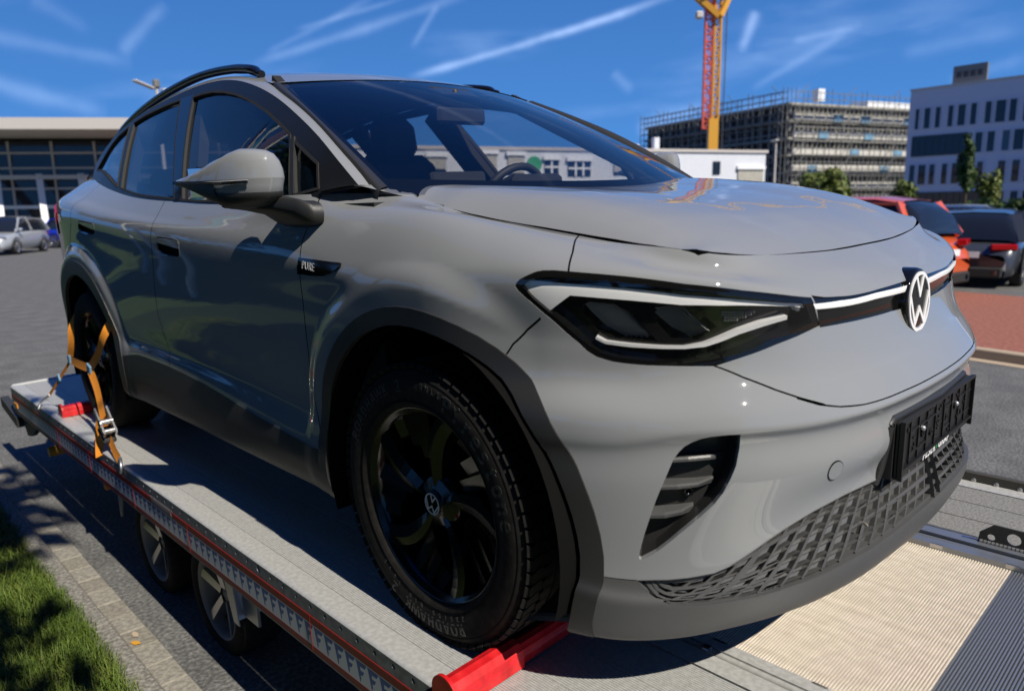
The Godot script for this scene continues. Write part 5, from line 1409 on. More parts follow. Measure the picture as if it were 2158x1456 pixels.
func greenhouse(car: Node3D) -> void:
	# side glazing plane, cut into panes and trim
	var us := PackedFloat32Array(); var vs := PackedFloat32Array()
	for k in 131: us.append(-3.46 + k * 0.0245)
	for k in 46: vs.append(1.085 + k * 0.0122)
	var pts := []
	for x in us:
		var row := PackedVector3Array()
		for y in vs: row.append(Vector3(x, y, side_z(x, y)))
		pts.append(row)
	var G := CutSheet.new(us, vs, pts)
	var belt := v2([-3.42, 1.303, -3.28, 1.292, -3.15, 1.279, -2.9, 1.254, -2.62, 1.220, -2.4, 1.193, -2.2, 1.170, -2.0, 1.151, -1.64, 1.128, -1.5, 1.123, -1.0, 1.113, -.62, 1.116, -.55, 1.121, -.45, 1.132, -.335, 1.141])
	var e1 := v2([-.342, 1.147, -.441, 1.212, -.577, 1.293, -.738, 1.370, -.919, 1.445, -1.05, 1.489, -1.16, 1.520, -1.30, 1.552, -1.45, 1.574, -1.643, 1.585, -1.9, 1.580, -2.186, 1.563, -2.497, 1.535, -2.75, 1.499, -2.95, 1.46, -3.15, 1.41, -3.33, 1.35, -3.42, 1.315])
	var gfr := v2([-1.706, 1.540, -1.60, 1.541, -1.5, 1.536, -1.38, 1.520, -1.26, 1.496, -1.16, 1.470, -1.075, 1.444, -.96, 1.405, -.863, 1.364, -.795, 1.334, -.748, 1.311, -.70, 1.23, -.648, 1.128, -1.0, 1.124, -1.3, 1.128, -1.455, 1.137])
	var tri := v2([-.716, 1.292, -.64, 1.258, -.546, 1.215, -.512, 1.144, -.63, 1.130])
	var tri2 := v2([-.522, 1.204, -.42, 1.155, -.495, 1.146])
	var grr := v2([-1.842, 1.546, -2.05, 1.541, -2.273, 1.530, -2.45, 1.512, -2.27, 1.206, -2.05, 1.178, -1.867, 1.162, -1.536, 1.142])
	var qua := v2([-2.52, 1.502, -2.68, 1.476, -2.80, 1.441, -2.93, 1.385, -3.05, 1.325, -2.85, 1.316, -2.67, 1.285, -2.5, 1.246, -2.335, 1.215])
	var dlo := belt.duplicate(); dlo.append_array(e1)
	var trim := G.cut(dlo, [gfr, tri, grr, qua], 0.001)
	for p in [gfr, tri, grr, qua]: G.wall(p, true, 0.001, -0.012, trim)
	both("window_trim", trim, M.trim, car)
	for e in [["side_window", gfr, M.glass], ["quarter_window", tri, M.glass], ["side_window", grr, M.privacy], ["quarter_window", qua, M.privacy]]: both(e[0], G.cut(e[1], [], -0.007), e[2], car)
	var pil := G.cut(v2([-1.842, 1.551, -1.70, 1.551, -1.452, 1.133, -1.54, 1.133]), [], 0.0035)
	both("door_pillar", pil, M.gloss, car)
	var ru := MB.new() # rubber beads along the panes
	for p in [gfr, grr, qua, tri]:
		var po: PackedVector2Array = p; var pi: PackedVector2Array = p
		for q in Geometry2D.offset_polygon(p, 0.004): po = q
		for q in Geometry2D.offset_polygon(p, -0.004): pi = q
		ru.merge(G.cut(po, [pi], 0.004)); G.wall(po, true, 0.004, 0.0, ru); G.wall(pi, true, 0.004, -0.007, ru)
	both("window_seal", ru, M.rubber, car)
	var dv := MB.new()
	G.fin(v2([-.725, 1.30, -.642, 1.129]), 0.022, -0.004, 0.006, dv)
	both("window_bar", dv, M.plastic, car)
	# roof pillars: painted strip, black seal, then glass
	var rim := spline(v3([-.331, 1.143, .768, -.382, 1.178, .761, -.501, 1.251, .747, -.647, 1.331, .721, -.816, 1.408, .69, -1.0, 1.480, .657, -1.072, 1.508, .640, -1.2, 1.545, .617, -1.40, 1.585, .598, -1.643, 1.610, .585, -1.9, 1.612, .578, -2.186, 1.598, .572, -2.497, 1.570, .562, -2.8, 1.528, .552, -3.1, 1.465, .540, -3.3, 1.415, .53]), 4)
	var low := []
	var el := spline(v3_side(e1), 4)
	var g := []
	for k in 61:
		var f := k / 60.0
		var a := along(el, f); var c := along(rim, f)
		var m := (a + c) * 0.5 + Vector3(0, 0.35, 0.9) * 0.006
		g.append([a + Vector3(0, 0, 0.002), a * 0.75 + c * 0.25 + Vector3(0, .35, .9) * 0.005, m, a * 0.25 + c * 0.75 + Vector3(0, .5, .8) * 0.004, c])
	var sm := MB.new()
	sm.sheet(g)
	both("roof_pillar", sm, M.paint, car)
	g = []
	for k in 25:
		var t := k / 24.0
		var w := screen_at(1.0, t * 1.01 - 0.01)
		var best := nearest_x(rim, w.x)
		g.append([best + Vector3(0, -0.012, 0.0), best + Vector3(0.004, 0.006, -0.002), (best + w) * 0.5 + Vector3(0.004, 0.010, 0), w + Vector3(0.002, 0.005, -0.012), w + Vector3(0, -0.008, -0.012)])
	sm = MB.new()
	sm.sheet(g)
	both("screen_seal", sm, M.plastic, car)
	# windscreen
	g = []
	for a in 33:
		var row := []
		for k in 19: row.append(screen_at(-1.0 + a / 16.0, -0.04 + 1.04 * k / 18.0))
		g.append(row)
	sm = MB.new()
	sm.sheet(g)
	var ws := part("windscreen", sm.mesh(), M.glass, car)
	sm = MB.new() # printed black border on the inside
	var inn := Vector3(-0.42, -0.86, 0) * 0.006
	var quad := func(s0, s1, t0, t1):
		var n := 12
		for a in n:
			for k in n:
				sm.face([screen_at(lerpf(s0, s1, a / float(n)), lerpf(t0, t1, k / float(n))) + inn, screen_at(lerpf(s0, s1, (a + 1) / float(n)), lerpf(t0, t1, k / float(n))) + inn, screen_at(lerpf(s0, s1, (a + 1) / float(n)), lerpf(t0, t1, (k + 1) / float(n))) + inn, screen_at(lerpf(s0, s1, a / float(n)), lerpf(t0, t1, (k + 1) / float(n))) + inn])
	quad.call(-1.0, -0.955, 0.0, 1.0); quad.call(0.955, 1.0, 0.0, 1.0); quad.call(-0.955, 0.955, 0.95, 1.0); quad.call(-0.955, 0.955, -0.04, 0.075); quad.call(-0.20, 0.20, 0.80, 0.95)
	part("screen_border", sm.mesh(), M.dark, ws)
	# roof
	g = []
	for k in 26:
		var f := k / 25.0
		var row := []
		for a in 31:
			var s := -1.0 + a / 15.0
			var x0 := screen_at(s, 1.0)
			var xk := lerpf(x0.x, -3.34, f)
			var ed := nearest_x(rim, lerpf(-1.065, -3.3, f))
			var yc := soft([[-3.4, 1.53], [-3.0, 1.61], [-2.6, 1.652], [-2.1, 1.672], [-1.7, 1.660], [-1.35, 1.623], [-1.15, 1.589], [-.98, 1.546]], lerpf(-0.98, -3.34, f))
			var y := lerpf(ed.y, yc, 1.0 - pow(absf(s), 2.2))
			if k == 0: row.append(Vector3(x0.x, x0.y + 0.002, lerpf(x0.z, ed.z * s, absf(s) * absf(s))))
			else: row.append(Vector3(xk, y, ed.z * s))
		g.append(row)
	sm = MB.new()
	sm.sheet(g)
	part("roof", sm.mesh(), M.paint, car)
	# headlining under it, rear spoiler and tail glass
	sm = MB.new()
	for k in g.size():
		for a in g[k].size(): g[k][a] = g[k][a] * Vector3(1, 1, 0.94) + Vector3(0, -0.035, 0)
	sm.sheet(g.slice(1))
	part("headlining", sm.mesh(), M.headliner, car)
	sm = MB.new()
	sm.sheet([[Vector3(-3.34, 1.415, -0.54), Vector3(-3.40, 1.50, -0.3), Vector3(-3.42, 1.51, 0), Vector3(-3.40, 1.50, 0.3), Vector3(-3.34, 1.415, 0.54)], [Vector3(-3.6, 1.29, -0.60), Vector3(-3.66, 1.28, -0.3), Vector3(-3.66, 1.28, 0), Vector3(-3.66, 1.28, 0.3), Vector3(-3.6, 1.29, 0.60)]])
	part("rear_window", sm.mesh(), M.privacy, car)
	sm = MB.new()
	sm.sheet([[Vector3(-3.2, 1.45, 0.545), Vector3(-3.3, 1.36, 0.61), Vector3(-3.32, 1.29, 0.665)], [Vector3(-3.36, 1.44, 0.53), Vector3(-3.5, 1.36, 0.56), Vector3(-3.6, 1.26, 0.60)]])
	both("tail_pillar", sm, M.paint, car)
	# roof rails
	sm = MB.new()
	var rl := spline(v3([-1.245, 1.572, .588, -1.29, 1.590, .588, -1.38, 1.609, .585, -1.544, 1.628, .580, -1.778, 1.640, .576, -2.047, 1.634, .570, -2.355, 1.613, .563, -2.69, 1.573, .553, -2.95, 1.524, .545, -3.12, 1.480, .540]), 5)
	var rr := []
	for k in rl.size():
		var f := k / float(rl.size() - 1)
		rr.append(0.006 + 0.017 * smoothstep(0.0, 0.12, f) * smoothstep(1.0, 0.88, f))
	sm.tube(rl, rr, 14, true, 0.75)
	sm.tube([Vector3(-1.24, 1.57, 0.588), Vector3(-1.34, 1.60, 0.586), Vector3(-1.46, 1.61, 0.583)], [0.014, 0.016, 0.008], 10)
	sm.tube([Vector3(-3.12, 1.47, 0.540), Vector3(-3.0, 1.50, 0.543), Vector3(-2.85, 1.54, 0.546)], [0.014, 0.016, 0.008], 10)
	both("roof_rail", sm, M.gloss, car)

func v3_side(l: PackedVector2Array) -> Array:
	var o := []
	for e in l: o.append(Vector3(e.x, e.y, side_z(e.x, e.y)))
	return o

func along(l: Array, f: float) -> Vector3: # point of a line at the same x as its ends say
	return nearest_x(l, lerpf(l[0].x, l[-1].x, f))

func nearest_x(l: Array, x: float) -> Vector3:
	if x >= l[0].x: return l[0] + (l[0] - l[1]) / maxf(l[0].x - l[1].x, 0.001) * (x - l[0].x)
	for k in l.size() - 1:
		if l[k + 1].x <= x: return l[k].lerp(l[k + 1], (x - l[k].x) / (l[k + 1].x - l[k].x))
	return l[-1]

func mirrors(car: Node3D) -> void:
	# wing mirror: rings of the housing from its foot upwards; each ring runs front inner, front, outer tip, back outer, back inner
	var shape := func(y: float, k: float, push: float) -> Array:
		var pl := [Vector2(-0.525, 0.915), Vector2(-0.493, 0.935), Vector2(-0.492, 0.975), Vector2(-0.525, 1.02), Vector2(-0.60, 1.055), Vector2(-0.72, 1.075), Vector2(-0.86, 1.076), Vector2(-0.905, 1.066), Vector2(-0.90, 1.05), Vector2(-0.80, 0.985), Vector2(-0.72, 0.925), Vector2(-0.64, 0.905)]
		var c := Vector2(-0.69, 0.995)
		var o := []
		for e in pl:
			var q: Vector2 = c + (e - c) * Vector2(k, k) + Vector2(push, 0)
			var tip := smoothstep(-0.6, -0.9, e.x)
			o.append(Vector3(q.x, y, q.y) - Vector3(0, (y - 1.185) * tip * 0.75, 0))
		var t := o.duplicate(); t.append(o[0])
		var s := spline(t, 3)
		s.remove_at(s.size() - 1)
		return s
	var b := MB.new()
	b.sheet([shape.call(1.136, 0.90, 0.0), shape.call(1.139, 0.945, 0.0), shape.call(1.158, 0.968, 0.0), shape.call(1.1755, 1.0, 0.0), shape.call(1.1785, 1.0, 0.0), shape.call(1.20, 0.975, 0.004), shape.call(1.222, 0.89, 0.016), shape.call(1.240, 0.745, 0.036), shape.call(1.251, 0.54, 0.06), shape.call(1.257, 0.28, 0.078), shape.call(1.2585, 0.02, 0.088)], false, true)
	var m := both("wing_mirror", b, M.paint, car)
	b = MB.new() # black lower shell
	b.sheet([shape.call(1.098, 0.02, 0.0), shape.call(1.099, 0.45, 0.0), shape.call(1.104, 0.70, 0.0), shape.call(1.118, 0.87, 0.0), shape.call(1.134, 0.955, 0.0), shape.call(1.150, 0.966, -0.006), shape.call(1.152, 0.9, -0.006)], false, true)
	part("mirror_shell", b.mesh(), M.plastic, m)
	part("mirror_shell", b.mirrored().mesh(), M.plastic, m)
	b = MB.new() # outer corner panel of the shell, black up to the lamp
	var lo: Array = shape.call(1.128, 0.962, 0.0); var hi: Array = shape.call(1.172, 1.012, 0.0)
	var g := []
	for k in range(13, 25): g.append([lo[k], lo[k].lerp(hi[k], 0.5) + Vector3(0, 0, 0.003), hi[k]])
	b.sheet(g)
	part("mirror_skirt", b.mesh(), M.plastic, m)
	b = MB.new() # repeater lamp, ribbed
	var l0: Array = shape.call(1.1635, 0.998, 0.0); var l1: Array = shape.call(1.174, 1.012, 0.0)
	g = []
	for k in range(9, 24): g.append([l0[k] + Vector3(0, 0.0, 0.001), l0[k].lerp(l1[k], 0.5) + Vector3(0, 0, 0.004), l1[k] + Vector3(0, 0, 0.001)])
	b.sheet(g)
	part("repeater_lamp", b.mesh(), M.strip, m)
	b = MB.new()
	for k in g.size() - 1:
		for s in 5:
			var p: Vector3 = g[k][1].lerp(g[k + 1][1], s / 5.0)
			b.box(p + Vector3(0, 0, 0.001), Vector3(0.0016, 0.0085, 0.005))
	part("lamp_rib", b.mesh(), M.gloss, m, Transform3D(), "stuff")
	b = MB.new()
	b.box(Vector3(-0.79, 1.178, 0.985), Vector3(0.19, 0.085, 0.004), Basis(Vector3.UP, 0.66), 0.001)
	part("mirror_glass", b.mesh(), M.chrome, m)
	# arm and foot
	b = MB.new()
	var ring := func(c: Vector3, w: float, h: float, d: Vector3) -> Array:
		var o := []
		for k in 16:
			var a := TAU * k / 16.0
			var cx := signf(cos(a)) * pow(absf(cos(a)), 0.6); var cy := signf(sin(a)) * pow(absf(sin(a)), 0.6)
			o.append(c + d * cx * w + Vector3(0, 1, 0) * cy * h)
		return o
	b.sheet([ring.call(Vector3(-0.66, 1.112, 1.0), 0.06, 0.012, Vector3(1, 0, -0.3)), ring.call(Vector3(-0.60, 1.110, 0.965), 0.085, 0.019, Vector3(1, 0, -0.2)), ring.call(Vector3(-0.545, 1.102, 0.935), 0.088, 0.026, Vector3(1, 0, -0.1)), ring.call(Vector3(-0.525, 1.086, 0.912), 0.098, 0.034, Vector3(1, 0, -0.05)), ring.call(Vector3(-0.525, 1.078, 0.893), 0.108, 0.036, Vector3(1, 0, 0)), ring.call(Vector3(-0.525, 1.076, 0.868), 0.112, 0.038, Vector3(1, 0, 0))], false, true)
	part("mirror_arm", b.mesh(), M.plastic, m)
	part("mirror_arm", b.mirrored().mesh(), M.plastic, m)

func cabin(car: Node3D) -> void:
	var b := MB.new()
	var g := []
	for k in 9:
		var z := -0.74 + k * 0.185
		g.append([Vector3(-0.20, 1.075, z), Vector3(-0.45, 1.118, z), Vector3(-0.72, 1.128, z), Vector3(-0.82, 1.10, z), Vector3(-0.86, 1.0, z), Vector3(-0.80, 0.7, z)])
	b.sheet(g)
	part("dashboard", b.mesh(), M.dash, car)
	b = MB.new()
	b.box(Vector3(-0.82, 1.150, -0.37), Vector3(0.10, 0.055, 0.30), Basis(Vector3.BACK, 0.2), 0.02)
	b.box(Vector3(-0.86, 1.12, 0.0), Vector3(0.03, 0.16, 0.28), Basis(Vector3.BACK, 0.15), 0.01)
	part("display", b.mesh(), M.dash, car)
	b = MB.new()
	var c := Vector3(-0.955, 1.055, -0.37); var ax := Basis(Vector3.UP, PI / 2) * Basis(Vector3.RIGHT, 0.42)
	var ps := []
	for k in 33: ps.append(c + ax * Vector3(cos(TAU * k / 32) * 0.185, sin(TAU * k / 32) * 0.178, 0))
	b.tube(ps, 0.017, 10, false)
	b.box(c, Vector3(0.17, 0.15, 0.05), ax, 0.02)
	b.bar(c + ax * Vector3(-0.18, 0, 0), c + ax * Vector3(0.18, 0, 0), 0.04, 0.025)
	part("steering_wheel", b.mesh(), M.dash, car)
	for s in [-1.0, 1.0]:
		b = MB.new()
		b.box(Vector3(-1.50, 0.72, s * 0.37), Vector3(0.55, 0.16, 0.50), Basis(), 0.06)
		b.box(Vector3(-1.72, 1.02, s * 0.37), Vector3(0.16, 0.62, 0.48), Basis(Vector3.BACK, 0.24), 0.07)
		var seat := part("seat", b.mesh(), M.seat, car)
		b = MB.new()
		b.box(Vector3(-1.79, 1.405, s * 0.37), Vector3(0.11, 0.21, 0.27), Basis(Vector3.BACK, 0.16), 0.05)
		part("head_restraint", b.mesh(), M.seat, seat)
	b = MB.new()
	b.box(Vector3(-2.6, 0.9, 0), Vector3(0.2, 0.6, 1.2), Basis(Vector3.BACK, 0.2), 0.06)
	for z in [-0.4, 0.4]: b.box(Vector3(-2.70, 1.24, z), Vector3(0.09, 0.14, 0.26), Basis(), 0.04)
	part("rear_seat", b.mesh(), M.seat, car)
	b = MB.new()
	b.box(Vector3(-1.9, 0.40, 0), Vector3(3.2, 0.05, 1.5))
	part("cabin_floor", b.mesh(), M.cabin, car)
	b = MB.new() # door linings and pillars inside
	for s in [-1.0, 1.0]:
		b.box(Vector3(-1.75, 0.78, s * 0.79), Vector3(3.0, 0.64, 0.05))
		b.bar(Vector3(-1.50, 1.1, s * 0.80), Vector3(-1.77, 1.54, s * 0.61), 0.04, 0.14, Vector3.RIGHT)
		b.bar(Vector3(-2.32, 1.18, s * 0.77), Vector3(-2.50, 1.52, s * 0.60), 0.04, 0.10, Vector3.RIGHT)
		b.bar(Vector3(-0.42, 1.14, s * 0.73), Vector3(-1.15, 1.52, s * 0.585), 0.03, 0.07)
	part("cabin_lining", b.mesh(), M.cabin, car)
	b = MB.new()
	b.box(Vector3(-0.83, 1.405, 0.0), Vector3(0.03, 0.065, 0.24), Basis(), 0.012)
	b.tube([Vector3(-0.83, 1.43, 0), Vector3(-0.86, 1.50, 0)], 0.012, 8)
	b.box(Vector3(-0.87, 1.475, 0), Vector3(0.12, 0.05, 0.22), Basis(Vector3.BACK, -0.45), 0.02)
	part("inner_mirror", b.mesh(), M.dash, car)

func wheel(car: Node3D, c: Vector3, side: int) -> void:
	var xf := Transform3D(Basis() if side > 0 else Basis(Vector3.UP, PI), c)
	# local z points outwards; tyre 235 mm wide
	var b := MB.new()
	b.lathe([Vector2(0.243, 0.088), Vector2(0.252, 0.104), Vector2(0.262, 0.111), Vector2(0.275, 0.114), Vector2(0.300, 0.118), Vector2(0.322, 0.1165), Vector2(0.338, 0.111), Vector2(0.347, 0.104), Vector2(0.3525, 0.096), Vector2(0.357, 0.08), Vector2(0.359, 0.05), Vector2(0.3595, 0), Vector2(0.359, -0.05), Vector2(0.355, -0.09), Vector2(0.338, -0.11), Vector2(0.30, -0.115), Vector2(0.25, -0.10)], Transform3D(), 96)
	var root := part("wheel", b.mesh(), M.tyre, car, xf)
	if side > 0 and c.x > -0.1:
		var bl := MB.new() # tread blocks: shoulders cut by cross grooves, three ribs
		for k in 66:
			var a := TAU * k / 66.0
			var e := Vector3(cos(a), sin(a), 0)
			var bs := Basis(e, Vector3(-e.y, e.x, 0), Vector3.BACK)
			bl.box(e * 0.3580 + Vector3(0, 0, 0.082), Vector3(0.010, 0.0265, 0.036), bs * Basis(Vector3.RIGHT, 0.18) * Basis(Vector3.UP, 0.10))
			bl.box(e * 0.3555 + Vector3(0, 0, 0.1015), Vector3(0.010, 0.0262, 0.016), bs * Basis(Vector3.UP, 0.75))
			bl.box(e * 0.3590 + Vector3(0, 0, 0.040), Vector3(0.010, 0.030, 0.030), bs * Basis(Vector3.RIGHT, 0.35))
			bl.box(e * 0.3590 + Vector3(0, 0, 0.0), Vector3(0.010, 0.0345, 0.030), bs)
			bl.box(e * 0.3590 + Vector3(0, 0, -0.042), Vector3(0.010, 0.030, 0.030), bs * Basis(Vector3.RIGHT, -0.35))
			bl.box(e * 0.3575 + Vector3(0, 0, -0.085), Vector3(0.010, 0.0265, 0.036), bs)
		part("tread_block", bl.mesh(), M.tyre, root, Transform3D(), "stuff")
		# raised lettering on the sidewall
		tyre_text(root, "Firestone", 0.040, 0.306, 0.66, 0.055, 0.115)
		tyre_text(root, "ROADHAWK 2", 0.030, 0.309, -1.62, 0.044, 0.115)
		tyre_text(root, "ROADHAWK 2", 0.030, 0.309, 2.25, 0.044, 0.115)
		tyre_text(root, "ENLITEN", 0.014, 0.316, 1.28, 0.030, 0.1155)
		tyre_text(root, "235/55 R19 101T", 0.012, 0.283, -1.7, 0.034, 0.1135)
		var rg := MB.new()
		for rr in [0.2685, 0.333]: rg.lathe([Vector2(rr - 0.0015, 0.108), Vector2(rr, 0.1155 if rr < 0.3 else 0.1145), Vector2(rr + 0.0015, 0.108)], Transform3D(), 72)
		part("sidewall_ring", rg.mesh(), M.tyre, root)
	# black rim: barrel, flange and five twisted blades with side blades
	b = MB.new()
	b.lathe([Vector2(0.235, -0.09), Vector2(0.225, 0.02), Vector2(0.230, 0.072), Vector2(0.238, 0.088), Vector2(0.238, 0.088), Vector2(0.247, 0.098), Vector2(0.252, 0.104), Vector2(0.2555, 0.101), Vector2(0.2555, 0.09)], Transform3D(), 72)
	b.lathe([Vector2(0.235, -0.02), Vector2(0.07, -0.02)], Transform3D(), 36)
	part("rim", b.mesh(), M.rimblack, root)
	for k in 5:
		var a := TAU * (k + 0.32) / 5.0
		var sp := MB.new()
		var P := func(r: float, t: float, z: float) -> Vector3: return Vector3(cos(a + t), sin(a + t), 0) * r + Vector3(0, 0, z)
		# long blade with a sharp ridge, leaning with the direction of rolling
		var rows := []
		for s in 9:
			var f := s / 8.0
			var r := lerpf(0.045, 0.243, f)
			var sw := -0.34 * f * f - 0.05
			var w0 := lerpf(0.40, 0.20, f); var w1 := lerpf(0.35, 0.17, f)
			rows.append([P.call(r, sw - w1, 0.030 + 0.024 * f), P.call(r, sw - w1 * 0.9, 0.062 + 0.022 * f), P.call(r, sw - 0.02, 0.078 + 0.014 * f), P.call(r, sw + w0 * 0.45, 0.070 + 0.018 * f), P.call(r, sw + w0 * 0.5, 0.036 + 0.020 * f)])
		for s in 8:
			for j in 4: sp.face([rows[s][j], rows[s + 1][j], rows[s + 1][j + 1], rows[s][j + 1]])
		# two stepped side blades between this spoke and the next
		for j in 3:
			var t0 := 0.34 + 0.20 * j
			var r0 := 0.105 + 0.040 * j
			sp.face([P.call(r0, t0 - 0.30, 0.055), P.call(r0 + 0.012, t0 - 0.02, 0.066), P.call(0.240, t0 - 0.16, 0.084), P.call(0.240, t0 - 0.34, 0.070)])
			sp.face([P.call(r0 + 0.012, t0 - 0.02, 0.066), P.call(r0 + 0.014, t0, 0.040), P.call(0.240, t0 - 0.15, 0.060), P.call(0.240, t0 - 0.16, 0.084)])
			sp.face([P.call(r0, t0 - 0.30, 0.055), P.call(r0, t0 - 0.31, 0.02), P.call(r0 + 0.014, t0, 0.02), P.call(r0 + 0.012, t0 - 0.02, 0.066)])
		part("spoke", sp.mesh(), M.rimblack, root)
	b = MB.new()
	b.lathe([Vector2(0, 0.0865), Vector2(0.030, 0.0865), Vector2(0.034, 0.083), Vector2(0.036, 0.075), Vector2(0.060, 0.070), Vector2(0.075, 0.055), Vector2(0.078, 0.03)], Transform3D(), 40)
	var hub := part("hub_cap", b.mesh(), M.rimblack, root)
	if side > 0: emblem("hub_emblem", hub, Transform3D(Basis(Vector3.BACK, -0.25), Vector3(0, 0, 0.0868)), 0.0285, 0.0012, M.strip)
	# liner of the wheel housing
	b = MB.new()
	b.lathe([Vector2(0.15, -0.30), Vector2(0.44, -0.30), Vector2(0.44, -0.30), Vector2(0.452, 0.11)], Transform3D(Basis(), Vector3(0, 0.0, 0)), 40, -0.30, PI + 0.30)
	b.box(Vector3(0, -0.1, -0.31), Vector3(0.8, 0.5, 0.02))
	part("wheel_housing", b.mesh(), M.well, car, xf)

func tyre_text(root: Node3D, s: String, h: float, r: float, a0: float, step: float, z: float) -> void:
	var b := MB.new()
	var n := s.length()
	for k in n:
		if s[k] == " ": continue
		var tm := lettering(s[k], h, 0.002, true)
		var ar := tm.get_mesh_arrays()
		var a := a0 - (k - (n - 1) * 0.5) * step / r * 0.72
		var e := Vector3(cos(a), sin(a), 0)
		var xf := Transform3D(Basis(Vector3(e.y, -e.x, 0), e, Vector3.BACK), e * r + Vector3(0, 0, z + 0.0018))
		var base := b.v.size()
		var vv: PackedVector3Array = ar[Mesh.ARRAY_VERTEX]; var nn: PackedVector3Array = ar[Mesh.ARRAY_NORMAL]; var ii: PackedInt32Array = ar[Mesh.ARRAY_INDEX]
		for j in vv.size(): b.add(xf * vv[j], xf.basis * nn[j])
		for j in ii: b.i.append(base + j)
	part("sidewall_lettering", b.mesh(), M.plastic, root)

# ---------------------------------------------------------------- trailer and what is on it
func car_trailer() -> void:
	var t := thing("car_trailer", "silver flatbed car trailer with a blue F pattern tape along its side", "trailer", RIG)
	var x0 := -4.36; var x1 := 1.75
	# grooved aluminium planks either side of the sunken middle
	var widths := [[0.565, 0.695], [0.697, 0.829], [0.831, 0.962]]
	for w in widths:
		var b := MB.new()
		b.box(Vector3((x0 + x1) / 2, -0.018, (w[0] + w[1]) / 2), Vector3(x1 - x0, 0.03, w[1] - w[0]))
		var n := int((w[1] - w[0]) / 0.0067)
		for k in n:
			var z: float = w[0] + 0.004 + k * (w[1] - w[0] - 0.008) / (n - 1.0)
			b.face([Vector3(x0, -0.003, z - 0.0029), Vector3(x1, -0.003, z - 0.0029), Vector3(x1, 0.0, z - 0.0023), Vector3(x0, 0.0, z - 0.0023)], Vector3(0, .4, -.9).normalized())
			b.face([Vector3(x0, 0, z - 0.0023), Vector3(x1, 0, z - 0.0023), Vector3(x1, 0.0, z + 0.0023), Vector3(x0, 0.0, z + 0.0023)], Vector3.UP)
			b.face([Vector3(x0, 0, z + 0.0023), Vector3(x1, 0, z + 0.0023), Vector3(x1, -0.003, z + 0.0029), Vector3(x0, -0.003, z + 0.0029)], Vector3(0, .4, .9).normalized())
		part("deck_plank", b.mesh(), M.alu, t)
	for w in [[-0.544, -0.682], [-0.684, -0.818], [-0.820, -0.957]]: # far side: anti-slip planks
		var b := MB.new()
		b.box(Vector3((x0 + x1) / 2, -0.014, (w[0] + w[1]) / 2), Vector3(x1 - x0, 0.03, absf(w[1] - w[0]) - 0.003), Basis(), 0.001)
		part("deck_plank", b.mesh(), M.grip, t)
	# flat frame strips beside the middle, with their channel
	for s in [1.0, -1.0]:
		var b := MB.new()
		b.box(Vector3((x0 + x1) / 2, -0.016, s * 0.533), Vector3(x1 - x0, 0.034, 0.055 if s > 0 else 0.058))
		b.box(Vector3((x0 + x1) / 2, -0.018, s * 0.453), Vector3(x1 - x0, 0.03, 0.036))
		b.box(Vector3((x0 + x1) / 2, -0.045, s * 0.49), Vector3(x1 - x0, 0.012, 0.09))
		b.tube([Vector3(x0, -0.013, s * 0.482), Vector3(x1, -0.013, s * 0.482)], 0.011, 10)
		part("deck_frame", b.mesh(), M.alu if s > 0 else M.corru, t)
	# middle: cross-ribbed sheets
	for e in [[0.15, 0.978, M.beige, 0.0072], [0.978, 1.75, M.corru, 0.0072], [-4.3, 0.15, M.corru, 0.03]]:
		var b := MB.new()
		var z := 0.434
		b.box(Vector3((e[0] + e[1]) / 2, -0.034, 0), Vector3(e[1] - e[0], 0.012, z * 2))
		var n := int((e[1] - e[0]) / e[3])
		for k in n:
			var x: float = e[0] + (k + 0.5) * e[3]
			var pr := [Vector2(-0.0027, -0.028), Vector2(-0.0025, -0.0205), Vector2(-0.0014, -0.0185), Vector2(0.0014, -0.0185), Vector2(0.0025, -0.0205), Vector2(0.0027, -0.028)]
			for j in 5:
				var c: Vector2 = pr[j]; var d: Vector2 = pr[j + 1]
				b.face([Vector3(x + c.x, c.y, -z), Vector3(x + d.x, d.y, -z), Vector3(x + d.x, d.y, z), Vector3(x + c.x, c.y, z)], Vector3(c.y - d.y, d.x - c.x, 0).normalized())
			for s in [-1.0, 1.0]: b.face([Vector3(x - 0.0027, -0.028, s * z), Vector3(x - 0.0025, -0.0205, s * z), Vector3(x - 0.0014, -0.0185, s * z), Vector3(x + 0.0014, -0.0185, s * z), Vector3(x + 0.0025, -0.0205, s * z), Vector3(x + 0.0027, -0.028, s * z)], Vector3(0, 0, s))
		part("ribbed_sheet", b.mesh(), e[2], t)
	var b := MB.new() # small stop lugs at the edge of the ribbed sheet
	for e in [[0.55, 0.438], [0.80, 0.438], [0.78, -0.438], [0.98, -0.438]]: b.box(Vector3(e[0], -0.009, e[1]), Vector3(0.035, 0.012, 0.008))
	b.tube([Vector3(0.535, -0.006, 0.484), Vector3(0.552, -0.006, 0.484)], 0.012, 10)
	part("stop_lug", b.mesh(), M.satin, t, Transform3D(), "stuff")
	# near side rail: smooth top lip, then a face pierced with a row of holes
	b = MB.new()
	var pr := [Vector2(0.964, 0.000), Vector2(0.985, 0.002), Vector2(1.022, 0.003), Vector2(1.031, 0.001), Vector2(1.035, -0.005)]
	var g := []
	for x in [x0, x1]:
		var row := []
		for q in pr: row.append(Vector3(x, q.y, q.x))
		g.append(row)
	b.sheet(g)
	part("rail_lip", b.mesh(), M.alu, t)
	b = MB.new()
	var pitch := 0.0815
	var yt := -0.005; var yb := -0.052; var yc := -0.022
	var nseg := int((x1 - x0) / pitch)
	var inside := MB.new()
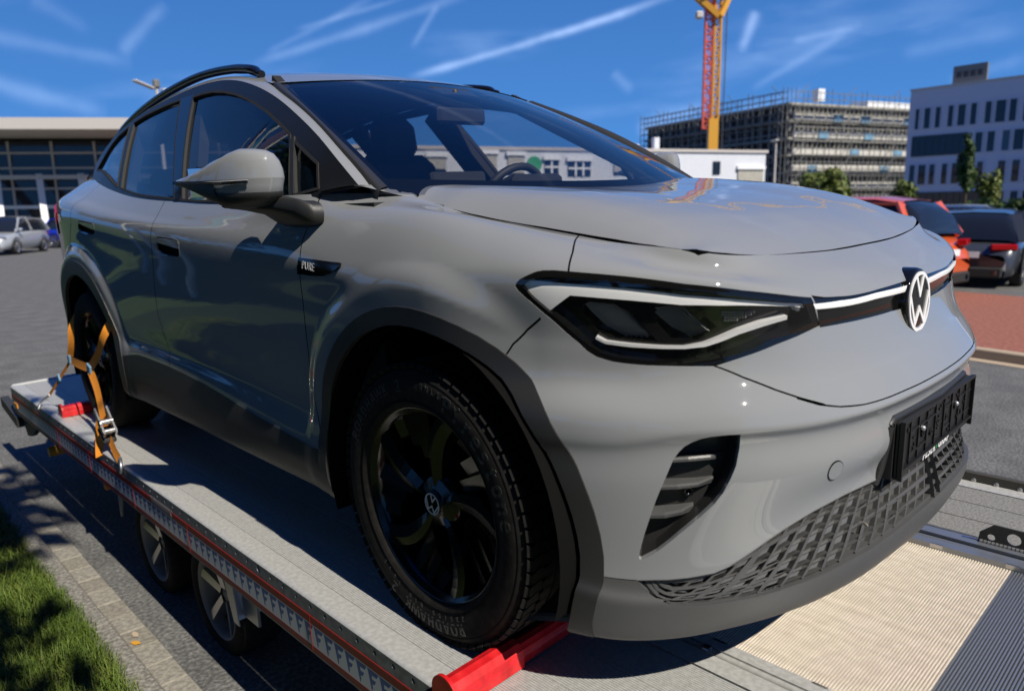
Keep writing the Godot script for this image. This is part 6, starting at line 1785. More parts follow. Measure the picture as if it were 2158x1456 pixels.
	for k in nseg:
		var xa := x0 + k * pitch; var xb := xa + pitch
		var big := absf(xa + 0.74) < pitch * 0.5
		var c := Vector2((xa + xb) / 2, yc); var r := 0.0135 if big else 0.0075
		var ring := circle(r, 16, c)
		for q in Geometry2D.clip_polygons(PackedVector2Array([Vector2(xa, yb), Vector2(c.x, yb), Vector2(c.x, yt), Vector2(xa, yt)]), ring): b.prism(q, Transform3D(Basis(), Vector3(0, 0, 1.035)), 0.0)
		for q in Geometry2D.clip_polygons(PackedVector2Array([Vector2(c.x, yb), Vector2(xb, yb), Vector2(xb, yt), Vector2(c.x, yt)]), ring): b.prism(q, Transform3D(Basis(), Vector3(0, 0, 1.035)), 0.0)
		inside.lathe([Vector2(r, 1.035), Vector2(r, 1.029), Vector2(r, 1.029), Vector2(0, 1.024)], Transform3D(Basis(), Vector3(c.x, c.y, 0)), 16)
	b.box(Vector3((x0 + x1) / 2, -0.115, 1.028), Vector3(x1 - x0, 0.126, 0.012))
	b.box(Vector3((x0 + x1) / 2, -0.09, 1.015), Vector3(x1 - x0, 0.17, 0.012))
	part("side_rail", b.mesh(), M.rail, t)
	part("rail_hole", inside.mesh(), M.galv, t, Transform3D(), "stuff")
	# tape: red, white with blue F flags, red
	b = MB.new(); b.box(Vector3((x0 + x1) / 2, -0.064, 1.0362), Vector3(x1 - x0, 0.025, 0.002))
	part("red_stripe", b.mesh(), M.redtape, t)
	b = MB.new(); b.box(Vector3((x0 + x1) / 2, -0.158, 1.0362), Vector3(x1 - x0, 0.02, 0.002))
	part("red_stripe", b.mesh(), M.redtape2, t)
	b = MB.new()
	var yu := -0.0768; var yl := -0.1478
	var np := int((x1 - x0) / 0.055)
	for k in np: b.face([Vector3(x0 + k * 0.055, yl, 1.0368), Vector3(x0 + (k + 1) * 0.055, yl, 1.0368), Vector3(x0 + (k + 1) * 0.055, yu, 1.0368), Vector3(x0 + k * 0.055, yu, 1.0368)], Vector3.BACK, [Vector2(0, 1), Vector2(1, 1), Vector2(1, 0), Vector2(0, 0)])
	part("flag_tape", b.mesh(), flag_print(), t)
	b = MB.new()
	for x in [-3.2, -2.6, -1.95, -1.33, -0.415, 0.3]: b.box(Vector3(x, -0.111, 1.0372), Vector3(0.002, 0.115, 0.002))
	part("tape_joint", b.mesh(), M.redtape, t, Transform3D(), "stuff")
	# maker's lettering over the red stripe is worn away to a few strokes
	b = MB.new(); b.box(Vector3(-1.60, -0.060, 1.0377), Vector3(0.22, 0.018, 0.0015)); b.box(Vector3(-1.60, -0.046, 1.0372), Vector3(0.24, 0.005, 0.0015))
	part("worn_patch", b.mesh(), M.rail, t)
	# far side rail, standing up with its bolts
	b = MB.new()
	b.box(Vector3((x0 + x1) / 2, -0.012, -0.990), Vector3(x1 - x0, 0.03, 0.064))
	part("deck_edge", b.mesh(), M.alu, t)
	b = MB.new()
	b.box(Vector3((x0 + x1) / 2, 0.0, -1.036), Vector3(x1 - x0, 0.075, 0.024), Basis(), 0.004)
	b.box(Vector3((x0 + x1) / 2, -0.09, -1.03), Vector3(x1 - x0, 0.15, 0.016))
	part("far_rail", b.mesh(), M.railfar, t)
	var bolt := MB.new()
	bolt.lathe([Vector2(0, 0.004), Vector2(0.005, 0.004), Vector2(0.0085, 0.001), Vector2(0.0085, 0.001), Vector2(0.0085, -0.002)], Transform3D(), 12)
	var bm := bolt.mesh()
	for k in 20: part("bolt", bm, M.galv, t, Transform3D(Basis(), Vector3(0.30 + k * 0.0715, 0.008, -1.0235)))
	# welded lashing bracket on the deck, right of the car
	b = MB.new()
	var br := PackedVector2Array([Vector2(0.866, 0.0), Vector2(0.869, 0.030), Vector2(0.905, 0.062), Vector2(1.20, 0.062), Vector2(1.235, 0.03), Vector2(1.235, 0.0)])
	var hl := [[0.900, 0.020, 0.0105], [0.958, 0.030, 0.0185], [1.015, 0.020, 0.0105], [1.09, 0.03, 0.0185], [1.16, 0.02, 0.0105]]
	var xs := [0.84, 0.90, 0.958, 1.015, 1.09, 1.16, 1.26]
	for k in 6:
		for q in Geometry2D.intersect_polygons(br, PackedVector2Array([Vector2(xs[k], -0.01), Vector2(xs[k + 1], -0.01), Vector2(xs[k + 1], 0.1), Vector2(xs[k], 0.1)])):
			var cut := [q]
			for h in hl:
				var nx := []
				for w in cut: nx.append_array(Geometry2D.clip_polygons(w, circle(h[2], 20, Vector2(h[0], h[1]))))
				cut = nx
			for w in cut: b.prism(w, Transform3D(Basis(), Vector3(0, 0.001, -0.540)), 0.006)
	part("lashing_bracket", b.mesh(), M.steel, t)
	b = MB.new()
	for k in 34: b.tube([Vector3(0.872 + k * 0.0105, 0.004, -0.531), Vector3(0.880 + k * 0.0105, 0.004, -0.531)], 0.0058, 7)
	part("weld_bead", b.mesh(), M.galv, t, Transform3D(), "stuff")
	b = MB.new(); b.box(Vector3(0.845, 0.002, -0.536), Vector3(0.045, 0.002, 0.004))
	part("pen_mark", b.mesh(), M.blue, t)
	# chassis, front wall of the deck, drawbar and support wheel
	b = MB.new()
	for z in [-0.72, 0.72]: b.box(Vector3(-1.5, -0.11, z), Vector3(5.6, 0.12, 0.06))
	for x in [-4.0, -3.0, -2.2, -1.2, -0.2, 0.8]: b.box(Vector3(x, -0.11, 0), Vector3(0.06, 0.09, 1.9))
	part("chassis", b.mesh(), M.galv, t)
	b = MB.new(); b.box(Vector3(-4.37, -0.055, 0), Vector3(0.035, 0.125, 2.05), Basis(), 0.006)
	part("front_beam", b.mesh(), M.alu, t)
	b = MB.new(); b.box(Vector3(-4.25, -0.11, 1.039), Vector3(0.09, 0.03, 0.006))
	part("marker_lamp", b.mesh(), M.amber, t)
	b = MB.new()
	b.bar(Vector3(-4.3, -0.2, 0.55), Vector3(-5.9, -0.22, 0.0), 0.07, 0.10); b.bar(Vector3(-4.3, -0.2, -0.55), Vector3(-5.9, -0.22, 0.0), 0.07, 0.10)
	b.box(Vector3(-5.3, -0.14, 0.0), Vector3(1.3, 0.07, 0.08))
	b.bar(Vector3(-4.30, -0.24, 1.02), Vector3(-4.75, -0.17, 1.02), 0.05, 0.07)
	part("drawbar", b.mesh(), M.steel, t)
	b = MB.new()
	b.prism(PackedVector2Array([Vector2(-4.34, -0.15), Vector2(-3.75, -0.15), Vector2(-4.10, -0.30), Vector2(-4.22, -0.32)]), Transform3D(Basis(), Vector3(0, 0, 0.98)), 0.03)
	part("front_fender_flap", b.mesh(), M.steel, t)
	b = MB.new(); b.tube([Vector3(-3.78, -0.34, 0.86), Vector3(-3.78, -0.34, 0.99)], 0.032, 12)
	part("yellow_reflector", b.mesh(), M.amber if false else M.yellow, t)
	b = MB.new(); b.box(Vector3(-2.50, -0.20, 1.0), Vector3(0.035, 0.075, 0.03), Basis(), 0.006)
	part("side_marker", b.mesh(), M.amber, t)
	# axles
	for x in [-1.37, -2.06]:
		b = MB.new(); b.tube([Vector3(x, -0.41, -0.8), Vector3(x, -0.41, 0.8)], 0.03, 10)
		part("axle", b.mesh(), M.galv, t)
		for s in [1.0, -1.0]: trailer_wheel(t, Vector3(x, -0.41, s * 0.87), s)
	for s in [1.0, -1.0]: # mudguard ends
		b = MB.new()
		b.face([Vector3(-1.15, -0.17, s * 1.0), Vector3(-1.085, -0.375, s * 1.0), Vector3(-1.085, -0.375, s * 0.80), Vector3(-1.15, -0.17, s * 0.80)])
		b.prism(PackedVector2Array([Vector2(-1.145, -0.17), Vector2(-1.085, -0.372), Vector2(-1.04, -0.372), Vector2(-1.07, -0.17)]), Transform3D(Basis(), Vector3(0, 0, s * 0.998)), 0.004)
		b.box(Vector3(-1.02, -0.26, s * 0.96), Vector3(0.12, 0.2, 0.01))
		part("mudguard", b.mesh(), M.galv, t)
		b = MB.new()
		b.prism(PackedVector2Array([Vector2(-2.36, -0.165), Vector2(-2.29, -0.165), Vector2(-2.345, -0.34), Vector2(-2.36, -0.34)]), Transform3D(Basis(), Vector3(0, 0, s * 0.99)), 0.008)
		part("mudguard", b.mesh(), M.galv, t)
		b = MB.new(); b.box(Vector3(-1.72, -0.155, s * 0.90), Vector3(1.3, 0.012, 0.22))
		part("wheel_cover", b.mesh(), M.steel, t)

func trailer_wheel(t: Node3D, c: Vector3, s: float) -> void:
	var xf := Transform3D(Basis() if s > 0 else Basis(Vector3.UP, PI), c)
	var b := MB.new()
	b.lathe([Vector2(0.165, 0.05), Vector2(0.172, 0.085), Vector2(0.195, 0.095), Vector2(0.225, 0.09), Vector2(0.240, 0.072), Vector2(0.244, 0.03), Vector2(0.244, -0.05), Vector2(0.23, -0.09), Vector2(0.17, -0.08)], Transform3D(), 48)
	var w := part("wheel", b.mesh(), M.tyre, t, xf)
	b = MB.new()
	b.lathe([Vector2(0.150, -0.05), Vector2(0.155, 0.065), Vector2(0.168, 0.086), Vector2(0.174, 0.083), Vector2(0.174, 0.06)], Transform3D(), 40)
	b.lathe([Vector2(0, 0.045), Vector2(0.03, 0.045), Vector2(0.035, 0.03), Vector2(0.16, -0.02)], Transform3D(), 30)
	part("rim", b.mesh(), M.scaff, w)
	for k in 5:
		var a := TAU * k / 5.0 + 0.3
		var e := Vector3(cos(a), sin(a), 0); var f := Vector3(-e.y, e.x, 0)
		b = MB.new()
		var r0 := e * 0.03; var r1 := e * 0.158
		b.face([r0 - f * 0.02 + Vector3(0, 0, .05), r1 - f * 0.028 + Vector3(0, 0, .072), r1 + f * 0.012 + Vector3(0, 0, .078), r0 + f * 0.012 + Vector3(0, 0, .055)])
		b.face([r0 + f * 0.012 + Vector3(0, 0, .055), r1 + f * 0.012 + Vector3(0, 0, .078), r1 + f * 0.03 + Vector3(0, 0, .04), r0 + f * 0.02 + Vector3(0, 0, .02)])
		b.face([r0 - f * 0.02 + Vector3(0, 0, .05), r1 - f * 0.028 + Vector3(0, 0, .072), r1 - f * 0.03 + Vector3(0, 0, .0), r0 - f * 0.02 + Vector3(0, 0, .0)])
		part("spoke", b.mesh(), M.satin, w)

func flag_print() -> StandardMaterial3D: # printed tape: one blue swallow-tailed F on white
	var im := Image.create(96, 128, false, Image.FORMAT_RGB8)
	var white := Color(0.62, 0.62, 0.60).linear_to_srgb(); var blue := Color(0.015, 0.07, 0.27).linear_to_srgb()
	im.fill(white)
	var f := PackedVector2Array([Vector2(.06, .06), Vector2(.97, .06), Vector2(.80, .26), Vector2(.40, .26), Vector2(.40, .42), Vector2(.72, .42), Vector2(.56, .62), Vector2(.40, .62), Vector2(.40, .78), Vector2(.30, .97)])
	for y in 128:
		for x in 96:
			var n := 0
			for sx in 3:
				for sy in 3:
					if Geometry2D.is_point_in_polygon(Vector2((x + (sx + .5) / 3.0) / 96.0, (y + (sy + .5) / 3.0) / 128.0), f): n += 1
			if n: im.set_pixel(x, y, white.lerp(blue, n / 9.0))
	var m := mat(Color.WHITE, 0.4)
	m.albedo_color = Color.WHITE
	m.albedo_texture = ImageTexture.create_from_image(im)
	return m

func stops_and_straps() -> void:
	# red telescopic wheel stops
	for e in [[0.232, "red wheel stop bar in front of the front tyre", 1.052], [-3.20, "red wheel stop bar behind the rear tyre", 1.00]]:
		var o := thing("wheel_stop", e[1], "wheel stop", RIG * Transform3D(Basis(), Vector3(e[0], 0, 0)), "wheel stops")
		var b := MB.new() # outer tube: ribbed D section
		var pr := []
		for k in 13:
			var a := PI * k / 12.0
			var r := 0.034 + (0.0016 if k % 2 == 0 else 0.0)
			pr.append(Vector2(cos(a) * r, 0.026 + sin(a) * r * 1.05))
		pr.push_front(Vector2(0.036, 0.003)); pr.append(Vector2(-0.036, 0.003))
		var zz := [e[2], e[2] - 0.21]
		for k in pr.size() - 1:
			var c: Vector2 = pr[k]; var d: Vector2 = pr[k + 1]
			b.face([Vector3(c.x, c.y, zz[0]), Vector3(d.x, d.y, zz[0]), Vector3(d.x, d.y, zz[1]), Vector3(c.x, c.y, zz[1])], Vector3(d.y - c.y, c.x - d.x, 0).normalized())
		for z in zz: b.prism(PackedVector2Array(pr), Transform3D(Basis(), Vector3(0, 0, z)), 0.0)
		part("outer_tube", b.mesh(), M.redpaint, o)
		b = MB.new() # inner tube runs on under the car
		for k in pr.size() - 1:
			var c: Vector2 = pr[k] * 0.80; var d: Vector2 = pr[k + 1] * 0.80
			b.face([Vector3(c.x, c.y + 0.003, zz[1] + 0.02), Vector3(d.x, d.y + 0.003, zz[1] + 0.02), Vector3(d.x, d.y + 0.003, 0.50), Vector3(c.x, c.y + 0.003, 0.50)], Vector3(d.y - c.y, c.x - d.x, 0).normalized())
		part("inner_tube", b.mesh(), M.redpaint, o)
		b = MB.new() # end plate: rounded disc with a foot that hooks over the rail
		var disc := PackedVector2Array()
		for k in 21: disc.append(Vector2(cos(PI * k / 20.0) * 0.043, 0.030 + sin(PI * k / 20.0) * 0.043))
		disc.append(Vector2(-0.043, -0.045 if e[0] > 0 else -0.03)); disc.append(Vector2(0.043 if e[0] > 0 else -0.012, -0.045 if e[0] > 0 else -0.03))
		if e[0] < 0: disc.append(Vector2(-0.012, 0.0)); disc.append(Vector2(0.043, 0.0))
		b.prism(disc, Transform3D(Basis(), Vector3(0, 0.002, e[2] - 0.002)), 0.009)
		part("end_plate", b.mesh(), M.redpaint, o)
		b = MB.new(); b.box(Vector3(-0.01, 0.012, 0.52), Vector3(0.09, 0.02, 0.03))
		part("inner_foot", b.mesh(), M.redpaint, o)
		if e[0] > 0:
			b = MB.new(); b.box(Vector3(-0.055, -0.018, 1.045), Vector3(0.05, 0.045, 0.03), Basis(), 0.008)
			part("clamp", b.mesh(), M.rubber, o)
	# orange lashing strap over the rear wheel
	var o := thing("lashing_strap", "orange ratchet lashing strap over the rear wheel", "strap", RIG)
	var web := func(ps: Array, w: float, across: Vector3) -> MB:
		var b := MB.new()
		var l := spline(ps, 6)
		var g := []
		for k in l.size():
			var d: Vector3 = (l[mini(k + 1, l.size() - 1)] - l[maxi(k - 1, 0)]).normalized()
			var s := (across - d * across.dot(d)).normalized() * w * 0.5
			g.append([l[k] - s, l[k] - s * 0.5 + d.cross(s).normalized() * 0.001, l[k] + s * 0.5 + d.cross(s).normalized() * 0.001, l[k] + s])
		b.sheet(g)
		return b
	var X := Vector3(1, 0, 0)
	var bits := [
		[[Vector3(-2.41, 0.64, 0.86), Vector3(-2.43, 0.54, 0.925), Vector3(-2.56, 0.43, 0.932), Vector3(-2.735, 0.335, 0.935)], 0.045],
		[[Vector3(-3.06, 0.60, 0.86), Vector3(-3.07, 0.50, 0.915), Vector3(-3.08, 0.42, 0.925), Vector3(-3.13, 0.335, 0.93)], 0.045],
		[[Vector3(-3.13, 0.325, 0.93), Vector3(-2.98, 0.325, 0.936), Vector3(-2.735, 0.330, 0.936)], 0.045],
		[[Vector3(-2.735, 0.325, 0.937), Vector3(-2.62, 0.25, 0.95), Vector3(-2.42, 0.13, 0.99), Vector3(-2.36, 0.10, 1.0)], 0.05],
		[[Vector3(-3.14, 0.315, 0.93), Vector3(-3.32, 0.19, 0.96), Vector3(-3.50, 0.075, 0.985)], 0.02],
		[[Vector3(-2.37, 0.085, 1.003), Vector3(-2.27, 0.060, 1.012), Vector3(-2.17, 0.035, 1.026), Vector3(-2.10, 0.018, 1.032)], 0.045],
		[[Vector3(-2.40, 0.15, 1.005), Vector3(-2.41, 0.09, 1.02), Vector3(-2.40, 0.03, 1.03), Vector3(-2.36, -0.02, 1.045)], 0.05],
	]
	for e in bits:
		var pth: Array = e[0]
		var s := web.call(pth, e[1], ((pth[-1] - pth[0]) as Vector3).normalized().cross(Vector3(0.45, 0.15, 0.88))) as MB
		part("webbing", s.mesh(), M.orange_web, o)
	var b := MB.new()
	b.box(Vector3(-2.738, 0.330, 0.940), Vector3(0.055, 0.045, 0.012), Basis(Vector3.BACK, -0.3), 0.004); b.box(Vector3(-3.135, 0.325, 0.934), Vector3(0.04, 0.05, 0.012), Basis(), 0.004)
	part("sleeve", b.mesh(), M.tarp, o)
	b = MB.new() # ratchet
	var rb := Basis(Vector3.BACK, -0.75)
	b.box(Vector3(-2.315, 0.150, 0.985), Vector3(0.15, 0.03, 0.008), rb); b.box(Vector3(-2.315, 0.150, 1.035), Vector3(0.15, 0.03, 0.008), rb)
	b.tube([Vector3(-2.31, 0.15, 0.98), Vector3(-2.31, 0.15, 1.04)], 0.014, 10); b.tube([Vector3(-2.27, 0.115, 0.98), Vector3(-2.27, 0.115, 1.04)], 0.010, 10)
	b.lathe([Vector2(0.008, 0.0), Vector2(0.022, 0.0), Vector2(0.022, 0.0), Vector2(0.022, 0.006), Vector2(0.022, 0.006), Vector2(0.008, 0.006)], Transform3D(Basis(), Vector3(-2.30, 0.145, 1.036)), 14)
	part("ratchet", b.mesh(), M.zinc, o)
	b = MB.new(); b.box(Vector3(-2.32, 0.085, 1.01), Vector3(0.09, 0.02, 0.06), rb, 0.006)
	part("ratchet_handle", b.mesh(), M.rubber, o)
	b = MB.new()
	b.tube(spline([Vector3(-2.105, 0.020, 1.028), Vector3(-2.075, 0.030, 1.034), Vector3(-2.045, 0.012, 1.043), Vector3(-2.04, -0.015, 1.047), Vector3(-2.06, -0.026, 1.045)], 5), 0.0075, 10)
	part("hook", b.mesh(), M.zinc, o)
	b = MB.new()
	b.tube(spline([Vector3(-3.50, 0.075, 0.985), Vector3(-3.53, 0.06, 0.99), Vector3(-3.56, 0.03, 1.02), Vector3(-3.55, -0.01, 1.045)], 5), 0.0075, 10)
	part("hook", b.mesh(), M.zinc, o)
	b = MB.new(); b.box(Vector3(-3.32, 0.192, 0.962), Vector3(0.05, 0.045, 0.01), Basis(Vector3.BACK, 0.6), 0.003)
	part("sleeve", b.mesh(), M.tarp, o)

# ---------------------------------------------------------------- parked cars, far and blurred
func make_car(paint: Material, L: float, Hh: float, tall: float) -> Node3D: # front towards +x, centre on the ground
	var o := Node3D.new()
	o.name = "parked_car"
	var h2 := L / 2
	var belt := Hh * 0.62
	var st := [[-h2, 0.62, .70], [-h2 + 0.06, 0.74, .82], [-h2 + 0.35, belt, .87], [-h2 + 1.2, belt + 0.01, .90], [0.0, belt, .90], [h2 * 0.42, belt - 0.02, .90], [h2 - 0.7, belt * 0.86, .88], [h2 - 0.25, belt * 0.78, .82], [h2 - 0.05, belt * 0.68, .70], [h2, 0.5, .62]]
	var b := MB.new()
	var g := []
	for e in st:
		var row := []
		var prof := [[0.22, 0.80], [0.34, 0.96], [0.58, 1.0], [0.80, 0.985], [0.95, 0.93], [1.0, 0.84], [1.02, 0.4]]
		for p in prof: row.append(Vector3(e[0] - (0.04 if p[0] < 0.3 else 0.0) * signf(e[0]), maxf(0.2, e[1] * p[0]) if p[0] > 0.3 else 0.22, e[2] * p[1]))
		for k in range(prof.size() - 1, -1, -1): row.append(Vector3(row[k].x, row[k].y, -row[k].z))
		g.append(row)
	b.sheet(g)
	b.face([g[0][0], g[0][3], g[0][6], g[0][7], g[0][10], g[0][13]]); b.face([g[-1][0], g[-1][3], g[-1][6], g[-1][7], g[-1][10], g[-1][13]])
	part("body", b.mesh(), paint, o)
	# cabin: glass sides, painted roof
	var cs := [[-h2 + 0.22, 0.02], [-h2 + 0.34, 0.55], [-h2 + 0.62, 0.88], [-h2 + 1.1, 0.985], [-0.3, 1.0], [0.35, 0.94], [0.85, 0.55], [h2 - 1.05, 0.0]]
	var gl := []; var rf := []
	for e in cs:
		var y := lerpf(belt - 0.02, Hh, e[1])
		var zt := lerpf(0.80, tall, e[1])
		gl.append([Vector3(e[0], belt - 0.03, 0.82), Vector3(e[0], lerpf(belt, y, 0.5), lerpf(0.82, zt, 0.45) + 0.015), Vector3(e[0], y - 0.04, zt), Vector3(e[0], y, zt - 0.12), Vector3(e[0], y + 0.02, 0), Vector3(e[0], y, -zt + 0.12), Vector3(e[0], y - 0.04, -zt), Vector3(e[0], lerpf(belt, y, 0.5), -lerpf(0.82, zt, 0.45) - 0.015), Vector3(e[0], belt - 0.03, -0.82)])
	b = MB.new(); b.sheet(gl)
	part("window", b.mesh(), M.pane, o)
	b = MB.new()
	for k in range(2, 6):
		var row := []
		for j in range(2, 7): row.append(gl[k][j] + Vector3(0, 0.012, 0.01 * signf(gl[k][j].z)))
		rf.append(row)
	b.sheet(rf)
	part("roof", b.mesh(), paint, o)
	b = MB.new()
	for s in [0, 1]:
		var j := 2 if s == 0 else 6; var jb := 0 if s == 0 else 8
		var off := Vector3(0, 0, 0.012 if s == 0 else -0.012)
		b.bar(gl[2][j] + off, gl[0][jb] + Vector3(0.05, 0, 0) + off, 0.05, 0.30, Vector3(0, 0, 1)); b.bar(gl[5][j] + off, gl[7][jb] + off, 0.05, 0.10, Vector3(0, 0, 1))
		b.bar(gl[4][j] + off, Vector3(-0.35, belt, gl[4][jb].z) + off, 0.04, 0.09, Vector3(0, 0, 1))
		b.bar(gl[2][j] + off, gl[5][j] + off, 0.05, 0.07, Vector3(0, 0, 1))
	part("pillar", b.mesh(), paint, o)
	for x in [-h2 + 0.85, h2 - 0.9]:
		for s in [-1.0, 1.0]:
			b = MB.new()
			b.lathe([Vector2(0.22, 0.08), Vector2(0.24, 0.10), Vector2(0.31, 0.10), Vector2(0.33, 0.06), Vector2(0.33, -0.1)], Transform3D(), 28)
			var w := part("wheel", b.mesh(), M.rubber, o, Transform3D(Basis() if s > 0 else Basis(Vector3.UP, PI), Vector3(x, 0.33, s * 0.80)))
			b = MB.new()
			b.lathe([Vector2(0.05, 0.04), Vector2(0.22, 0.02)], Transform3D(), 20)
			for k in 5:
				var a := TAU * k / 5.0
				b.bar(Vector3(0, 0, 0.07), Vector3(cos(a) * 0.22, sin(a) * 0.22, 0.085), 0.06, 0.03, Vector3.BACK)
			b.lathe([Vector2(0.21, 0.07), Vector2(0.225, 0.095), Vector2(0.245, 0.10)], Transform3D(), 28)
			part("rim", b.mesh(), M.satin, w)
			b = MB.new()
			b.lathe([Vector2(0.36, 0.03), Vector2(0.40, 0.105), Vector2(0.42, 0.10)], Transform3D(), 24, -0.2, PI + 0.2)
			part("wheel_arch", b.mesh(), M.rubber, o, w.transform)
	for s in [-1.0, 1.0]:
		b = MB.new(); b.box(Vector3(-h2 + 0.10, belt * 0.86, s * 0.62), Vector3(0.16, 0.11, 0.42), Basis(Vector3.UP, s * 0.28), 0.02)
		part("tail_light", b.mesh(), M.red_lamp, o)
		b = MB.new(); b.box(Vector3(h2 - 0.20, belt * 0.70, s * 0.62), Vector3(0.20, 0.13, 0.34), Basis(Vector3.UP, s * -0.5), 0.03)
		part("headlight", b.mesh(), M.chrome, o)
		b = MB.new(); b.box(Vector3(h2 - 1.15, belt + 0.06, s * 0.98), Vector3(0.12, 0.13, 0.18), Basis(), 0.04)
		part("wing_mirror", b.mesh(), paint, o)
	b = MB.new(); b.box(Vector3(-h2 + 0.02, 0.30, 0), Vector3(0.12, 0.2, 1.3), Basis(), 0.03)
	part("bumper_trim", b.mesh(), M.rubber, o)
	b = MB.new(); b.box(Vector3(h2 - 0.03, 0.42, 0), Vector3(0.08, 0.26, 1.1), Basis(), 0.03)
	part("bumper_trim", b.mesh(), M.rubber, o)
	b = MB.new()
	for s in [-1.0, 1.0]: b.tube([Vector3(-h2 - 0.04, 0.30, s * 0.52), Vector3(-h2 + 0.16, 0.30, s * 0.52)], 0.055, 12)
	part("exhaust", b.mesh(), M.chrome, o)
	b = MB.new(); b.box(Vector3(-h2 + 0.02, belt * 0.70, 0), Vector3(0.05, 0.11, 0.52)); b.box(Vector3(h2 - 0.01, 0.5, 0), Vector3(0.04, 0.11, 0.52))
	part("plate", b.mesh(), M.white, o)
	return o

func metallic(c: Color) -> StandardMaterial3D:
	var m := mat(c, 0.35, 0.2)
	m.clearcoat_enabled = true; m.clearcoat = 1.0; m.clearcoat_roughness = 0.03
	return m

func parked_cars() -> void:
	var dark := metallic(Color(0.045, 0.052, 0.062)); var orange := metallic(Color(0.78, 0.125, 0.03)); var silver := metallic(Color(0.42, 0.44, 0.46)); var blue := metallic(Color(0.01, 0.03, 0.42)); var black := metallic(Color(0.01, 0.011, 0.013)); var navy := metallic(Color(0.03, 0.05, 0.10)); var pale := metallic(Color(0.62, 0.62, 0.60)); var red := metallic(Color(0.5, 0.05, 0.04))
	var list := [
		[dark, 4.3, 1.44, 0.62, Vector3(-2.92, 0.1, -16.0), 96.0, "dark grey hatchback with red tail lights seen from behind"],
		[orange, 4.25, 1.70, 0.60, Vector3(-4.55, 0.1, -12.6), 172.0, "bright orange crossover parked beyond the bonnet"],
		[black, 4.4, 1.46, 0.62, Vector3(0.1, 0.1, -17.2), 96.0, "black hatchback at the right edge beside the dark grey one"],
		[navy, 4.5, 1.47, 0.62, Vector3(-5.2, 0.1, -24.0), 12.0, "navy car in the second row behind the orange crossover"],
		[black, 4.5, 1.46, 0.62, Vector3(-2.0, 0.1, -25.5), 10.0, "black car in the second row behind the dark hatchback"],
		[silver, 4.4, 1.48, 0.62, Vector3(-6.8, 0.1, -31.0), 14.0, "silver car in the third row with its roof glinting"],
		[pale, 4.5, 1.50, 0.62, Vector3(-3.3, 0.1, -33.0), 12.0, "pale car in the third row below the office block"],
		[navy, 4.4, 1.46, 0.62, Vector3(2.2, 0.1, -27.5), 12.0, "navy car farthest right in the second row"],
		[red, 4.4, 1.62, 0.62, Vector3(-11.5, 0.1, -29.5), 150.0, "red car mostly hidden by the bonnet"],
		[silver, 4.4, 1.66, 0.62, Vector3(-39.5, 0.02, -5.4), -35.0, "silver crossover facing the camera before the glass showroom"],
		[blue, 4.2, 1.60, 0.62, Vector3(-43.2, 0.02, -9.6), 35.0, "bright blue car beside the silver crossover"],
		[navy, 4.3, 1.62, 0.62, Vector3(-44.5, 0.02, -4.3), -30.0, "navy car at the left edge before the showroom"],
		[black, 4.4, 1.5, 0.62, Vector3(-46.0, 0.02, -7.2), 40.0, "black car behind the silver crossover"],
	]
	for e in list:
		var c := make_car(e[0], e[1], e[2], e[3])
		add_child(c, true)
		c.transform = Transform3D(Basis(Vector3.UP, deg_to_rad(e[5])), e[4])
		tagged(c, e[6], "car", "cars parked on the forecourt")

# ---------------------------------------------------------------- plants
func crown(c: Color, r: Vector3, n: int, leaf: float, sd: int, hollow := 0.35) -> ArrayMesh: # leaf clumps through an uneven volume
	var g := RandomNumberGenerator.new()
	g.seed = sd
	var lumps := []
	for k in 16:
		var d := Vector3(g.randf_range(-1, 1), g.randf_range(-1, 1), g.randf_range(-1, 1)).normalized() * pow(g.randf(), 0.4) * 0.78
		lumps.append([d * r, g.randf_range(0.28, 0.48)])
	var b := MB.new()
	b.use_col = true
	for k in n:
		var l = lumps[g.randi() % lumps.size()]
		var d := Vector3(g.randf_range(-1, 1), g.randf_range(-1, 1), g.randf_range(-1, 1)).normalized()
		var p: Vector3 = l[0] + d * r * l[1] * pow(g.randf(), hollow)
		var nn := (d + Vector3(g.randf_range(-1, 1), g.randf_range(-0.2, 1.2), g.randf_range(-1, 1)) * 0.9).normalized()
		var x := nn.cross(Vector3(g.randf_range(-1, 1), g.randf_range(-1, 1), g.randf_range(-1, 1))).normalized()
		var y := nn.cross(x)
		var s := leaf * g.randf_range(0.6, 1.3)
		var f := g.randf_range(0.65, 1.35)
		b.col = Color(c.r * f * g.randf_range(0.85, 1.2), c.g * f, c.b * f)
		b.face([p - x * s, p - y * s * 0.45, p + x * s, p + y * s * 0.5], nn)
	return b.mesh()

func tree(called: String, label: String, at: Vector3, h: float, r: Vector3, m: StandardMaterial3D, n: int, leaf: float, sd: int, group := "", lean := Vector3.ZERO) -> Node3D:
	var o := thing(called, label, "tree", Transform3D(Basis(), at), group)
	var b := MB.new()
	var top := Vector3(0, h, 0) + lean
	b.tube(spline([Vector3.ZERO, Vector3(0.04, h * 0.3, 0.03), top * 0.65, top], 4), [0.16, 0.155, 0.15, 0.14, 0.135, 0.13, 0.12, 0.11, 0.10, 0.08, 0.06, 0.05, 0.03].map(func(e): return e * h / 5.0), 10)
	for k in 9:
		var a := k * 2.4
		var s := top * (0.42 + 0.055 * k)
		b.tube([s, s + Vector3(cos(a) * r.x * 0.4, r.y * 0.25, sin(a) * r.z * 0.4), s + Vector3(cos(a) * r.x * 0.75, r.y * 0.4, sin(a) * r.z * 0.75)], [0.05 * h / 5, 0.03 * h / 5, 0.01], 6)
	part("trunk", b.mesh(), M.bark, o)
	part("crown", crown(m.get_meta("base"), r, n, leaf, sd), m, o, Transform3D(Basis(), top + Vector3(0, r.y * 0.10, 0)), "stuff")
	return o

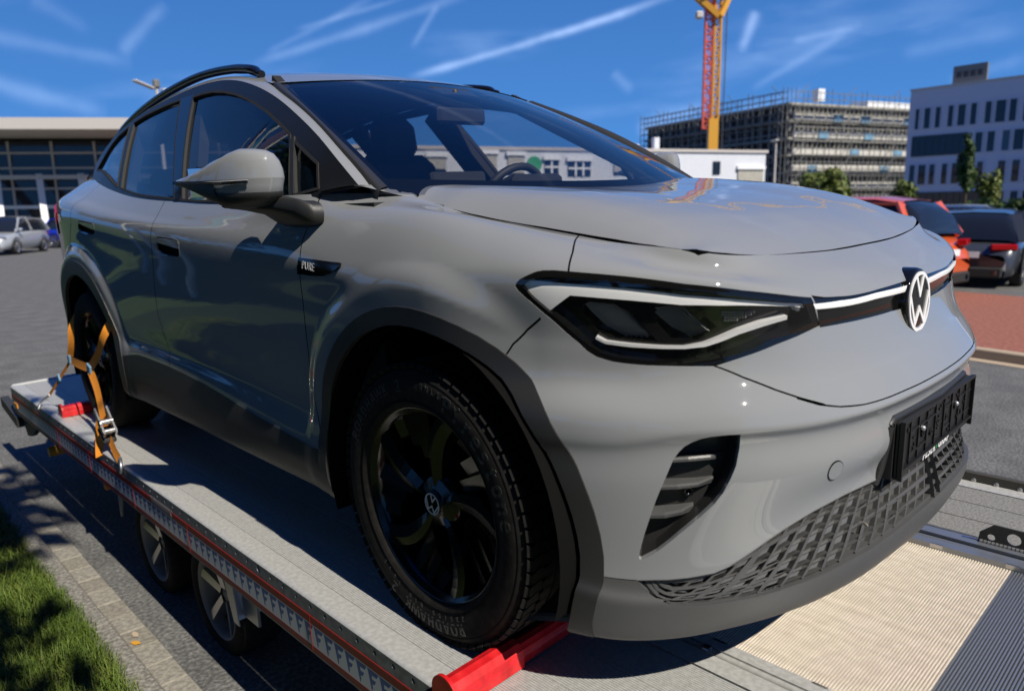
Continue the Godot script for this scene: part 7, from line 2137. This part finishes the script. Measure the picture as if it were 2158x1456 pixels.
func greenery() -> void:
	# trees on the lawn at the near side: they stand outside the frame, shade the grass and show in the car's flank
	tree("lawn_tree", "broad tree whose branches shade the grass beside the kerb", Vector3(2.6, 0, 4.9), 5.2, Vector3(1.9, 1.7, 3.1), M.leafmid, 12000, 0.15, 5, "trees on the lawn", Vector3(-0.7, 0, -0.85))
	tree("lawn_tree", "dark tree on the lawn left of the flags", Vector3(-5.5, 0, 6.4), 6.0, Vector3(3.4, 4.2, 3.0), M.leafdark, 20000, 0.19, 6, "trees on the lawn")
	tree("lawn_tree", "tallest dark tree at the back of the lawn", Vector3(-12.5, 0, 8.2), 8.2, Vector3(3.8, 5.6, 3.6), M.leafdark, 18000, 0.21, 7, "trees on the lawn")
	tree("lawn_tree", "dense dark tree behind the photographer", Vector3(0.6, 0, 7.4), 6.2, Vector3(4.0, 4.6, 3.4), M.leafdark, 20000, 0.20, 17, "trees on the lawn")
	tree("lawn_tree", "dark tree right of the photographer", Vector3(7.0, 0, 6.6), 6.4, Vector3(4.0, 4.6, 3.6), M.leafdark, 18000, 0.20, 18, "trees on the lawn")
	tree("lawn_tree", "dark tree farthest right on the lawn", Vector3(14.0, 0, 6.6), 6.4, Vector3(4.0, 4.6, 3.6), M.leafdark, 12000, 0.22, 19, "trees on the lawn")
	tree("lawn_tree", "small mid green tree far left on the lawn", Vector3(-19, 0, 7.4), 5.6, Vector3(3.0, 3.6, 3.0), M.leafmid, 6000, 0.16, 8, "trees on the lawn")
	var o := thing("hedge", "long dark hedge along the back of the lawn", "hedge", Transform3D(Basis(), Vector3(-2, 0.9, 5.6)))
	part("crown", crown(M.leafdark.get_meta("base"), Vector3(18, 1.5, 1.4), 20000, 0.11, 9, 0.6), M.leafdark, o, Transform3D(), "stuff")
	# far trees
	tree("round_tree", "round yellow green tree before the scaffolded building", Vector3(-24.7, 0, -59.4), 3.0, Vector3(2.3, 1.6, 2.3), M.leafyellow, 2600, 0.22, 12)
	tree("poplar_tree", "tall slim poplar in front of the office block", Vector3(-21.4, 0, -85.0), 5.0, Vector3(1.0, 3.6, 1.0), M.leafmid, 1800, 0.28, 13)
	tree("cone_tree", "smaller pointed tree right of the poplar", Vector3(-19.6, 0, -86.0), 2.6, Vector3(1.2, 2.2, 1.2), M.leafyellow, 1500, 0.26, 14)
	tree("bushy_tree", "low bushy tree at the left corner of the office block", Vector3(-26.0, 0, -80.6), 2.6, Vector3(1.3, 1.9, 1.3), M.leafyellow, 1500, 0.26, 15)
	o = thing("hedge", "clipped hedge at the foot of the office block", "hedge", Transform3D(Basis(Vector3.UP, 0.15), Vector3(-13, 1.0, -72)))
	part("crown", crown(M.leafmid.get_meta("base"), Vector3(14, 1.3, 1.2), 5000, 0.26, 16, 0.6), M.leafmid, o, Transform3D(), "stuff")
	for k in 2: # dry leaves in the gutter
		var b := MB.new()
		b.prism(v2([-0.024, 0, -0.008, 0.010, 0.012, 0.011, 0.028, 0.002, 0.010, -0.010, -0.010, -0.009]), Transform3D(Basis(Vector3.RIGHT, -PI / 2 + 0.15) * Basis(Vector3.BACK, 0.4 * k), Vector3.ZERO), 0.0015)
		var l := part("fallen_leaf", b.mesh(), M.sandstone if k == 0 else M.yellow, self, Transform3D(Basis(), Vector3([-1.665, -1.60][k], 0.0145, [1.165, 1.185][k])))
		tagged(l, ["orange dry leaf lying on a gutter paver", "yellow dry leaf lying beside the orange one"][k], "leaf", "dry leaves in the gutter")

func grass() -> void:
	var g := RandomNumberGenerator.new()
	g.seed = 44
	var b := MB.new() # one tuft: a few bent blades
	b.use_col = true
	for k in 7:
		var a := g.randf() * TAU; var h := g.randf_range(0.03, 0.075); var w := g.randf_range(0.0012, 0.0024)
		var e := Vector3(cos(a), 0, sin(a)); var s := Vector3(-e.z, 0, e.x) * w
		var o := Vector3(g.randf_range(-0.02, 0.02), 0, g.randf_range(-0.02, 0.02))
		var l := g.randf_range(0.4, 1.3)
		b.col = Color(g.randf_range(0.8, 1.3), 1, g.randf_range(0.5, 1))
		var nn := (Vector3.UP * 0.6 - e * 0.4).normalized()
		var m1: Vector3 = o + Vector3(0, h * 0.6, 0) + e * h * 0.25 * l; var m2: Vector3 = o + Vector3(0, h * 0.85, 0) + e * h * 0.8 * l
		b.face([o - s, o + s, m1 + s * 0.8, m1 - s * 0.8], nn)
		b.face([m1 - s * 0.8, m1 + s * 0.8, m2], nn)
	var m := mat(Color.WHITE, 0.6)
	m.vertex_color_use_as_albedo = true
	m.backlight_enabled = true; m.backlight = Color(0.35, 0.45, 0.1)
	var mm := MultiMesh.new()
	mm.transform_format = MultiMesh.TRANSFORM_3D
	mm.use_colors = true
	mm.mesh = b.mesh()
	var n := 26000
	mm.instance_count = n
	for k in n:
		var x := g.randf_range(-6.5, 0.3); var z := 1.288 + pow(g.randf(), 1.2) * 1.7
		var s := g.randf_range(0.6, 1.25) * (0.75 if z < 1.33 else 1.0)
		var y := 0.012 + 0.01 * sin(x * 3.0 + z * 5.0)
		mm.set_instance_transform(k, Transform3D(Basis(Vector3.UP, g.randf() * TAU).scaled(Vector3(s, s * g.randf_range(0.7, 1.2), s)), Vector3(x, y, z)))
		var dry := smoothstep(0.2, 0.9, g.randf() * 0.8 + 0.35 * sin(x * 2.3) * sin(z * 4.0))
		var c := Color(0.075, 0.125, 0.012).lerp(Color(0.19, 0.19, 0.05), dry * 0.6) * g.randf_range(0.7, 1.25)
		mm.set_instance_color(k, Color(c.r, c.g, c.b))
	var o := MultiMeshInstance3D.new()
	o.name = "grass"
	o.multimesh = mm
	o.material_override = m
	add_child(o, true)
	tagged(o, "short sunlit grass beside the kerb with patches of tree shade", "grass", "", "stuff")
